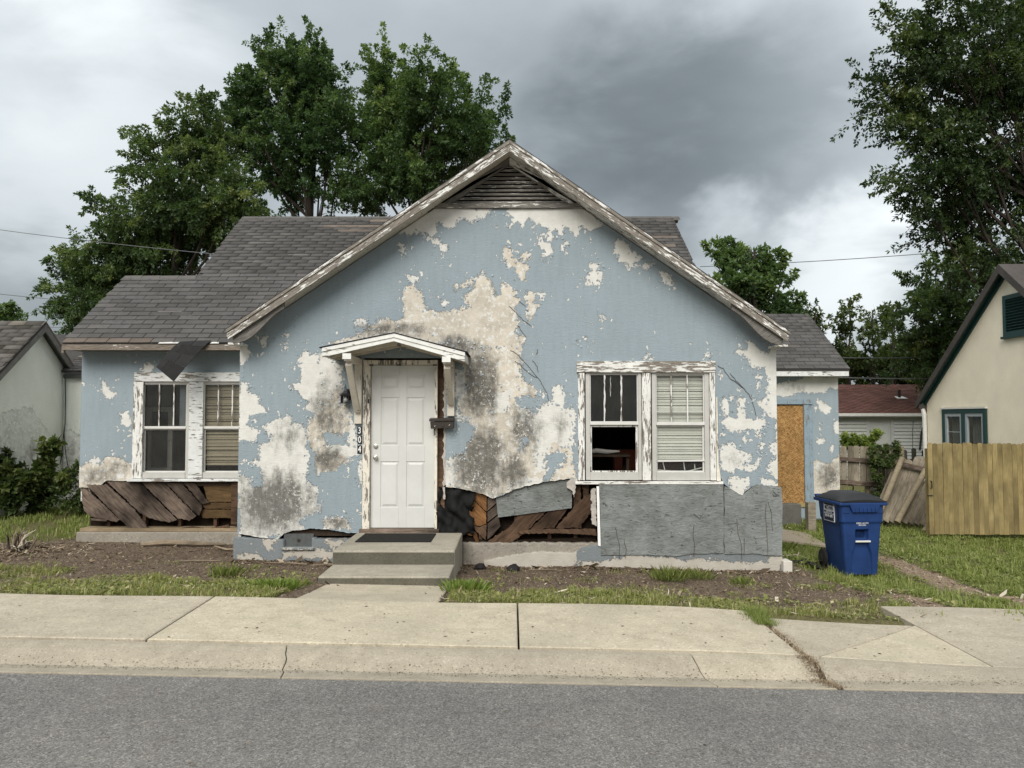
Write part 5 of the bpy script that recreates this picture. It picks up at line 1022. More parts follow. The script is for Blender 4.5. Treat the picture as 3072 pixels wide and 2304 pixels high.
# rooms behind
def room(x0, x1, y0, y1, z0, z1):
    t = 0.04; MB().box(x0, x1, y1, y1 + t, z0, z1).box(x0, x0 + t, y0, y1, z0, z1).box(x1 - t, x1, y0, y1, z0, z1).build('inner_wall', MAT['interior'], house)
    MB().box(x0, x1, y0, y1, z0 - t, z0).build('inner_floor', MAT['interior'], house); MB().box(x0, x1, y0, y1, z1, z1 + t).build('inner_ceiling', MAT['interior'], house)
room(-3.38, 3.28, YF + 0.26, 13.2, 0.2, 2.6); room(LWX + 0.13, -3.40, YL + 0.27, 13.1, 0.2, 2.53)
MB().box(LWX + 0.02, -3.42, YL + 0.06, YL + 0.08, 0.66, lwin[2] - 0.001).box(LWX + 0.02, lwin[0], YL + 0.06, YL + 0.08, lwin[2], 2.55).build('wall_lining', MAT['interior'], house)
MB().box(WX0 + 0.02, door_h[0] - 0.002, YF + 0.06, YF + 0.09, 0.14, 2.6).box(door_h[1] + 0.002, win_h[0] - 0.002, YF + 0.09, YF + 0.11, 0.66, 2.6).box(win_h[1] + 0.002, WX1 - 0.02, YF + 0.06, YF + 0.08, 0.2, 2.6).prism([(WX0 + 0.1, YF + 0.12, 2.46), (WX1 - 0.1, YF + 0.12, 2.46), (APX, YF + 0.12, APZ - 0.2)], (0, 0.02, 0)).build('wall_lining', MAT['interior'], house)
sofa = thing('sofa', 'dark red sofa half seen inside the open black window', 'sofa', (2.0, 11.6, 0.2))
a = W('c7', 560, 1140, 11.6); b = W('c7', 830, 1390, 11.6)
MB().box(a.x, a.x + 1.6, 11.6, 11.85, 0.2, a.z).build('sofa_back', MAT['couch_red'], sofa, bevel=0.05); MB().box(a.x, a.x + 1.6, 11.0, 11.6, 0.2, a.z - 0.3).build('sofa_seat', MAT['couch_red'], sofa, bevel=0.05)
tb_ = thing('table', 'small cluttered table just inside the open black window', 'table', (1.1, 10.6, 0.2))
a = W('c7', 270, 1180, 10.7)
MB().box(a.x - 0.2, a.x + 0.55, 10.6, 11.0, a.z - 0.05, a.z - 0.02).build('table_top', MAT['interior'], tb_)
for q in ((a.x - 0.17, 10.63), (a.x + 0.5, 10.63), (a.x - 0.17, 10.95), (a.x + 0.5, 10.95)): MB().box(q[0], q[0] + 0.04, q[1], q[1] + 0.04, 0.2, a.z - 0.05).build('leg', MAT['interior'], tb_)
cl_ = thing('crumpled_cloth', 'pale crumpled cloth on the table inside the open window', 'cloth', (a.x + 0.2, 10.75, a.z - 0.02))
MB().tube([(a.x - 0.1, 10.72, a.z + 0.01), (a.x + 0.1, 10.70, a.z + 0.03), (a.x + 0.25, 10.72, a.z + 0.015), (a.x + 0.42, 10.74, a.z + 0.02)], [0.02, 0.035, 0.03, 0.012], 8).build('cloth_fold', MAT['stuff_white'], cl_, smooth=True)

# ------------------------------------------------------------------ porch canopy
CY0, CY1 = 8.95, YF - 0.004
ap, le, re = at(1182, 1000, CY0), at(966, 1043, CY0), at(1395, 1056, CY0)
can = MB()
for e in (le, re):
    can.prism([(ap.x, CY0 - 0.02, ap.z + 0.012), (e.x + (e.x - ap.x) * 0.035, CY0 - 0.02, e.z + 0.006), (e.x + (e.x - ap.x) * 0.035, CY0 - 0.02, e.z - 0.004), (ap.x, CY0 - 0.02, ap.z + 0.002)], (0, CY1 - CY0 + 0.02, 0))
canopy = can.build('porch_canopy', MAT['shingle_black'], house)
for e, s_ in ((le, -1), (re, 1)):
    MB().prism([(ap.x, CY0 - 0.012, ap.z), (e.x, CY0 - 0.012, e.z - 0.004), (e.x, CY0 - 0.012, e.z - 0.048), (ap.x, CY0 - 0.012, ap.z - 0.048)], (0, 0.022, 0)).build('fascia', MAT['canopy_paint'], canopy, bevel=0.003)
    MB().prism([(ap.x, CY0 + 0.001, ap.z - 0.05), (e.x - s_ * 0.004, CY0 + 0.001, e.z - 0.05), (e.x - s_ * 0.004, CY0 + 0.001, e.z - 0.112), (ap.x, CY0 + 0.001, ap.z - 0.092)], (0, 0.024, 0)).build('fascia', MAT['canopy_paint'], canopy, bevel=0.003)
    MB().prism([(e.x, CY0 + 0.025, e.z - 0.008), (e.x, CY1, e.z - 0.008), (e.x, CY1, e.z - 0.10), (e.x, CY0 + 0.025, e.z - 0.10)], (-s_ * 0.02, 0, 0)).build('side_fascia', MAT['canopy_paint'], canopy, bevel=0.003)
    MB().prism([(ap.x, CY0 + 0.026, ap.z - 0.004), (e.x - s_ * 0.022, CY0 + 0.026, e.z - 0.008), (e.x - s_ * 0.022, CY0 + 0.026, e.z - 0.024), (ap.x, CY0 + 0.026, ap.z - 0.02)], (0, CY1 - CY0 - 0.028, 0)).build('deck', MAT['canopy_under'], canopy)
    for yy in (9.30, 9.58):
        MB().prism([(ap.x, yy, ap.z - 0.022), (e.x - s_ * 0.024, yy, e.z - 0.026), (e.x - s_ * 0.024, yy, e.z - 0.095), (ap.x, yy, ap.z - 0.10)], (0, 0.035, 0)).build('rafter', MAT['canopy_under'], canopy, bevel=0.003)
BR = ((-1.925, 'bracket'), (-0.765, 'bracket'))
for bx, nm in BR:
    zt_ = (le.z if bx < -1.3 else re.z) + (0.02 if bx < -1.3 else 0.035) - 0.10
    zb_ = W('c8', 545, 1000, YF).z if bx < -1.3 else W('c8', 1540, 915, YF).z
    br = MB().box(bx - 0.045, bx + 0.045, YF - 0.055, YF - 0.003, zb_, zt_ - 0.002).build('bracket', MAT['bracket_paint'], canopy, bevel=0.004)
    MB().box(bx - 0.04, bx + 0.04, CY0 + 0.03, YF - 0.056, zt_ - 0.075, zt_).build('bracket_arm', MAT['bracket_paint'], canopy, bevel=0.004)
    MB().box(bx - 0.05, bx + 0.05, CY0 - 0.016, CY0 + 0.0, zt_ - 0.055, zt_ + 0.012).build('arm_end', MAT['canopy_paint'], canopy, bevel=0.002)
    MB().beam((bx, CY0 + 0.10, zt_ - 0.10), (bx, YF - 0.085, zb_ + 0.16), 0.075, 0.06).build('bracket_strut', MAT['bracket_paint'], canopy, bevel=0.004)
p = W('c8', 988, 128, CY0 + 0.04); MB().lathe((p.x, CY0 - 0.0, p.z), [(0.019, 0.03), (0.021, 0.0), (0.015, -0.004), (0.008, 0.004)], 16, 'Y').build('round_fitting', MAT['brown_metal'], canopy)

# ------------------------------------------------------------------ wall lamp, number plates, letter box
p = W('c8', 392, 720, YF - 0.09)
lamp = thing('wall_lamp', 'small black lantern with bare bulb on the wall left of the front door', 'lamp', (p.x, YF, p.z - 0.06))
def ring4(z, w): return [(p.x - w, p.y - w, z), (p.x + w, p.y - w, z), (p.x + w, p.y + w, z), (p.x - w, p.y + w, z)]
k = 0.2713 / 241
MB().box(p.x - 0.03, p.x + 0.05, YF - 0.018, YF - 0.001, p.z - 0.02, p.z + 0.12).build('back_plate', MAT['black_metal'], lamp, bevel=0.004)
MB().beam((p.x, p.y, p.z + 0.055), (p.x + 0.01, YF - 0.01, p.z + 0.075), 0.016, 0.016).build('arm', MAT['black_metal'], lamp)
cap = MB(); Z_ = [(0.034, 0.066), (0.042, 0.056), (0.062, 0.036), (0.095, 0.018), (0.135, 0.008), (0.178, 0.002)]
for (z0, a0), (z1, a1) in zip(Z_[:-1], Z_[1:]): cap.add(ring4(p.z + z0, a0) + ring4(p.z + z1, a1), [(0, 1, 5, 4), (1, 2, 6, 5), (2, 3, 7, 6), (3, 0, 4, 7)])
cap.add(ring4(p.z + 0.034, 0.066), [(3, 2, 1, 0)]).build('cap', MAT['black_metal'], lamp)
cg = MB(); frame(cg, p.x - 0.05, p.x + 0.05, p.z - 0.062, p.z + 0.034, 0.008, p.y - 0.05, p.y - 0.044); frame(cg, p.x - 0.05, p.x + 0.05, p.z - 0.062, p.z + 0.034, 0.008, p.y + 0.044, p.y + 0.05)
cg.box(p.x - 0.05, p.x + 0.05, p.y - 0.043, p.y + 0.043, p.z - 0.062, p.z - 0.054).box(p.x - 0.05, p.x - 0.044, p.y - 0.043, p.y + 0.043, p.z - 0.053, p.z + 0.034).build('cage', MAT['black_metal'], lamp)
MB().lathe((p.x, p.y, p.z), [(0.012, 0.034), (0.014, 0.015), (0.026, -0.005), (0.029, -0.022), (0.022, -0.04), (0.005, -0.048)], 16).build('bulb', MAT['bulb'], lamp, smooth=True)
num = thing('house_number', 'three black plates reading 304 in a column beside the front door', 'house number', (-2.0, YF, 1.2))
for ch, y in (('3', 1077), ('0', 1178), ('4', 1285)):
    x0, x1, z0, z1 = rect('c8', 524, y - 46, 574, y + 46, YF - 0.006)
    pl = MB().box(x0, x1, YF - 0.009, YF - 0.001, z0, z1).build('plate', MAT['black_plate'], num, bevel=0.001)
    text_obj('digit', ch, 0.112, MAT['white_paint'], pl, Matrix.Translation(((x0 + x1) / 2, YF - 0.0105, (z0 + z1) / 2)) @ Matrix.Rotation(math.pi / 2, 4, 'X'), 0.0008, 0.68 if ch != '4' else 0.7, 0.0015)
x0, x1, z0, z1 = rect('c8', 1322, 935, 1592, 1055, YF - 0.08)
mbx = thing('letter_box', 'dark brown metal letter box hanging open beside the door frame', 'letter box', ((x0 + x1) / 2, YF, z0))
MB().prism([(x0 + 0.02, YF - 0.13, z0), (x1 - 0.005, YF - 0.12, z0 + 0.012), (x1, YF - 0.12, z1 - 0.04), (x0 + 0.012, YF - 0.13, z1 - 0.045)], (0, 0.10, 0)).build('box', MAT['brown_metal'], mbx, bevel=0.004)
MB().prism([(x0, YF - 0.145, z1 - 0.044), (x1 + 0.004, YF - 0.135, z1 - 0.038), (x1 + 0.004, YF - 0.135, z1 - 0.005), (x0 + 0.004, YF - 0.145, z1 - 0.012)], (0, 0.12, 0.012)).build('lid', MAT['brown_metal'], mbx, bevel=0.004)
MB().beam((x0 + 0.06, YF - 0.10, z0), (x0 + 0.062, YF - 0.10, z0 - 0.085), 0.012, 0.012).build('loose_strap', MAT['brown_metal'], mbx)
MB().tube([(x1 - 0.03, YF - 0.06, z1 - 0.02), (x1 + 0.03, YF - 0.05, z1 - 0.05), (x1 + 0.025, YF - 0.05, z0 - 0.02), (x1 - 0.01, YF - 0.05, z0 - 0.085), (x1 - 0.06, YF - 0.05, z0 - 0.07)], 0.0025, 5).build('loose_wire', MAT['black_metal'], mbx)
for (x, y) in ((1380, 1025), (1540, 1013)): q = W('c8', x, y, YF - 0.135); MB().beam((q.x - 0.008, YF - 0.132, q.z - 0.006), (q.x + 0.008, YF - 0.132, q.z + 0.006), 0.004, 0.004).build('screw', MAT['white_paint'], mbx)
q = W('c8', 1465, 1024, YF - 0.135); MB().lathe((q.x, YF - 0.126, q.z), [(0.010, 0), (0.011, -0.006), (0.004, -0.008)], 10, 'Y').build('rosette', MAT['brown_metal'], mbx)

# ------------------------------------------------------------------ side doorway boarded with osb
x0, x1, z0, z1 = rect('cr', 118, 422, 276, 998, YR)
bd = MB().box(x0 - 0.25, x1, YR - 0.01, YR + 0.01, z0 + 0.02, z1).build('boarded_door', MAT['osb'], house)
MB().box(x0 - 0.25, x1 + 0.01, YR - 0.03, YR + 0.02, z0 - 0.06, z0 + 0.018).build('kick_board', MAT['fence_new'], bd)
a = rect('cr', 90, 388, 318, 416, YR); MB().box(a[0] - 0.2, a[1], YR - 0.05, YR + 0.03, a[2], a[3]).build('door_head', MAT['blue_trim'], house, bevel=0.004)
MB().box(x1 + 0.005, x1 + 0.11, YR - 0.035, YR + 0.04, z0 - 0.3, a[2] - 0.002).build('door_jamb', MAT['blue_trim'], house, bevel=0.004)
MB().box(x1 + 0.115, a[1] + 0.01, YR - 0.02, YR + 0.03, z0 - 0.35, a[2] - 0.002).build('side_casing', MAT['blue_trim'], house)
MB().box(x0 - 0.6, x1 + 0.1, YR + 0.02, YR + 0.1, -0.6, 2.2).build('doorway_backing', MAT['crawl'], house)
# ------------------------------------------------------------------ pale neighbour on the left
nb = thing('neighbour_house', 'weathered pale stucco house with dark gable eaves left of the blue cottage', 'house', (-9.5, 13.5, -0.1))
NX = -8.5; NAY, NAZ = 13.72, 3.34; NS = 0.80
def nroof(y): return NAZ - NS * abs(y - NAY)
NY1 = 14.62
mp_ = lambda V: np.stack([np.full(len(V), NX) - (V[:, 1] - 0.0), V[:, 0], V[:, 2]], 1)
gnb = [(13.2, 0.9, 1.0, 0.6, 0.3), (14.2, 0.5, 0.6, 0.6, 0.4), (13.6, 2.3, 0.5, 0.3, 0.12), (12.6, 0.5, 0.6, 0.6, 0.3)]
stucco_wall('gable_wall', nb, MAT['stucco_pale'], 0.0, 11.6, NY1 - 0.06, lambda x: -0.5, lambda x: nroof(x) - 0.08, [], [], [[(12.5, 0.4), (14.4, 0.4), (14.3, 1.2), (13.6, 1.8), (12.8, 1.7)]], [], gnb, 0.045, 0.1, mp_)
def slope2(pts, m, name): return MB().prism(pts, (0, 0, -0.05)).build(name, m, nb)
ov = 0.16
r1 = slope2([(NX + ov, NAY, NAZ), (-16, NAY, NAZ), (-16, 11.3, nroof(11.3)), (NX + ov, 11.3, nroof(11.3))], MAT['roof_felt'], 'roof')
slope2([(NX + ov, NAY + 0.002, NAZ), (-16, NAY + 0.002, NAZ), (-16, NY1, nroof(NY1)), (NX + ov, NY1, nroof(NY1))], MAT['shingle_brown'], 'rear_roof')
roof_tabs(r1, -11.2, NX + ov, 11.9, NAY, lambda y: nroof(y), lambda x, y: y < NAY - 0.06, NS, 60, MAT['shingle'], MAT['shingle_old'], seed=12)
for ya, yb in ((NAY, 11.3), (NAY, NY1)):
    MB().prism([(NX + ov - 0.03, ya, nroof(ya) - 0.052), (NX + ov - 0.03, yb, nroof(yb) - 0.052), (NX + ov - 0.03, yb, nroof(yb) - 0.16), (NX + ov - 0.03, ya, nroof(ya) - 0.18)], (0.028, 0, 0)).build('bargeboard', MAT['barge_grey'], nb)
    MB().prism([(NX, ya, nroof(ya) - 0.075), (NX, yb, nroof(yb) - 0.075), (NX, yb, nroof(yb) - 0.10), (NX, ya, nroof(ya) - 0.10)], (ov - 0.032, 0, 0)).build('soffit', MAT['soffit_dark'], nb)
stucco_wall('wing_wall', nb, MAT['stucco_pale'], NY1 - 0.05, NX, -6.2, lambda x: -0.5, lambda x: 2.44, [], [], [[(NX, 0.3), (-8.0, 0.2), (-8.1, 1.3), (NX, 1.4)]], [], [(-8.2, 0.6, 0.6, 0.7, 0.5)], 0.06, 0.1)
WPZ = lambda y: 2.50 + 0.55 * (y - 14.45)
r2 = slope2([(NX + 0.1, 14.45, WPZ(14.45)), (-5.5, 14.45, WPZ(14.45)), (-5.5, 16.0, WPZ(16.0)), (NX - 2, 16.0, WPZ(16.0)), (NX - 2, 15.2, WPZ(15.2))], MAT['roof_felt'], 'wing_roof')
roof_tabs(r2, NX + 0.02, -7.2, 14.43, 16.0, WPZ, lambda x, y: True, 0.55, 40, MAT['shingle'], MAT['shingle_old'], expo=0.10, tab=0.2, seed=14)
MB().box(NX + 0.05, -6, 14.47, 14.5, 2.36, 2.45).build('eave_fascia', MAT['soffit_dark'], nb)
cbl = thing('loose_cable', 'thin black cable hanging down the pale neighbour wall corner', 'cable', (NX, NY1 - 0.1, 0))
MB().tube([W('c1', 405, 240, NY1 - 0.09), W('c1', 408, 400, NY1 - 0.09), W('c1', 405, 560, NY1 - 0.09), W('c1', 390, 680, NY1 - 0.09), W('c1', 385, 760, NY1 - 0.09), W('c1', 370, 830, NY1 - 0.09)], 0.008, 5).build('wire', MAT['black_metal'], cbl)
MB().tube([W('c1', 398, 600, NY1 - 0.085), W('c1', 402, 680, NY1 - 0.085), W('c1', 410, 760, NY1 - 0.085), W('c1', 428, 860, NY1 - 0.085)], 0.006, 5).build('wire', MAT['black_metal'], cbl)

# ------------------------------------------------------------------ cream neighbour on the right
cn = thing('cream_house', 'cream stucco house with dark green trim behind the yellow fence', 'house', (11.5, 16.5, -0.5))
CX = 10.21; CAY, CAZ, CS = 15.72, 4.78, 0.82
def croof(y): return CAZ - CS * abs(y - CAY)
CYE = 19.1; CYW = 18.95
mp2 = lambda V: np.stack([np.full(len(V), CX) + (V[:, 1] - 0.0), V[:, 0], V[:, 2]], 1)
def onx(u, v): r = ray(u, v); t = (CX - 0.02) / r.x; return CAM + r * t       # pixel -> the wall plane x = CX
wa, wb_ = onx(2827, 1228), onx(2960, 1330); va, vb = onx(3010, 889), onx(3010, 1011)
stucco_wall('gable_wall', cn, MAT['stucco_cream'], 0.0, 13.4, CYW, lambda x: -0.8, lambda x: croof(x) - 0.10, [(wb_.y, wa.y, 0.3, wa.z)], [], [], [], [(17.5, 2.2, 0.5, 0.3, 0.12), (16.3, 1.0, 1.0, 0.8, 0.1)], 0.06, 0.12, mp2)
ovc = 0.2
for ya, yb in ((CAY, CYE), (CAY, 12.6)):
    MB().prism([(CX - ovc, ya, croof(ya)), (CX + 6, ya, croof(ya)), (CX + 6, yb, croof(yb)), (CX - ovc, yb, croof(yb))], (0, 0, -0.05)).build('roof', MAT['metal_roof'], cn)
    MB().prism([(CX - ovc, ya, croof(ya) - 0.052), (CX - ovc, yb, croof(yb) - 0.052), (CX - ovc, yb, croof(yb) - 0.17), (CX - ovc, ya, croof(ya) - 0.19)], (0.03, 0, 0)).build('bargeboard', MAT['metal_roof'], cn)
    MB().prism([(CX - ovc + 0.032, ya, croof(ya) - 0.075), (CX, ya, croof(ya) - 0.075), (CX, yb, croof(yb) - 0.075), (CX - ovc + 0.032, yb, croof(yb) - 0.075)], (0, 0, -0.03)).build('soffit', MAT['green_trim'], cn)
    MB().prism([(CX - 0.045, ya, croof(ya) - 0.107), (CX - 0.045, yb, croof(yb) - 0.107), (CX - 0.045, yb, croof(yb) - 0.19), (CX - 0.045, ya, croof(ya) - 0.21)], (0.04, 0, 0)).build('frieze', MAT['green_trim'], cn)
MB().box(CX - ovc + 0.04, CX + 4, CYE - 0.12, CYE - 0.02, croof(CYE) - 0.17, croof(CYE) - 0.055).build('gutter', MAT['metal_roof'], cn, bevel=0.01)
MB().tube([(CX - 0.06, CYW + 0.15, 2.0), (CX - 0.05, CYW + 0.02, 1.7), (CX - 0.05, CYW + 0.0, 0.2), (CX - 0.05, CYW, -0.5)], 0.05, 8).build('downpipe', MAT['gutter_white'], cn)
# window with green surround, two sashes
fz0, fz1 = 0.35, wa.z
def yz_frame(mb, y0, y1, z0, z1, w, x0, x1): mb.box(x0, x1, y0, y0 + w, z0, z1).box(x0, x1, y1 - w, y1, z0, z1).box(x0 + 0.001, x1, y0 + w, y1 - w, z1 - w, z1).box(x0 + 0.001, x1, y0 + w, y1 - w, z0, z0 + w)
m_ = MB(); yz_frame(m_, wb_.y, wa.y, fz0, fz1, 0.09, CX - 0.04, CX + 0.05); ym = (wb_.y + wa.y) / 2; m_.box(CX - 0.038, CX + 0.05, ym - 0.06, ym + 0.06, fz0 + 0.09, fz1 - 0.09)
cwn = m_.build('window', MAT['green_trim'], cn)
MB().box(CX - 0.055, CX + 0.02, wb_.y - 0.03, wa.y + 0.06, fz1 + 0.002, fz1 + 0.035).build('drip_cap', MAT['gutter_white'], cwn)
for y0, y1 in ((wb_.y + 0.095, ym - 0.065), (ym + 0.065, wa.y - 0.095)):
    m_ = MB(); yz_frame(m_, y0, y1, fz0 + 0.1, fz1 - 0.095, 0.075, CX - 0.02, CX + 0.03); m_.build('sash', MAT['grey_trim'], cwn)
    MB().box(CX + 0.012, CX + 0.016, y0 + 0.07, y1 - 0.07, fz0 + 0.15, fz1 - 0.16).build('pane', MAT['glass'], cwn)
    cu_ = MB(); n = 40; P_ = [(CX + 0.15 + 0.03 * math.sin(i * 0.95), y0 + 0.03 + (y1 - y0 - 0.06) * i / n, fz0) for i in range(n + 1)]
    for i in range(n): cu_.prism([P_[i], P_[i + 1], (P_[i + 1][0], P_[i + 1][1], fz1), (P_[i][0], P_[i][1], fz1)], (0.003, 0, 0))
    cu_.build('curtain', MAT['curtain'], cwn)
MB().box(CX + 0.013, CX + 0.03, ym + 0.1, wa.y - 0.12, 1.28, 1.30).build('glazing_bar', MAT['grey_trim'], cwn)
vy1 = va.y; vy0 = vy1 - 0.95; m_ = MB(); yz_frame(m_, vy0, vy1, vb.z, va.z, 0.09, CX - 0.05, CX + 0.02); cv = m_.build('gable_vent', MAT['green_trim'], cn)
MB().box(CX - 0.08, CX + 0.02, vy0 - 0.04, vy1 + 0.04, vb.z - 0.05, vb.z - 0.002).build('vent_sill', MAT['green_trim'], cv)
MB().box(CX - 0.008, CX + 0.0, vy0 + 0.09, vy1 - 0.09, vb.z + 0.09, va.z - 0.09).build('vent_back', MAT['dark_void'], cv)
for i in range(11):
    z = vb.z + 0.10 + i * (va.z - vb.z - 0.2) / 11
    M = Matrix.Translation((CX - 0.025, (vy0 + vy1) / 2, z + 0.02)) @ Matrix.Rotation(math.radians(40), 4, 'Y'); MB().box(-0.028, 0.028, -(vy1 - vy0) / 2 + 0.085, (vy1 - vy0) / 2 - 0.085, -0.006, 0.006, M).build('louvre_slat', MAT['green_trim'], cv)
MB().box(CX + 5.6, CX + 5.7, 13.4, CYW, -0.8, 2.2).box(CX + 0.13, CX + 5.6, CYW - 0.1, CYW, -0.8, 2.3).box(CX + 0.13, CX + 5.6, 13.4, 13.5, -0.8, 2.8).build('back_walls', MAT['stucco_cream'], cn)

# ------------------------------------------------------------------ white-sided building with red roof behind
BY = 28.0
bb = thing('sided_building', 'low white lap sided building with a faded red shingle roof behind the leaning fence', 'building', (8, BY, -1.0))
bz_e = at(2600, 1240, BY - 0.4).z; bz_r = at(2600, 1157, 31.2).z; bs = (bz_r - bz_e) / (31.2 - BY + 0.4)
bx0, bx1 = 7.5, 19.0
BPZ = lambda y: bz_e + bs * (y - BY + 0.4)
br_ = MB().prism([(bx0, BY - 0.4, bz_e), (bx1, BY - 0.4, bz_e), (bx1, 31.2, bz_r), (bx0, 31.2, bz_r)], (0, 0, -0.06)).build('roof', MAT['shingle_red'], bb)
MB().prism([(bx0, 31.202, bz_r), (bx1, 31.202, bz_r), (bx1, 34.8, bz_e), (bx0, 34.8, bz_e)], (0, 0, -0.06)).build('rear_roof', MAT['shingle_red'], bb)
roof_tabs(br_, 10.5, 18.0, BY - 0.42, 31.2, BPZ, lambda x, y: True, bs, 0, MAT['shingle'], MAT['shingle_red'], expo=0.13, tab=0.33, seed=15)
MB().box(bx0, bx1, BY - 0.44, BY - 0.405, bz_e - 0.10, bz_e - 0.0).build('gutter', MAT['gutter_white'], bb, bevel=0.01)
MB().box(bx0, bx1, BY - 0.40, BY, bz_e - 0.13, bz_e - 0.11).build('soffit', MAT['siding_trim'], bb)
MB().box(bx0 + 0.2, bx1 - 0.2, BY + 0.02, BY + 0.2, -1.6, bz_e - 0.1).build('wall', MAT['siding'], bb)
dxa, dxb = at(2608, 1300, BY).x, at(2672, 1300, BY).x
sb_ = []
for i in range(17):
    z = bz_e - 0.27 - i * 0.125
    for xa, xb in ((bx0 + 0.2, dxa - 0.12), (dxb + 0.12, bx1 - 0.2)):
        MB().prism([(xa, BY + 0.018, z), (xa, BY - 0.05, z), (xa, BY + 0.002, z + 0.128), (xa, BY + 0.018, z + 0.128)], (xb - xa, 0, 0)).build('siding_board', MAT['siding'], bb)
MB().box(bx0 + 0.2, bx1 - 0.2, BY - 0.018, BY + 0.018, bz_e - 0.142, bz_e - 0.112).build('frieze_board', MAT['siding_trim'], bb)
m_ = MB(); m_.box(dxa - 0.12, dxa, BY - 0.03, BY + 0.02, -1.5, bz_e - 0.15).box(dxb, dxb + 0.12, BY - 0.03, BY + 0.02, -1.5, bz_e - 0.15).box(dxa, dxb, BY - 0.03, BY + 0.02, bz_e - 0.30, bz_e - 0.15).build('door_casing', MAT['siding_trim'], bb)
bdr = MB().box(dxa, dxb, BY + 0.005, BY + 0.018, -1.5, bz_e - 0.302).build('door', MAT['siding_trim'], bb); q0, q1 = dxa + 0.16, dxb - 0.1
MB().box(q0, q1, BY - 0.003, BY + 0.004, -0.3, bz_e - 0.45).build('door_panel', MAT['siding'], bdr)
vp = at(2698, 1190, 29.5); vz = BPZ(29.5)
MB().lathe((vp.x, 29.5, vz), [(0.055, -0.05), (0.055, 0.28), (0.06, 0.28), (0.06, 0.30)], 12).build('vent_pipe', MAT['brown_metal'], bb)
MB().prism([(vp.x - 0.17, 29.33, BPZ(29.33) + 0.022), (vp.x + 0.24, 29.33, BPZ(29.33) + 0.022), (vp.x + 0.16, 29.6, BPZ(29.6) + 0.022), (vp.x - 0.14, 29.6, BPZ(29.6) + 0.022)], (0, 0, 0.01)).build('vent_flashing', MAT['gutter_white'], bb)
MB().tube([at(2740, 1262, BY - 0.05), at(2738, 1300, BY - 0.05), at(2738, 1345, BY - 0.05)], 0.012, 5).build('drop_wire', MAT['wire'], bb)
MB().tube([at(2775, 1262, BY - 0.1), at(2765, 1300, BY - 0.1), at(2760, 1350, BY - 0.1)], 0.035, 6).build('drop_cable', MAT['black_metal'], bb)

# ------------------------------------------------------------------ fences
def picket_mesh(w, h, t, style):
    if style == 'dog': P = [(-w / 2, 0, 0), (w / 2, 0, 0), (w / 2, 0, h - w * 0.28), (w * 0.36, 0, h - w * 0.08), (w * 0.2, 0, h), (-w * 0.2, 0, h), (-w * 0.36, 0, h - w * 0.08), (-w / 2, 0, h - w * 0.28)]
    else: P = [(-w / 2, 0, 0), (w / 2, 0, 0), (w / 2, 0, h - w * 0.2), (w * 0.3, 0, h), (-w * 0.3, 0, h), (-w / 2, 0, h - w * 0.2)]
    P = [(p[2], p[1], -p[0]) for p in P]                    # length along own x, so the grain follows it
    m = MB().prism(P, (0, t, 0)); me = bpy.data.meshes.new('picket'); me.from_pydata(m.v, [], m.f); me.update(); return me
def picket(name, parent, me, m, foot, head_dir, nrm=(0, -1, 0)):
    if not me.materials: me.materials.append(m)
    x = Vector(head_dir).normalized(); y = Vector(nrm) * -1; y = (y - x * y.dot(x)).normalized(); z = x.cross(y)
    o = bpy.data.objects.new(name, me); col.objects.link(o); o.parent = parent
    if parent.type == 'EMPTY': o.matrix_parent_inverse = Matrix.Translation(-parent.location)
    o.matrix_basis = Matrix.Translation(foot) @ Matrix(((x.x, y.x, z.x, 0), (x.y, y.y, z.y, 0), (x.z, y.z, z.z, 0), (0, 0, 0, 1)))
    return o
YE = 14.2; rf = random.Random(9)
yf = thing('yellow_fence', 'new yellow treated timber privacy fence with gate latch in front of cream house', 'fence', (9, YE, -0.52))
fx = at(2789, 1600, YE).x; zt_, zb_ = at(2800, 1330, YE).z, at(2800, 1603, YE).z
pk = [picket_mesh(0.088, zt_ - zb_ + d, 0.018, 'dog') for d in (0.0, 0.006, -0.006, 0.012)]
i = 0; x = fx + 0.045
while x < 12.6:
    picket('picket', yf, pk[rf.randrange(4)], MAT['fence_new'], (x, YE + rf.uniform(-0.002, 0.002), zb_ - 0.01 * (x - fx) * 0.3 + rf.uniform(-0.006, 0.006)), (rf.uniform(-0.003, 0.003), 0, 1)); x += 0.0915; i += 1
for z in (zb_ + 0.25, zb_ + 0.85, zt_ - 0.25): MB().box(fx + 0.02, 12.6, YE + 0.02, YE + 0.058, z, z + 0.085).build('rail', MAT['fence_new'], yf)
for xx in (fx + 0.02, 10.2, 12.5): MB().box(xx, xx + 0.09, YE + 0.06, YE + 0.15, zb_ - 0.2, zt_ - 0.1).build('post', MAT['fence_new'], yf)
la = at(2795, 1455, YE - 0.02); MB().tube([(la.x - 0.01, YE - 0.003, la.z + 0.075), (la.x + 0.0, YE - 0.03, la.z + 0.065), (la.x + 0.0, YE - 0.035, la.z - 0.05), (la.x - 0.01, YE - 0.003, la.z - 0.06)], 0.009, 6).build('handle', MAT['black_metal'], yf)
la = at(2791, 1487, YE - 0.02); MB().box(la.x - 0.05, la.x + 0.05, YE - 0.012, YE - 0.003, la.z - 0.008, la.z + 0.008).build('latch', MAT['black_metal'], yf)
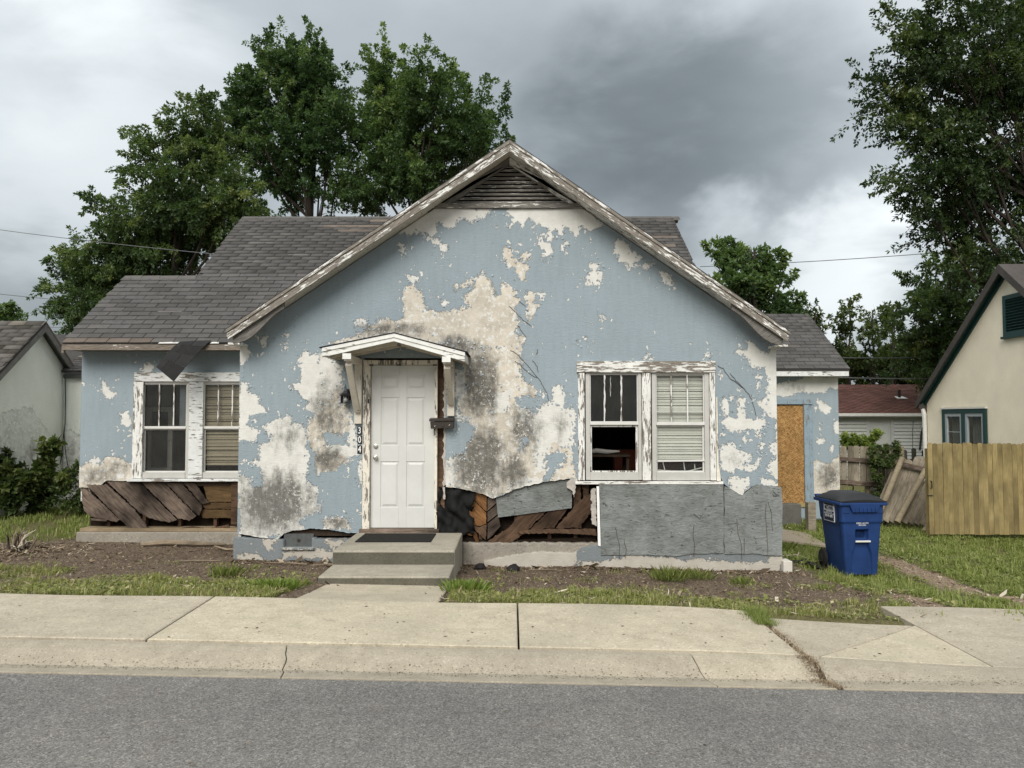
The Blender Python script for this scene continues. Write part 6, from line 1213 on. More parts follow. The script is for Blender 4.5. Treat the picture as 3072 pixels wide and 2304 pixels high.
# old grey fence: upright part
of = thing('old_fence', 'upright run of old grey picket fence behind the blue bin', 'fence', (7, 16.3, -0.4))
YO = 16.4
me_ = [picket_mesh(0.118, 1.30 + d, 0.016, 'cut') for d in (0.0, 0.03, -0.03)]
a0, a1 = W('cf', 70, 860, YO), W('cf', 1000, 900, YO); t0, t1 = W('cf', 70, 290, YO), W('cf', 1000, 360, YO); hh = (t0 - a0).length
n = int((a1.x - a0.x) / 0.124)
me_ = [picket_mesh(0.118, hh + d, 0.016, 'cut') for d in (0.0, 0.02, -0.02)]
for i in range(n):
    p = a0.lerp(a1, i / n); picket('picket', of, me_[rf.randrange(3)], MAT['fence_old'], p + Vector((0, 0, rf.uniform(-0.02, 0.02))), (0.02 + rf.uniform(-0.01, 0.01), 0.03, 1))
for y0, y1 in ((465, 535), (800, 880)):
    MB().beam(W('cf', 60, y0, YO - 0.04), W('cf', 1010, y1, YO - 0.04), 0.04, 0.085).build('rail', MAT['rot_grey'], of)
for xx in (500, 1000): p = W('cf', xx, 900, YO + 0.1); MB().tube([(p.x, p.y, -0.8), (p.x + 0.02, p.y, 1.0)], 0.05, 8).build('post', MAT['post_wood'], of)
# collapsed leaning panel with round posts
lf_ = thing('leaning_fence', 'collapsed grey picket panel leaning over with two round posts', 'fence', (8, 15.8, -0.5))
Y0_, Y1_ = 15.55, 15.95
dirv = W('cf', 1020, 440, Y1_) - W('cf', 660, 1290, Y0_)
b0, b1 = W('cf', 600, 1335, Y0_), W('cf', 1560, 1500, Y0_); LL = dirv.length * 1.08
me2 = [picket_mesh(0.122, LL + d, 0.016, 'cut') for d in (0.0, 0.04, -0.05)]; n = int((b1 - b0).length / 0.118)
for i in range(n + 1):
    p = b0.lerp(b1, i / n); picket('picket', lf_, me2[rf.randrange(3)], MAT['fence_old'], p + dirv.normalized() * rf.uniform(-0.03, 0.03), dirv + Vector((rf.uniform(-0.02, 0.02), 0, 0)))
for (x0, y0, x1, y1) in ((900, 520, 1420, 645), (780, 900, 1450, 1065), (640, 1200, 1440, 1400)):
    MB().beam(W('cf', x0, y0, Y0_ + 0.25), W('cf', x1, y1, Y0_ + 0.25), 0.05, 0.085).build('rail', MAT['rot_grey'], lf_)
for (x0, y0, x1, y1) in ((1010, 455, 655, 1320), (1350, 630, 930, 1400)):
    a, b = W('cf', x0, y0, Y1_ - 0.24), W('cf', x1, y1, Y0_ - 0.12); MB().tube([b, b.lerp(a, 0.5), a], [0.062, 0.058, 0.055], 10).build('post', MAT['post_wood'], lf_, smooth=True)
st_ = thing('broken_post', 'short broken wooden post stump leaning by the yellow fence corner', 'post', W('cf', 1340, 1540, 14.6))
a, b = W('cf', 1330, 1550, 14.55), W('cf', 1440, 1380, 14.75); MB().tube([a, b], [0.06, 0.055], 9).build('stump', MAT['post_wood'], st_)
# dark far fence
df_ = thing('dark_fence', 'dark weathered picket fence tops showing beyond the collapsed panel', 'fence', (10, 20, -0.6))
YK = 20.0; me3 = [picket_mesh(0.118, 1.75 + d, 0.016, 'dog') for d in (0.0, 0.05, -0.05)]
p0, p1 = W('cf', 480, 240, YK), W('cf', 1400, 325, YK); n = int((p1.x - p0.x) / 0.124)
for i in range(n + 1):
    p = p0.lerp(p1, i / n); z = p.z + (0.0 if i < n * 0.5 else -0.03) + rf.uniform(-0.02, 0.02)
    if rf.random() < 0.08: continue
    picket('picket', df_, me3[rf.randrange(3)], MAT['fence_dark'], (p.x, YK, z - 1.75), (rf.uniform(-0.01, 0.01), 0, 1))
MB().box(p0.x, p1.x, YK + 0.02, YK + 0.06, p0.z - 0.5, p0.z - 0.41).build('rail', MAT['fence_dark'], df_)

# ------------------------------------------------------------------ blue wheeled bin
bn = thing('wheeled_bin', 'blue wheeled refuse bin with black lid beside the cottage corner', 'refuse bin', (4.46, 10.25, -0.42))
BX, BYF, BZ = 4.46, 9.90, at(2572, 1727, 9.9).z
Hh = at(2572, 1507, 9.86).z - BZ                        # ground to rim
ROT = Matrix.Translation((BX, BYF + 0.37, BZ)) @ Matrix.Rotation(math.radians(3), 4, 'Z') @ Matrix.Translation((-BX, -(BYF + 0.37), -BZ))
ROT = ROT @ Matrix.Translation((BX, BYF, 0)) @ Matrix.Diagonal((0.86, 0.86, 1.0, 1)) @ Matrix.Translation((-BX, -BYF, 0))
def T(m): m.v = [tuple(ROT @ Vector(p)) for p in m.v]; return m
def hw(t): return float(np.interp(t, [0, 0.62, 0.70, 0.72, 0.90, 1.0], [0.245, 0.292, 0.300, 0.318, 0.328, 0.332]))
def fy(t): return float(np.interp(t, [0, 0.70, 0.73, 1.0], [0.045, 0.010, -0.008, -0.016]))
def by(t): return float(np.interp(t, [0, 0.12, 1.0], [0.60, 0.66, 0.77]))
m = MB(); lev = [0, 0.03, 0.12, 0.3, 0.62, 0.70, 0.725, 0.9, 1.0]; V = []; nseg = 24
for t in lev:
    w, y0, y1 = hw(t), fy(t) + 0.075, by(t); c = 0.05
    ring = []
    for (cx, cy, a0) in ((w - c, y1 - c, 0), (-w + c, y1 - c, 90)):
        for k in range(6): a = math.radians(a0 + k * 18); ring.append((cx + c * math.cos(a), cy + c * math.sin(a)))
    ring += [(-w, y0), (w, y0)]
    V += [(BX + x, BYF + y, BZ + t * Hh) for x, y in ring]
nr = 14; F = [(i * nr + k, i * nr + (k + 1) % nr, (i + 1) * nr + (k + 1) % nr, (i + 1) * nr + k) for i in range(len(lev) - 1) for k in range(nr)] + [tuple(range(nr))[::-1], tuple((len(lev) - 1) * nr + k for k in range(nr))]
T(m.add(V, F)); body = m.build('body', MAT['bin_blue'], bn, smooth=True)
def front():                                             # moulded front: grab pocket, bar slot and the tapering chute
    ns, nt_ = 61, 111; V = []; F = grid_faces(ns, nt_)
    for i in range(ns):
        for j in range(nt_):
            s, t = -1 + 2 * i / (ns - 1), j / (nt_ - 1); w = hw(t); c = 0.04; y = fy(t)
            x = s * w; e = w - abs(x)
            if e < c: y += c - math.sqrt(max(c * c - (c - e) ** 2, 0))
            d = 0.0
            half = np.interp(t, [0, 0.28, 0.42, 0.455], [0.165, 0.15, 0.10, 0.098])
            if 0.0 <= t < 0.46: d = max(d, 0.050 * float(sst(half - abs(x), -0.006, 0.012)) * float(sst(0.46 - t, 0, 0.01)) * (0.55 + 0.45 * t / 0.46))
            if 0.465 < t < 0.63: d = max(d, 0.075 * float(sst(0.098 - abs(x), -0.006, 0.014)) * float(sst(t - 0.475, 0, 0.02)) * float(sst(0.625 - t, 0, 0.02)))
            V.append((BX + x, BYF + y + d, BZ + t * Hh))
    b = len(V); ring = [i * nt_ for i in range(ns)] + [(ns - 1) * nt_ + j for j in range(1, nt_)] + [i * nt_ + nt_ - 1 for i in range(ns - 2, -1, -1)] + [j for j in range(nt_ - 2, 0, -1)]
    V += [(V[i][0], BYF + fy(0.5) + 0.10, V[i][2]) for i in ring]; r = len(ring)
    F = [tuple(q) for q in F] + [(ring[(k + 1) % r], ring[k], b + k, b + (k + 1) % r) for k in range(r)]
    V = [tuple(ROT @ Vector(p)) for p in V]
    me = np_mesh('front', V, F, smooth=True); mesh_obj('front_panel', me, MAT['bin_blue'], bn)
front()
rim = MB(); z0, z1 = BZ + Hh - 0.045, BZ + Hh
rim.box(BX - 0.365, BX + 0.365, BYF - 0.055, BYF + 0.02, z0, z1).box(BX - 0.365, BX - 0.322, BYF + 0.0205, BYF + 0.84, z0, z1).box(BX + 0.322, BX + 0.365, BYF + 0.0205, BYF + 0.84, z0, z1).box(BX - 0.32, BX + 0.32, BYF + 0.765, BYF + 0.80, z0, z1)
T(rim).build('rim', MAT['bin_blue'], bn, bevel=0.012)
lp = MB().prism([(BX - 0.225, BYF - 0.058, z0 + 0.03), (BX + 0.265, BYF - 0.058, z0 + 0.03), (BX + 0.205, BYF - 0.050, z0 - 0.085), (BX - 0.165, BYF - 0.050, z0 - 0.085)], (0, 0.02, 0))
T(lp).build('front_lip', MAT['bin_blue'], bn, bevel=0.006)
for k in range(6): T(MB().box(BX - 0.135 + k * 0.062, BX - 0.122 + k * 0.062, BYF - 0.066, BYF - 0.05, z0 - 0.078, z0 - 0.025)).build('lip_rib', MAT['bin_blue'], bn, bevel=0.003)
for ga, gb in ((-0.30, -0.20), (0.22, 0.30)): T(MB().box(BX + ga, BX + gb, BYF - 0.02, BYF + 0.02, z0 - 0.10, z0 - 0.002)).build('gusset', MAT['bin_blue'], bn, bevel=0.008)
T(MB().tube([(BX - 0.112, BYF - 0.004, BZ + 0.462 * Hh), (BX + 0.112, BYF - 0.004, BZ + 0.462 * Hh)], 0.013, 10)).build('lift_bar', MAT['white_alu'], bn, smooth=True)
lid = MB(); V = []; NX_, NY_ = 13, 13
for i in range(NX_):
    for j in range(NY_):
        s, t = -1 + 2 * i / (NX_ - 1), j / (NY_ - 1); x = s * 0.352; y = -0.06 + t * 0.86
        e = min(1 - abs(s), t * 1.2, (1 - t) * 1.2); h = 0.012 + 0.050 * float(sst(e, 0.0, 0.22)) + 0.02 * (1 - s * s) + (0.022 if (abs(s) < 0.55 and 0.2 < t < 0.9) else 0)
        V.append((BX + x, BYF + y, z1 + h))
b = len(V); ring = [i * NY_ for i in range(NX_)] + [(NX_ - 1) * NY_ + j for j in range(1, NY_)] + [i * NY_ + NY_ - 1 for i in range(NX_ - 2, -1, -1)] + [j for j in range(NY_ - 2, 0, -1)]
V += [(V[i][0], V[i][1], z1 + 0.002) for i in ring]; r = len(ring)
lid.add(V, [tuple(q) for q in grid_faces(NX_, NY_)] + [(ring[(k + 1) % r], ring[k], b + k, b + (k + 1) % r) for k in range(r)]); T(lid).build('lid', MAT['bin_black'], bn, smooth=True)
T(MB().tube([(BX - 0.33, BYF + 0.86, z1 + 0.02), (BX + 0.33, BYF + 0.86, z1 + 0.02)], 0.016, 8)).build('handle', MAT['bin_blue'], bn)
T(MB().tube([(BX - 0.30, BYF + 0.66, BZ + 0.125), (BX + 0.30, BYF + 0.66, BZ + 0.125)], 0.012, 8)).build('axle', MAT['black_metal'], bn)
for s_ in (-1, 1):
    wv = MB().lathe((BX + s_ * 0.30, BYF + 0.66, BZ + 0.125), [(0.03, -0.035), (0.10, -0.035), (0.125, -0.022), (0.125, 0.022), (0.10, 0.035), (0.03, 0.035)], 24, 'X'); T(wv); wo = wv.build('wheel', MAT['rubber'], bn, smooth=True)
    T(MB().lathe((BX + s_ * 0.30, BYF + 0.66, BZ + 0.125), [(0.03, s_ * 0.036), (0.065, s_ * 0.037), (0.06, s_ * 0.042), (0.02, s_ * 0.046)], 18, 'X')).build('hub', MAT['bin_black'], wo)
# company sticker on the left side, serial number on the front
def side_pt(y, z): return ROT @ Vector((BX - hw((z - BZ) / Hh) - 0.002, BYF + y, z))
sy0, sy1 = 0.20, 0.54; sz1, sz0 = BZ + Hh * 0.955, BZ + Hh * 0.70
SX = BX - 0.3335
sk = T(MB().box(SX, SX + 0.012, BYF + sy0, BYF + sy1, sz0, sz1)).build('sticker', MAT['sticker'], bn)
b_ = 0.012
for (z0_, z1_) in ((0.03, 0.40), (0.44, 0.56), (0.86, 0.965)): T(MB().box(SX - 0.0008, SX + 0.002, BYF + sy0 + b_, BYF + sy1 - b_, sz0 + (sz1 - sz0) * z0_, sz0 + (sz1 - sz0) * z1_)).build('sticker_band', MAT['sticker_dark'], sk)
Rm = Matrix(((0, 0, -1, 0), (-1, 0, 0, 0), (0, 1, 0, 0), (0, 0, 0, 1)))
def side_text(nm, txt, size, f, m, sx=1.0, bold=0.0):
    text_obj(nm, txt, size, m, sk, ROT @ Matrix.Translation((SX - 0.0022, BYF + (sy0 + sy1) / 2, sz0 + (sz1 - sz0) * f)) @ Rm, 0.0006, sx, bold)
side_text('company_name', 'METHVIN', 0.078, 0.71, MAT['sticker_dark'], 0.83, 0.002); side_text('small_print', 'SANITATION', 0.030, 0.50, MAT['sticker'], 1.1); side_text('phone_number', '870-741-4898', 0.052, 0.28, MAT['sticker'], 0.82, 0.001)
for txt, sz, f in (('EMER 201497', 0.040, 0.715), ('MAX LOAD', 0.026, 0.683)):
    text_obj('serial_print', txt, sz, MAT['sticker'], bn, ROT @ Matrix.Translation((BX + 0.0, BYF + fy(f) - 0.003, BZ + Hh * f)) @ Matrix.Rotation(math.pi / 2, 4, 'X'), 0.0006, 0.85, 0.0006)

# ------------------------------------------------------------------ small things by the side door and on the ground
def ground_thing(name, label, cat, x, y, group=None): return thing(name, label, cat, (x, y, tz(x, y)), group)
p = W('cr', 180, 1035, 14.9); cb_ = thing('concrete_block', 'grey concrete block under the boarded side door', 'block', (p.x, 14.9, -0.4)); cbm = MB()
cbm.box(p.x - 0.25, p.x + 0.22, 14.8, 15.1, tz(p.x, 14.9) - 0.05, p.z + 0.12).build('block', MAT['block'], cb_, bevel=0.012)
p = W('s', 2358, 1692, 9.62); wk = thing('white_block', 'small off white block lying at the right corner of the cottage', 'block', (p.x, 9.62, p.z)); MB().box(p.x - 0.055, p.x + 0.055, 9.55, 9.75, p.z - 0.09, p.z + 0.045).build('block', MAT['white_block'], wk, bevel=0.006)
p = W('s', 2440, 1553, 12.6); dmt = thing('tan_board', 'flat tan board lying on the ground behind the bin', 'board', (4.6, 13.2, -0.35))
MB().prism([(3.75, 12.55, tz(3.75, 12.55) + 0.02), (5.0, 12.2, tz(5.0, 12.2) + 0.02), (5.15, 13.6, tz(5.15, 13.6) + 0.03), (3.6, 14.3, tz(3.6, 14.3) + 0.03)], (0, 0, 0.03)).build('board', MAT['mat_tan'], dmt)
pb = W('s', 2434, 1580, 14.0); ol = thing('timber_post', 'short grey wooden post end standing behind the bin', 'post', (pb.x, 14.0, -0.4)); MB().box(pb.x - 0.07, pb.x + 0.07, 13.95, 14.1, -0.6, at(2440, 1507, 14.0).z).build('post', MAT['fence_old'], ol, bevel=0.005)
rg = ground_thing('charred_debris', 'heap of charred torn shingle scraps beside the bin wheel', 'debris', 3.95, 10.35)
rr = random.Random(31)
for i in range(16):
    x, y = 3.92 + rr.gauss(0, 0.20), 10.35 + rr.gauss(0, 0.13); L_, w_ = rr.uniform(0.08, 0.28), rr.uniform(0.03, 0.09)
    M = Matrix.Translation((x, y, tz(x, y) + 0.015 + 0.07 * rr.random() * max(0, 1 - abs(x - 3.92) * 3))) @ Euler((rr.uniform(-.5, .5), rr.uniform(-.4, .4), rr.uniform(0, 3.1))).to_matrix().to_4x4()
    MB().box(-L_ / 2, L_ / 2, -w_ / 2, w_ / 2, -0.004, 0.004, M).build('scrap', MAT[rr.choice(['char', 'char', 'rot_grey', 'shingle_brown', 'char'])], rg)
def stick(label, pts, rad, m='stick', name='stick'):
    P = [Vector((x, y, tz(x, y) + h)) for x, y, h in pts]
    o = thing(name, label, 'stick', P[0], 'loose sticks on the bare soil'); MB().tube(P, rad, 7).build('branch', MAT[m], o, smooth=True); return o
stick('thick pale stick lying on soil left of the root clump', [(-6.95, 8.75, 0.02), (-6.6, 8.95, 0.035), (-6.2, 9.05, 0.04), (-6.0, 9.1, 0.03)], [0.012, 0.028, 0.035, 0.02])
stick('long weathered branch along the left footing', [(-5.0, 10.45, 0.03), (-4.7, 10.52, 0.05), (-4.3, 10.5, 0.045), (-3.9, 10.54, 0.03)], [0.03, 0.038, 0.034, 0.016])
stick('thin branch on soil near the inner corner', [(-3.95, 10.3, 0.05), (-3.75, 10.2, 0.025), (-3.5, 10.25, 0.03)], [0.008, 0.012, 0.007])
stick('thin stick on bare soil before the left footing', [(-4.1, 9.35, 0.012), (-3.85, 9.42, 0.02), (-3.55, 9.46, 0.015)], [0.006, 0.010, 0.006])
stick('pair of bare twigs under the foundation vent', [(-2.95, 9.25, 0.02), (-2.7, 9.3, 0.035), (-2.45, 9.27, 0.02)], [0.007, 0.011, 0.006])
stick('pale twig against the foundation left of the steps', [(-2.4, 9.2, 0.015), (-2.2, 9.26, 0.03), (-2.0, 9.24, 0.02)], [0.006, 0.010, 0.006])
stick('thin white stick sticking out of grass beside the bin', [(4.0, 10.9, 0.01), (4.03, 10.9, 0.10)], [0.008, 0.008], 'pale_stick')
stick('long pale straw stalk in the grass beside the cottage corner', [(3.7, 10.75, 0.03), (4.0, 10.9, 0.06), (4.15, 10.95, 0.03)], [0.006, 0.006, 0.004], 'pale_stick')
stick('short twig on the soil right of the steps', [(0.2, 9.2, 0.012), (0.45, 9.25, 0.02), (0.6, 9.22, 0.01)], [0.005, 0.008, 0.004])
rt = ground_thing('root_clump', 'upturned clump of dry roots at the left corner of the cottage', 'roots', -6.5, 10.2)
for i in range(26):
    a = rr.uniform(0, 6.28); r0 = rr.uniform(0.02, 0.20); x, y = -6.45 + r0 * math.cos(a), 10.15 + r0 * math.sin(a); h = rr.uniform(0.05, 0.36) * (1 - r0 * 2.2); x2, y2 = x + rr.uniform(-0.15, 0.22), y + rr.uniform(-0.15, 0.15); z = tz(x, y)
    MB().tube([(x, y, z - 0.02), ((x + x2) / 2 + rr.uniform(-.04, .04), (y + y2) / 2, z + h * 0.7), (x2, y2, z + h)], [0.018 * rr.uniform(.5, 1.2), 0.011, 0.004], 6).build('root', MAT[rr.choice(['stick', 'stick', 'rot_grey', 'pale_stick'])], rt)
for i, (x, y, s_) in enumerate(((-0.38, 9.35, 0.07), (0.02, 9.2, 0.075))):
    o = ground_thing('burnt_lump', ('black burnt lump against the right side of the steps', 'round black burnt lump on soil right of the steps')[i], 'lump', x, y)
    m = MB(); pr = [(0.002, s_ * 0.9), (s_ * 0.6, s_ * 0.75), (s_, s_ * 0.35), (s_ * 1.05, 0.0), (s_ * 0.8, -s_ * 0.4)]; m.lathe((x, y, tz(x, y) + 0.01), pr, 12); m.v = [(p[0] + rr.uniform(-.012, .012), p[1] + rr.uniform(-.012, .012), p[2] + rr.uniform(-.01, .01)) for p in m.v]; m.build('lump', MAT['char'], o, smooth=True)

# ------------------------------------------------------------------ dried vine stems clinging to the front wall
def vine(label, c, paths):
    o = thing('dried_vine', label, 'vine', W(c, *paths[0][0], YF - 0.004), 'dried vines on the stucco')
    for pth in paths:
        P = [W(c, x, y, YF - 0.005) for x, y in pth]; Q = []
        for a, b in zip(P[:-1], P[1:]):
            for k in range(4): Q.append(a.lerp(b, k / 4) + Vector((rr.uniform(-.006, .006), rr.uniform(-.003, 0), rr.uniform(-.006, .006))))
        Q.append(P[-1]); MB().tube(Q, [0.0032] * (len(Q) - 1) + [0.0015], 5).build('stem', MAT['vine'], o)
vine('dried vine stem running down the bare plaster above the door side', 'c6', [[(960, 1085), (1000, 1120), (1040, 1165), (1095, 1205)], [(1005, 1195), (1035, 1230), (1065, 1275)], [(1020, 1050), (1060, 1085)]])
vine('forked dried vine left of the big window', 'c3', [[(620, 0), (660, 20), (700, 60), (750, 120), (800, 180), (840, 240), (870, 300), (876, 340)], [(650, 70), (700, 110), (760, 165), (800, 185)], [(770, 70), (800, 110), (805, 150)], [(805, -5), (795, 30)]])
vine('dried vine branch right of the big window', 'c4', [[(1115, 105), (1150, 125), (1190, 185), (1240, 220), (1290, 260), (1330, 310), (1350, 370), (1368, 440)], [(1195, 155), (1230, 200), (1295, 262)]])
def vine2(label, c, paths, Y):
    o = thing('dried_vine', label, 'vine', W(c, *paths[0][0], Y), 'dried vines on the plywood')
    for pth in paths:
        Q = []; P = [W(c, x, y, Y) for x, y in pth]
        for a, b in zip(P[:-1], P[1:]):
            for k in range(3): Q.append(a.lerp(b, k / 3) + Vector((rr.uniform(-.005, .005), 0, 0)))
        MB().tube(Q + [P[-1]], 0.003, 5).build('stem', MAT['vine'], o)
vine2('two dried vine stems on the right plywood panel', 'c4', [[(1435, 1020), (1428, 1100), (1440, 1200), (1446, 1360)], [(1450, 1010), (1470, 1090), (1478, 1200)]], YF - 0.052)
vine2('dried vine stems at the foot of the right plywood panel joint', 'c4', [[(1240, 1120), (1250, 1220), (1270, 1300), (1275, 1390)], [(1290, 1250), (1288, 1360)]], YF - 0.052)
vine2('single dried vine stem low on the middle of the big plywood panel', 'c4', [[(955, 1160), (948, 1230), (960, 1300), (955, 1390)]], YF - 0.052)
vine2('dried vine stems low on the left of the big plywood panel', 'c4', [[(435, 1180), (450, 1250), (462, 1310), (460, 1390)], [(490, 1255), (505, 1330), (500, 1380)]], YF - 0.052)

# ------------------------------------------------------------------ overhead wires
def wire(label, pts, r=0.012, name='power_line'):
    o = thing(name, label, 'cable', pts[0]); MB().tube(pts, r, 5).build('wire', MAT['wire'], o)
def sag(a, b, d, n=10): a, b = Vector(a), Vector(b); return [a.lerp(b, t) - Vector((0, 0, 4 * d * t * (1 - t))) for t in np.linspace(0, 1, n)]
wire('overhead wire from the left sky down to the cottage roof', sag(at(-300, 645, 16), at(640, 762, 12.95), 0.05), 0.006)
wire('faint overhead wire low in the left sky above the pale house', sag(at(-400, 835, 40), at(420, 920, 38), 0.1), 0.016)
for i, (v0, v1, lab) in enumerate(((978, 985, 'upper'), (990, 997, 'middle'), (1012, 1022, 'lowest'))): wire(f'{lab} of the three wires between pale house and cottage roof', sag(at(-200, v0 - 22, 40), at(420, v1 + 6, 38), 0.1), (0.012, 0.02, 0.024)[i])
wire('overhead wire across the right sky behind the light tree', sag(at(2100, 800, 45), at(3300, 712, 40), 0.2), 0.022)
wire('upper black wire across the far trees on the right', sag(at(2480, 1073, 27), at(3200, 1062, 27), 0.06), 0.016)
wire('lower black wire just above the red roof', sag(at(2480, 1132, 27), at(3200, 1131, 27), 0.06), 0.022)
# ------------------------------------------------------------------ vegetation
def unit(n, r): v = r.normal(size=(n, 3)); return v / np.linalg.norm(v, axis=1)[:, None]
def norm(v): return v / np.maximum(np.linalg.norm(v, axis=1)[:, None], 1e-9)
def leaves_mesh(name, C, A, N_, size, r, lv, slim=0.5):
    """one folded rhombus per leaf: base C, direction A, side from N_"""
    n = len(C); s = norm(np.cross(A, N_)); L = size * r.uniform(0.65, 1.3, n)[:, None]; w = L * slim * 0.5; up = norm(np.cross(s, A))
    V = np.stack([C, C + A * L * 0.45 + s * w + up * L * 0.06, C + A * L - up * L * 0.10, C + A * L * 0.45 - s * w + up * L * 0.06], 1).reshape(-1, 3)
    F = np.arange(n * 4).reshape(n, 4); F = np.concatenate([F[:, [0, 1, 2]], F[:, [0, 2, 3]]])
    return np_mesh(name, V, F, {'lv': np.repeat(lv, 4)})
def crown(name, parent, m, lobes, sprigs, per, leaf_, length, seed, up=0.35, bias=(0, 0, 0), droop=0.25, fill=2.0, slim=0.5, spread=0.16, plume=8, stretch=1.0):
    """lobes -> plumes (branch ends with gaps between them) -> sprigs -> leaves"""
    r = np.random.default_rng(seed); Cs, As, Ns, LV = [], [], [], []; wt = np.array([max(l[3] * l[4] * l[5], 1e-6) ** 0.67 for l in lobes]); wt = wt / wt.sum()
    for l, w in zip(lobes, wt):
        kp = max(2, int(round(sprigs * w / plume))); d = unit(kp, r); rad = r.random(kp) ** (1 / (1 + fill)) * (0.72 + 0.36 * r.random(kp))
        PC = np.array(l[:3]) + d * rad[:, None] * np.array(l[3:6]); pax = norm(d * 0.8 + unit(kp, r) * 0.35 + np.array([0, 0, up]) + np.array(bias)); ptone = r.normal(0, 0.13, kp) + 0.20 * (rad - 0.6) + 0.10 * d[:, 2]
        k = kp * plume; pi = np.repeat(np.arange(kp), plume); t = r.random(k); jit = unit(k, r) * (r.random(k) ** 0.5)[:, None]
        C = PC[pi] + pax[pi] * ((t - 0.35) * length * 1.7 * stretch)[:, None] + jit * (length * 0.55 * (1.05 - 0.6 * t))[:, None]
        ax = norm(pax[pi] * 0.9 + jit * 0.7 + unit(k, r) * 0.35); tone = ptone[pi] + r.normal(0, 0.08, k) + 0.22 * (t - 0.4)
        Lg = length * r.uniform(0.45, 1.0, k); q = per
        s = r.random((k, q)) ** 0.8; side = unit(k * q, r).reshape(k, q, 3); bend = np.array([0, 0, -1.0]) * droop
        P = C[:, None, :] + ax[:, None, :] * (s * Lg[:, None])[:, :, None] + bend * ((s ** 2) * Lg[:, None])[:, :, None] + side * (spread * Lg[:, None] * (1.1 - s))[:, :, None]
        A = norm((ax[:, None, :] * 0.55 + side * 0.85 + np.array([0, 0, -0.22])).reshape(-1, 3))
        Cs.append(P.reshape(-1, 3)); As.append(A); Ns.append(norm(unit(k * q, r) * 0.8 + np.array([0, 0, 1.0])))
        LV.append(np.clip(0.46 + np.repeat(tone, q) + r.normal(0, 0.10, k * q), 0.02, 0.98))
    me = leaves_mesh(name, np.concatenate(Cs), np.concatenate(As), np.concatenate(Ns), leaf_, r, np.concatenate(LV), slim)
    o = mesh_obj(name, me, m, parent); tag(o, kind='stuff'); return o
def lobes_v(L, Y, ry=0.8, seed=0, pivot=465, squash=1.0, thin=1.0):
    """crown lobes given by their place in the full view (x, y, half width, half height), set at depth about Y"""
    r = random.Random(seed); out = []
    for l in L:
        u, v, a, b = l[:4]; v = pivot - (pivot - v) * squash; a *= thin; b *= thin; dy = l[4] if len(l) > 4 else r.uniform(-1, 1) * 1.0; y = Y + dy; p = at(u * 1.38879, v * 1.38879, y); k = 1.38879 * y / F_PX
        out.append((p.x, p.y, p.z, a * k, max(a, b) * k * ry, b * k))
    return out
def limbs(name, parent, base, top, r0, lobes, seed, twigs=3, m='bark'):
    r = random.Random(seed); mb = MB(); base, top = Vector(base), Vector(top)
    tr = [base.lerp(top, t) + Vector((r.uniform(-.08, .08), r.uniform(-.08, .08), 0)) * (0 if t in (0, 1) else 1) for t in np.linspace(0, 1, 8)]
    mb.tube(tr, [r0 * (1.25 if i == 0 else 1 - 0.75 * i / 7) for i in range(8)], 10)
    for l in lobes:
        c = Vector(l[:3]); t = min(max((c.z - base.z) / max(top.z - base.z, 0.1) - 0.25, 0.25), 0.92); s = base.lerp(top, t); mid = s.lerp(c, 0.55) + Vector((0, 0, -0.10 * (c - s).length))
        ra = r0 * 0.34 * (1.1 - 0.6 * t); mb.tube([s, mid, c], [ra, ra * 0.7, ra * 0.35], 6)
        for k in range(twigs):
            e = c + Vector((r.uniform(-1, 1) * l[3], r.uniform(-1, 1) * l[4], r.uniform(-0.6, 1) * l[5])) * 0.85; q = mid.lerp(c, r.uniform(0.2, 1)); mb.tube([q, q.lerp(e, 0.5) + Vector((0, 0, 0.1)), e], [ra * 0.35, ra * 0.22, ra * 0.08], 5)
    return mb.build(name, MAT[m], parent)
def tree(name, label, base, top, r0, L, Y, sprigs, per, leaf_, length, m, seed, group=None, **kw):
    o = thing(name, label, 'tree', base, group); lb = lobes_v(L, Y, kw.pop('ry', 0.8), seed, kw.pop('pivot', 465), kw.pop('squash', 1.0), kw.pop('thin', 1.0)); tw = kw.pop('twigs', 3)
    limbs('trunk', o, base, top, r0, lb, seed, tw); crown('crown', o, MAT[m], lb, sprigs, per, leaf_, length, seed, **kw); return o
def gp_(u, Y): p = at(u * 1.38879, 1500, Y); return (p.x, Y, tz(p.x, Y) - 0.1)
def tp_(u, v, Y): p = at(u * 1.38879, v * 1.38879, Y); return (p.x, Y, p.z)
TG = 'trees behind the cottage'
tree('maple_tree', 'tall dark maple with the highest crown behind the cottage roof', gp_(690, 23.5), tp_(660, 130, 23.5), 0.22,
     [(640, 125, 58, 48), (610, 105, 30, 34), (688, 140, 30, 40), (600, 195, 72, 55), (690, 215, 48, 65), (528, 215, 40, 40), (505, 245, 35, 35), (560, 300, 62, 48), (650, 300, 72, 58), (715, 300, 34, 55), (610, 360, 50, 36), (690, 385, 42, 32), (640, 425, 34, 26), (720, 430, 24, 26)], 23.5, 1400, 54, 0.11, 0.56, 'leaf_dark', 1, TG, up=0.8, plume=6, stretch=1.25, spread=0.2, squash=0.93, thin=0.95)
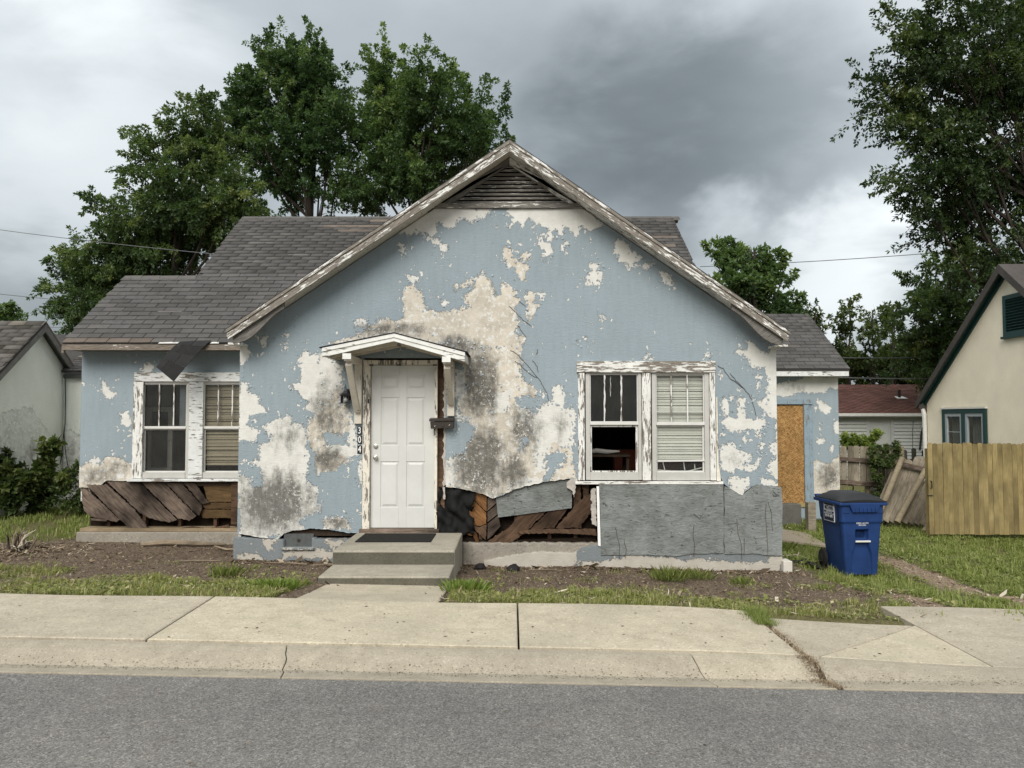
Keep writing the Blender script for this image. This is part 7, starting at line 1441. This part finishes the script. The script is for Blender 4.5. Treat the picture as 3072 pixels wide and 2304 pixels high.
tree('maple_tree', 'lighter green maple with twin peaks behind the gable ridge', gp_(890, 22.5), tp_(900, 170, 22.5), 0.18,
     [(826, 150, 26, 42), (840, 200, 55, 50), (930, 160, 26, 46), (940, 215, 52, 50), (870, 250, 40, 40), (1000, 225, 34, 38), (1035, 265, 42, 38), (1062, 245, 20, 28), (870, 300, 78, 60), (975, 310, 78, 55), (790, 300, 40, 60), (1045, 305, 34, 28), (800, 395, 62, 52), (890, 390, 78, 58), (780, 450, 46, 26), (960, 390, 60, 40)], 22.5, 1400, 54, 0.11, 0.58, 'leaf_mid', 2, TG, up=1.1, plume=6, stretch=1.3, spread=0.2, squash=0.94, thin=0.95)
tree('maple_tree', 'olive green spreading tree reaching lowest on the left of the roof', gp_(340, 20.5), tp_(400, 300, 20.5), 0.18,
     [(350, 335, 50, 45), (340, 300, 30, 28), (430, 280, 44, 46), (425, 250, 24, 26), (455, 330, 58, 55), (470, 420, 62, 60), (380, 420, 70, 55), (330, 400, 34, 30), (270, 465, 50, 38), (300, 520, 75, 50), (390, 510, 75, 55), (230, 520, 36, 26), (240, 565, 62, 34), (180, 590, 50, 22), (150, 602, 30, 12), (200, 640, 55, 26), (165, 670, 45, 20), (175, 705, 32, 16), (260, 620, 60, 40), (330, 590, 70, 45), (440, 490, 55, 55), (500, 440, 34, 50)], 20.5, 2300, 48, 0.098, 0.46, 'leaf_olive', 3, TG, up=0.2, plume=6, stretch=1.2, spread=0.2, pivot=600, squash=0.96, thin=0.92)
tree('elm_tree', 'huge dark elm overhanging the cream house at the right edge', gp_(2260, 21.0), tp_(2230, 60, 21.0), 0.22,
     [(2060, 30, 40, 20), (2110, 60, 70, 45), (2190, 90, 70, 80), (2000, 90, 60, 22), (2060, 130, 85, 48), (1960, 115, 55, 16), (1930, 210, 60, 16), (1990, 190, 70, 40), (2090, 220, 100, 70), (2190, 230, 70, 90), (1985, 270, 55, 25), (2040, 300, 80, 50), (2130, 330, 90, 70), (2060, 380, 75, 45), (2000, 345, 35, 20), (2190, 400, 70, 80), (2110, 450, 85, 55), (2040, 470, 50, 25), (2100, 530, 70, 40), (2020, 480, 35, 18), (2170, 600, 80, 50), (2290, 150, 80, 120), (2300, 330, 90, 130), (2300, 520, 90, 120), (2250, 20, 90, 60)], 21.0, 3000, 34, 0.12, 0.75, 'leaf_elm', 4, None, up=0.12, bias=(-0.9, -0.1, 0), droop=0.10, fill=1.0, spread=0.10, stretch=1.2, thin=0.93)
TR = 'trees on the right horizon'
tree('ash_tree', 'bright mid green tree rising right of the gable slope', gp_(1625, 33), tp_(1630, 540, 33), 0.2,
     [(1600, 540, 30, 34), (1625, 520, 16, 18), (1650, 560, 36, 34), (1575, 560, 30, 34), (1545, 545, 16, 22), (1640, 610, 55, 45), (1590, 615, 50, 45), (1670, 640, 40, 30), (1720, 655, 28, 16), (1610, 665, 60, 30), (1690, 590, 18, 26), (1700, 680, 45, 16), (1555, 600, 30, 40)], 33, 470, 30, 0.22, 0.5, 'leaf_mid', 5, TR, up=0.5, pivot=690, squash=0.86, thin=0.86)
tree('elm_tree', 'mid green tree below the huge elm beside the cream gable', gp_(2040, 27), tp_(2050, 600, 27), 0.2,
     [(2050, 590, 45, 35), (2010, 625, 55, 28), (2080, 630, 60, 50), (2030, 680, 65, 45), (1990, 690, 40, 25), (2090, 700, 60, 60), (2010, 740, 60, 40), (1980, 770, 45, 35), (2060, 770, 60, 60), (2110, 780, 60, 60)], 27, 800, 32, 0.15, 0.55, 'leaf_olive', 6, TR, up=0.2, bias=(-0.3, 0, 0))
sp = [('thin leafy sapling standing alone right of the wing roof', 1762, [(1752, 660, 7, 40), (1760, 700, 10, 36), (1778, 690, 8, 34), (1770, 735, 15, 34), (1775, 770, 22, 30)]),
      ('narrow upright sapling pair left of the thicket', 1835, [(1815, 670, 8, 42), (1838, 655, 8, 40), (1828, 710, 20, 36), (1815, 745, 26, 34), (1835, 785, 34, 34)]),
      ('bushy forked sapling in the middle of the thicket', 1885, [(1872, 690, 16, 44), (1895, 660, 12, 34), (1880, 735, 26, 40), (1905, 700, 14, 36), (1880, 790, 36, 34)]),
      ('rounded leafy sapling right in the thicket', 1930, [(1932, 655, 18, 36), (1920, 690, 16, 40), (1930, 735, 28, 40), (1958, 720, 14, 34), (1935, 790, 40, 36)])]
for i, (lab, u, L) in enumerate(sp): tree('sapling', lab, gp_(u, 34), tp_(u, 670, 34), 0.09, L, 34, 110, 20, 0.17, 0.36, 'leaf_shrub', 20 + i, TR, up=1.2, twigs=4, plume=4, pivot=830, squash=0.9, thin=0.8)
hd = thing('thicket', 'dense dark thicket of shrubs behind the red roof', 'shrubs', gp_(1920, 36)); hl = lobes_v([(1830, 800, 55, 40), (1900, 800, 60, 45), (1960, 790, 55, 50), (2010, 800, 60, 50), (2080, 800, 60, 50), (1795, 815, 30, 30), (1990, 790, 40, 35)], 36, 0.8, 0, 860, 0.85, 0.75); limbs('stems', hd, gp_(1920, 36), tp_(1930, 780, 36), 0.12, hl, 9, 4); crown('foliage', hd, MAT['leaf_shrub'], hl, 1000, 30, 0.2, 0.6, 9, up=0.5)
tree('far_tree', 'tip of a distant tree above the pale house ridge', gp_(20, 40), tp_(20, 690, 40), 0.15, [(5, 690, 18, 16), (33, 682, 8, 8), (20, 695, 20, 8)], 40, 90, 26, 0.2, 0.5, 'leaf_mid', 31)
# weeds against the pale house, vine on the old fence, bush beyond it
def bush(name, label, L, Y, sprigs, per, leaf_, length, m, seed, group=None, cat='bush', **kw):
    lb = lobes_v(L, Y, 0.7, seed); b = lb[0]; base = (b[0], b[1], tz(b[0], b[1])); o = thing(name, label, cat, base, group)
    limbs('stems', o, (base[0], base[1], base[2] - 0.05), (b[0], b[1], b[2]), 0.02, lb, seed, 3, 'vine'); crown('foliage', o, MAT[m], lb, sprigs, per, leaf_, length, seed, **kw); return o
BG = 'weeds against the pale house'
bush('weed_bush', 'broad leaved weeds at the far left edge below the pale wall', [(15, 1050, 30, 34, 0), (8, 1005, 9, 22, 0), (45, 1072, 36, 22, 0)], 12.8, 140, 20, 0.11, 0.18, 'leaf_shrub', 41, BG, up=0.8, slim=0.6)
bush('weed_bush', 'tallest weed stem with large leaves before the pale wall', [(92, 1035, 16, 26, 0), (108, 992, 9, 16, 0), (90, 1065, 32, 24, 0), (68, 1030, 10, 20, 0)], 13.2, 130, 20, 0.12, 0.17, 'leaf_shrub', 42, BG, up=0.8, slim=0.6)
bush('weed_bush', 'dark fine leaved bush touching the cottage left corner', [(150, 1062, 26, 26, 0), (142, 1032, 12, 16, 0), (165, 1080, 24, 14, 0)], 13.2, 130, 22, 0.075, 0.16, 'leaf_shrub', 43, BG, up=0.5)
bush('fence_vine', 'dark creeper smothering the joint of the old grey fence', [(1905, 1005, 16, 20, 0), (1900, 975, 15, 8, 0), (1925, 982, 12, 10, 0), (1903, 1045, 13, 20, 0), (1900, 1072, 10, 12, 0), (1940, 968, 5, 4, 0)], 16.0, 260, 18, 0.065, 0.10, 'leaf_shrub', 44, None, 'creeper', up=0.0, droop=0.5)
bush('bright_bush', 'bright yellow green bush top behind the old grey fence', [(1842, 957, 20, 5, 0), (1860, 962, 16, 6, 0), (1822, 955, 10, 6, 0), (1880, 955, 6, 6, 0), (1890, 945, 4, 5, 0)], 17.2, 130, 20, 0.075, 0.12, 'leaf_bright', 45, up=0.8)

# ------------------------------------------------------------------ grass: blades
def blades(name, m, n, xr, yr, hgt, wid, seed, thin=1.0, accept=None, lean=1.1, tone=0.06):
    r = np.random.default_rng(seed); x = r.uniform(*xr, n); y = r.uniform(*yr, n); w = grassw(x, y) if accept is None else accept(x, y)
    cl = vnoise(x, y, 6.0, 9) * 0.6 + vnoise(x, y, 14.0, 5) * 0.4
    k = r.random(n) < np.clip((w - 0.10) * 1.2, 0, 1) * np.clip(-0.12 + 2.4 * (cl - 0.30), 0.03, 1) * thin; x, y, cl, w = x[k], y[k], cl[k], w[k]; n = len(x); z = terrain(x, y)
    h = hgt * r.uniform(0.25, 1.25, n) ** 1.2 * (0.55 + 0.9 * cl) * (0.55 + 0.5 * w); a = r.uniform(0, 6.283, n); d = np.stack([np.cos(a), np.sin(a), np.zeros(n)], 1); s = np.stack([-np.sin(a), np.cos(a), np.zeros(n)], 1)
    B = np.stack([x, y, z - 0.004], 1); wd = wid * r.uniform(0.6, 1.4, n); ln = r.random(n)[:, None] * lean * h[:, None]; up = np.array([0, 0, 1.0])
    Mid = B + up * (h * 0.6)[:, None] + d * ln * 0.35; Tp = B + up * (h * (1 - 0.25 * (ln[:, 0] / np.maximum(h, 1e-4))))[:, None] + d * ln
    V = np.stack([B - s * wd[:, None] / 2, B + s * wd[:, None] / 2, Mid + s * wd[:, None] * 0.4, Mid - s * wd[:, None] * 0.4, Tp], 1).reshape(-1, 3)
    i = np.arange(n) * 5; F = np.concatenate([np.stack([i, i + 1, i + 2], 1), np.stack([i, i + 2, i + 3], 1), np.stack([i + 3, i + 2, i + 4], 1)])
    lv = np.clip(0.40 + tone + 0.35 * (cl - 0.5) + r.normal(0, 0.12, n) + (r.random(n) < 0.10) * r.uniform(0.3, 0.5, n), 0.01, 0.99)
    o = mesh_obj(name, np_mesh(name, V, F, {'lv': np.repeat(lv, 5)}), MAT[m]); return o
lab = lambda o, t: tag(o, t, 'grass', kind='stuff')
lab(blades('grass', 'grass', 210000, (-7.2, 4.2), (6.42, 9.3), 0.062, 0.006, 51), 'patchy short grass between the sidewalk and the cottage')
lab(blades('grass', 'lawn', 190000, (3.4, 10.0), (6.42, 15.6), 0.085, 0.008, 52), 'green lawn and weeds on the right side of the cottage')
lab(blades('grass', 'lawn', 60000, (-11.5, -5.8), (9.4, 15.0), 0.09, 0.010, 53), 'green lawn left of the cottage')
lab(blades('grass', 'lawn', 40000, (4.0, 14.0), (15.0, 24.0), 0.12, 0.014, 54, accept=lambda x, y: np.ones(len(x)) * 0.9), 'rough grass behind the fences')
# overgrown joint in the sidewalk: green tuft, then dry straw
def joint_w(x, y): return np.exp(-((x - (1.93 + 0.03 * np.sin(y * 9))) / 0.035) ** 2)
def joint_blades(name, m, n, yr, h, seed, tone, label, spread=0.03):
    r = np.random.default_rng(seed); y = r.uniform(*yr, n); x = 1.965 + r.normal(0, spread, n) + 0.02 * np.sin(y * 7); z = np.where(y > KERB_Y1, walk_z(x) - 0.01, np.array([kerb_f(a, b) for a, b in zip(x, np.minimum(y, KERB_Y1))]) - 0.006)
    a = r.uniform(0, 6.283, n); hh = h * r.uniform(0.3, 1.2, n); L = hh * r.uniform(0.4, 2.0, n); B = np.stack([x, y, z], 1); T_ = B + np.stack([np.cos(a) * L, np.sin(a) * L, hh], 1); s = np.stack([-np.sin(a), np.cos(a), np.zeros(n)], 1) * 0.003
    V = np.stack([B - s, B + s, T_], 1).reshape(-1, 3); o = mesh_obj(name, np_mesh(name, V, np.arange(n * 3).reshape(n, 3), {'lv': np.repeat(np.clip(tone + r.normal(0, 0.12, n), 0, 1), 3)}), MAT[m]); tag(o, label, 'grass', kind='stuff')
joint_blades('grass', 'lawn', 1800, (5.95, 6.42), 0.05, 61, 0.45, 'green tuft growing in the open sidewalk joint', 0.045)
joint_blades('dry_straw', 'litter', 2200, (5.0, 5.98), 0.018, 62, 0.78, 'dry straw filling the sidewalk joint', 0.028)
joint_blades('dry_straw', 'litter', 1500, (4.76, 5.2), 0.02, 63, 0.72, 'clump of dry straw in the kerb crack', 0.04)
# taller tufts of weeds on the bare soil
tg = 'weed tufts on the bare soil'
for i, (x, y, h, n, m, lb_) in enumerate(((1.72, 8.55, 0.17, 260, 'lawn', 'biggest grass tuft below the big plywood panel'), (2.1, 8.75, 0.14, 160, 'lawn', 'thin grass tuft right of the biggest tuft below the plywood'), (2.5, 8.45, 0.10, 140, 'lawn', 'small grass tuft below the plywood joint'), (3.3, 8.2, 0.09, 90, 'lawn', 'small weed tuft near the right end of the foundation'),
        (-0.45, 7.35, 0.11, 420, 'leaf_bright', 'bright green weed clump at the right foot of the steps'), (-2.2, 7.25, 0.10, 420, 'leaf_bright', 'bright green weed clump at the left foot of the steps'), (-3.0, 8.15, 0.13, 260, 'lawn', 'dark green grass tuft on soil left of the steps'), (-5.35, 7.7, 0.15, 240, 'lawn', 'upright grass tuft on the left bare soil'), (-6.6, 8.3, 0.10, 300, 'lawn', 'low grass tuft below the long pale stick'), (4.05, 11.6, 0.16, 420, 'lawn', 'lush grass tuft between cottage corner and bin'), (5.2, 7.3, 0.10, 420, 'lawn', 'clover tuft between the wheel tracks'), (4.75, 7.6, 0.08, 300, 'lawn', 'low weed tuft nearest the bin wheel track'))):
    r = np.random.default_rng(100 + i); sp_ = 0.02 + 0.35 * h if m != 'leaf_bright' else 0.085; X_ = x + r.normal(0, sp_, n); Y_ = y + r.normal(0, sp_ * 0.8, n); B = np.stack([X_, Y_, terrain(X_, Y_) - 0.003], 1)
    a = r.uniform(0, 6.283, n); hh = h * r.uniform(0.35, 1.1, n); out = np.stack([X_ - x, Y_ - y], 1); L = hh * r.uniform(0.1, 0.8, n); T_ = B + np.stack([np.cos(a) * L + out[:, 0] * 0.3, np.sin(a) * L + out[:, 1] * 0.3, hh], 1); w_ = 0.0035 if m != 'leaf_bright' else 0.008; s = np.stack([-np.sin(a), np.cos(a), np.zeros(n)], 1) * w_
    Md = (B + T_) / 2 + np.array([0, 0, 0.15]) * hh[:, None]; V = np.stack([B, Md - s, T_, Md + s], 1).reshape(-1, 3); q = np.arange(n * 4).reshape(n, 4)
    o = thing('weed_tuft', lb_, 'weeds', (x, y, tz(x, y)), tg); c = mesh_obj('leaves', np_mesh('leaves', V, np.concatenate([q[:, [0, 1, 2]], q[:, [0, 2, 3]]]), {'lv': np.repeat(np.clip(0.55 + r.normal(0, 0.16, n), 0, 1), 4)}), MAT[m], o); tag(c, kind='stuff')
# ------------------------------------------------------------------ litter: wood chips, dead leaves, crumbs of stucco
def litter(n, xr, yr, size, seed, acc, label, tone=0.45, m='litter', name='ground_litter', lift=0.0, fat=(0.12, 0.5)):
    r = np.random.default_rng(seed); x = r.uniform(*xr, n); y = r.uniform(*yr, n); k = r.random(n) < acc(x, y); x, y = x[k], y[k]; n = len(x); z = terrain(x, y) + 0.004 + lift * r.random(n)
    a = r.uniform(0, 6.283, n); L = size * r.uniform(0.3, 1.6, n) * (1 + 2.0 * (r.random(n) < 0.06) * (m == 'litter')); w = L * r.uniform(*fat, n); d = np.stack([np.cos(a), np.sin(a), r.normal(0, 0.28, n)], 1) * L[:, None] / 2; s = np.stack([-np.sin(a), np.cos(a), r.normal(0, 0.35, n)], 1) * w[:, None] / 2
    C = np.stack([x, y, z + np.abs(d[:, 2]) * 0.8], 1); V = np.stack([C - d - s * 0.6, C - d * 0.2 + s, C + d + s * 0.5, C + d * 0.4 - s], 1).reshape(-1, 3); q = np.arange(n * 4).reshape(n, 4)
    o = mesh_obj(name, np_mesh(name, V, np.concatenate([q[:, [0, 1, 2]], q[:, [0, 2, 3]]]), {'lv': np.repeat(np.clip(tone + r.normal(0, 0.20, n) + (r.random(n) < 0.06) * 0.45, 0, 1), 4)}), MAT[m]); tag(o, label, 'litter', kind='stuff')
litter(60000, (-7.2, 4.0), (6.6, 10.9), 0.018, 71, lambda x, y: np.clip(1.05 - grassw(x, y), 0, 1) * ((y < 9.6) | (x < -3.45)), 'brown dead leaves and wood chips over the bare soil')
litter(5200, (-7.0, -5.4), (9.2, 10.7), 0.04, 72, lambda x, y: np.exp(-((x + 6.3) / 0.5) ** 2 - ((y - 10.0) / 0.4) ** 2), 'pale wood chips around the root clump', 0.62)
litter(2600, (-3.5, 3.6), (9.30, 9.62), 0.04, 73, lambda x, y: np.ones(len(x)) * 0.8 * ((x < -2) | (x > -0.6)), 'crumbs of plaster along the foundation', 0.5)
litter(9000, (3.2, 6.5), (6.9, 13.0), 0.03, 74, lambda x, y: np.clip(tracks(x, y), 0, 1), 'dry clippings on the wheel tracks', 0.72)
_cw = lambda x, y: np.clip(grassw(x, y) - 0.1, 0, 1) * sst(vnoise(x, y, 1.9, 12) * 0.6 + vnoise(x, y, 7.0, 3) * 0.4, 0.38, 0.62)
litter(60000, (-7.2, 4.2), (6.42, 9.2), 0.028, 76, _cw, 'low broad leaved weeds among the front grass', 0.42, 'grass', 'ground_weeds', 0.035, (0.5, 0.95))
litter(60000, (3.4, 9.8), (6.6, 15.0), 0.034, 77, _cw, 'low clover among the right lawn', 0.42, 'lawn', 'ground_weeds', 0.045, (0.5, 0.95))
litter(26000, (-7.2, 4.2), (6.42, 8.6), 0.03, 78, lambda x, y: np.clip(grassw(x, y) * 1.2, 0, 1) * 0.8, 'dead straw thatch in the front grass', 0.75, 'litter', 'dry_thatch', 0.02, (0.06, 0.14))
def hard_litter(n, xr, yr, size, seed, zf, label, tone):
    r = np.random.default_rng(seed); x = r.uniform(*xr, n); y = yr[0] + (yr[1] - yr[0]) * r.beta(1.2, 1.6, n); z = np.array([zf(a, b) for a, b in zip(x, y)]) + 0.003
    a = r.uniform(0, 6.283, n); L = size * r.uniform(0.3, 1.5, n); w = L * r.uniform(0.15, 0.7, n); d = np.stack([np.cos(a), np.sin(a), r.normal(0, 0.1, n)], 1) * L[:, None] / 2; s = np.stack([-np.sin(a), np.cos(a), r.normal(0, 0.1, n)], 1) * w[:, None] / 2; C = np.stack([x, y, z], 1)
    V = np.stack([C - d, C + s, C + d, C - s], 1).reshape(-1, 3); q = np.arange(n * 4).reshape(n, 4)
    o = mesh_obj('ground_litter', np_mesh('ground_litter', V, np.concatenate([q[:, [0, 1, 2]], q[:, [0, 2, 3]]]), {'lv': np.repeat(np.clip(tone + r.normal(0, 0.25, n), 0, 1), 4)}), MAT['litter']); tag(o, label, 'litter', kind='stuff')
hard_litter(3500, (-5.5, 5.5), (4.86, 5.03), 0.011, 81, kerb_f, 'grit and crumbs lying along the gutter', 0.28)
hard_litter(260, (-5.5, 5.5), (5.25, 6.38), 0.022, 82, walk_f, 'scattered bits of leaf on the sidewalk', 0.35)
hard_litter(220, (-5.0, 5.0), (2.6, 4.7), 0.018, 83, lambda x, y: float(grade(x)) + 0.008 + 0.05 * float(sst(-y, -4.7, 0)), 'scattered crumbs on the road', 0.4)
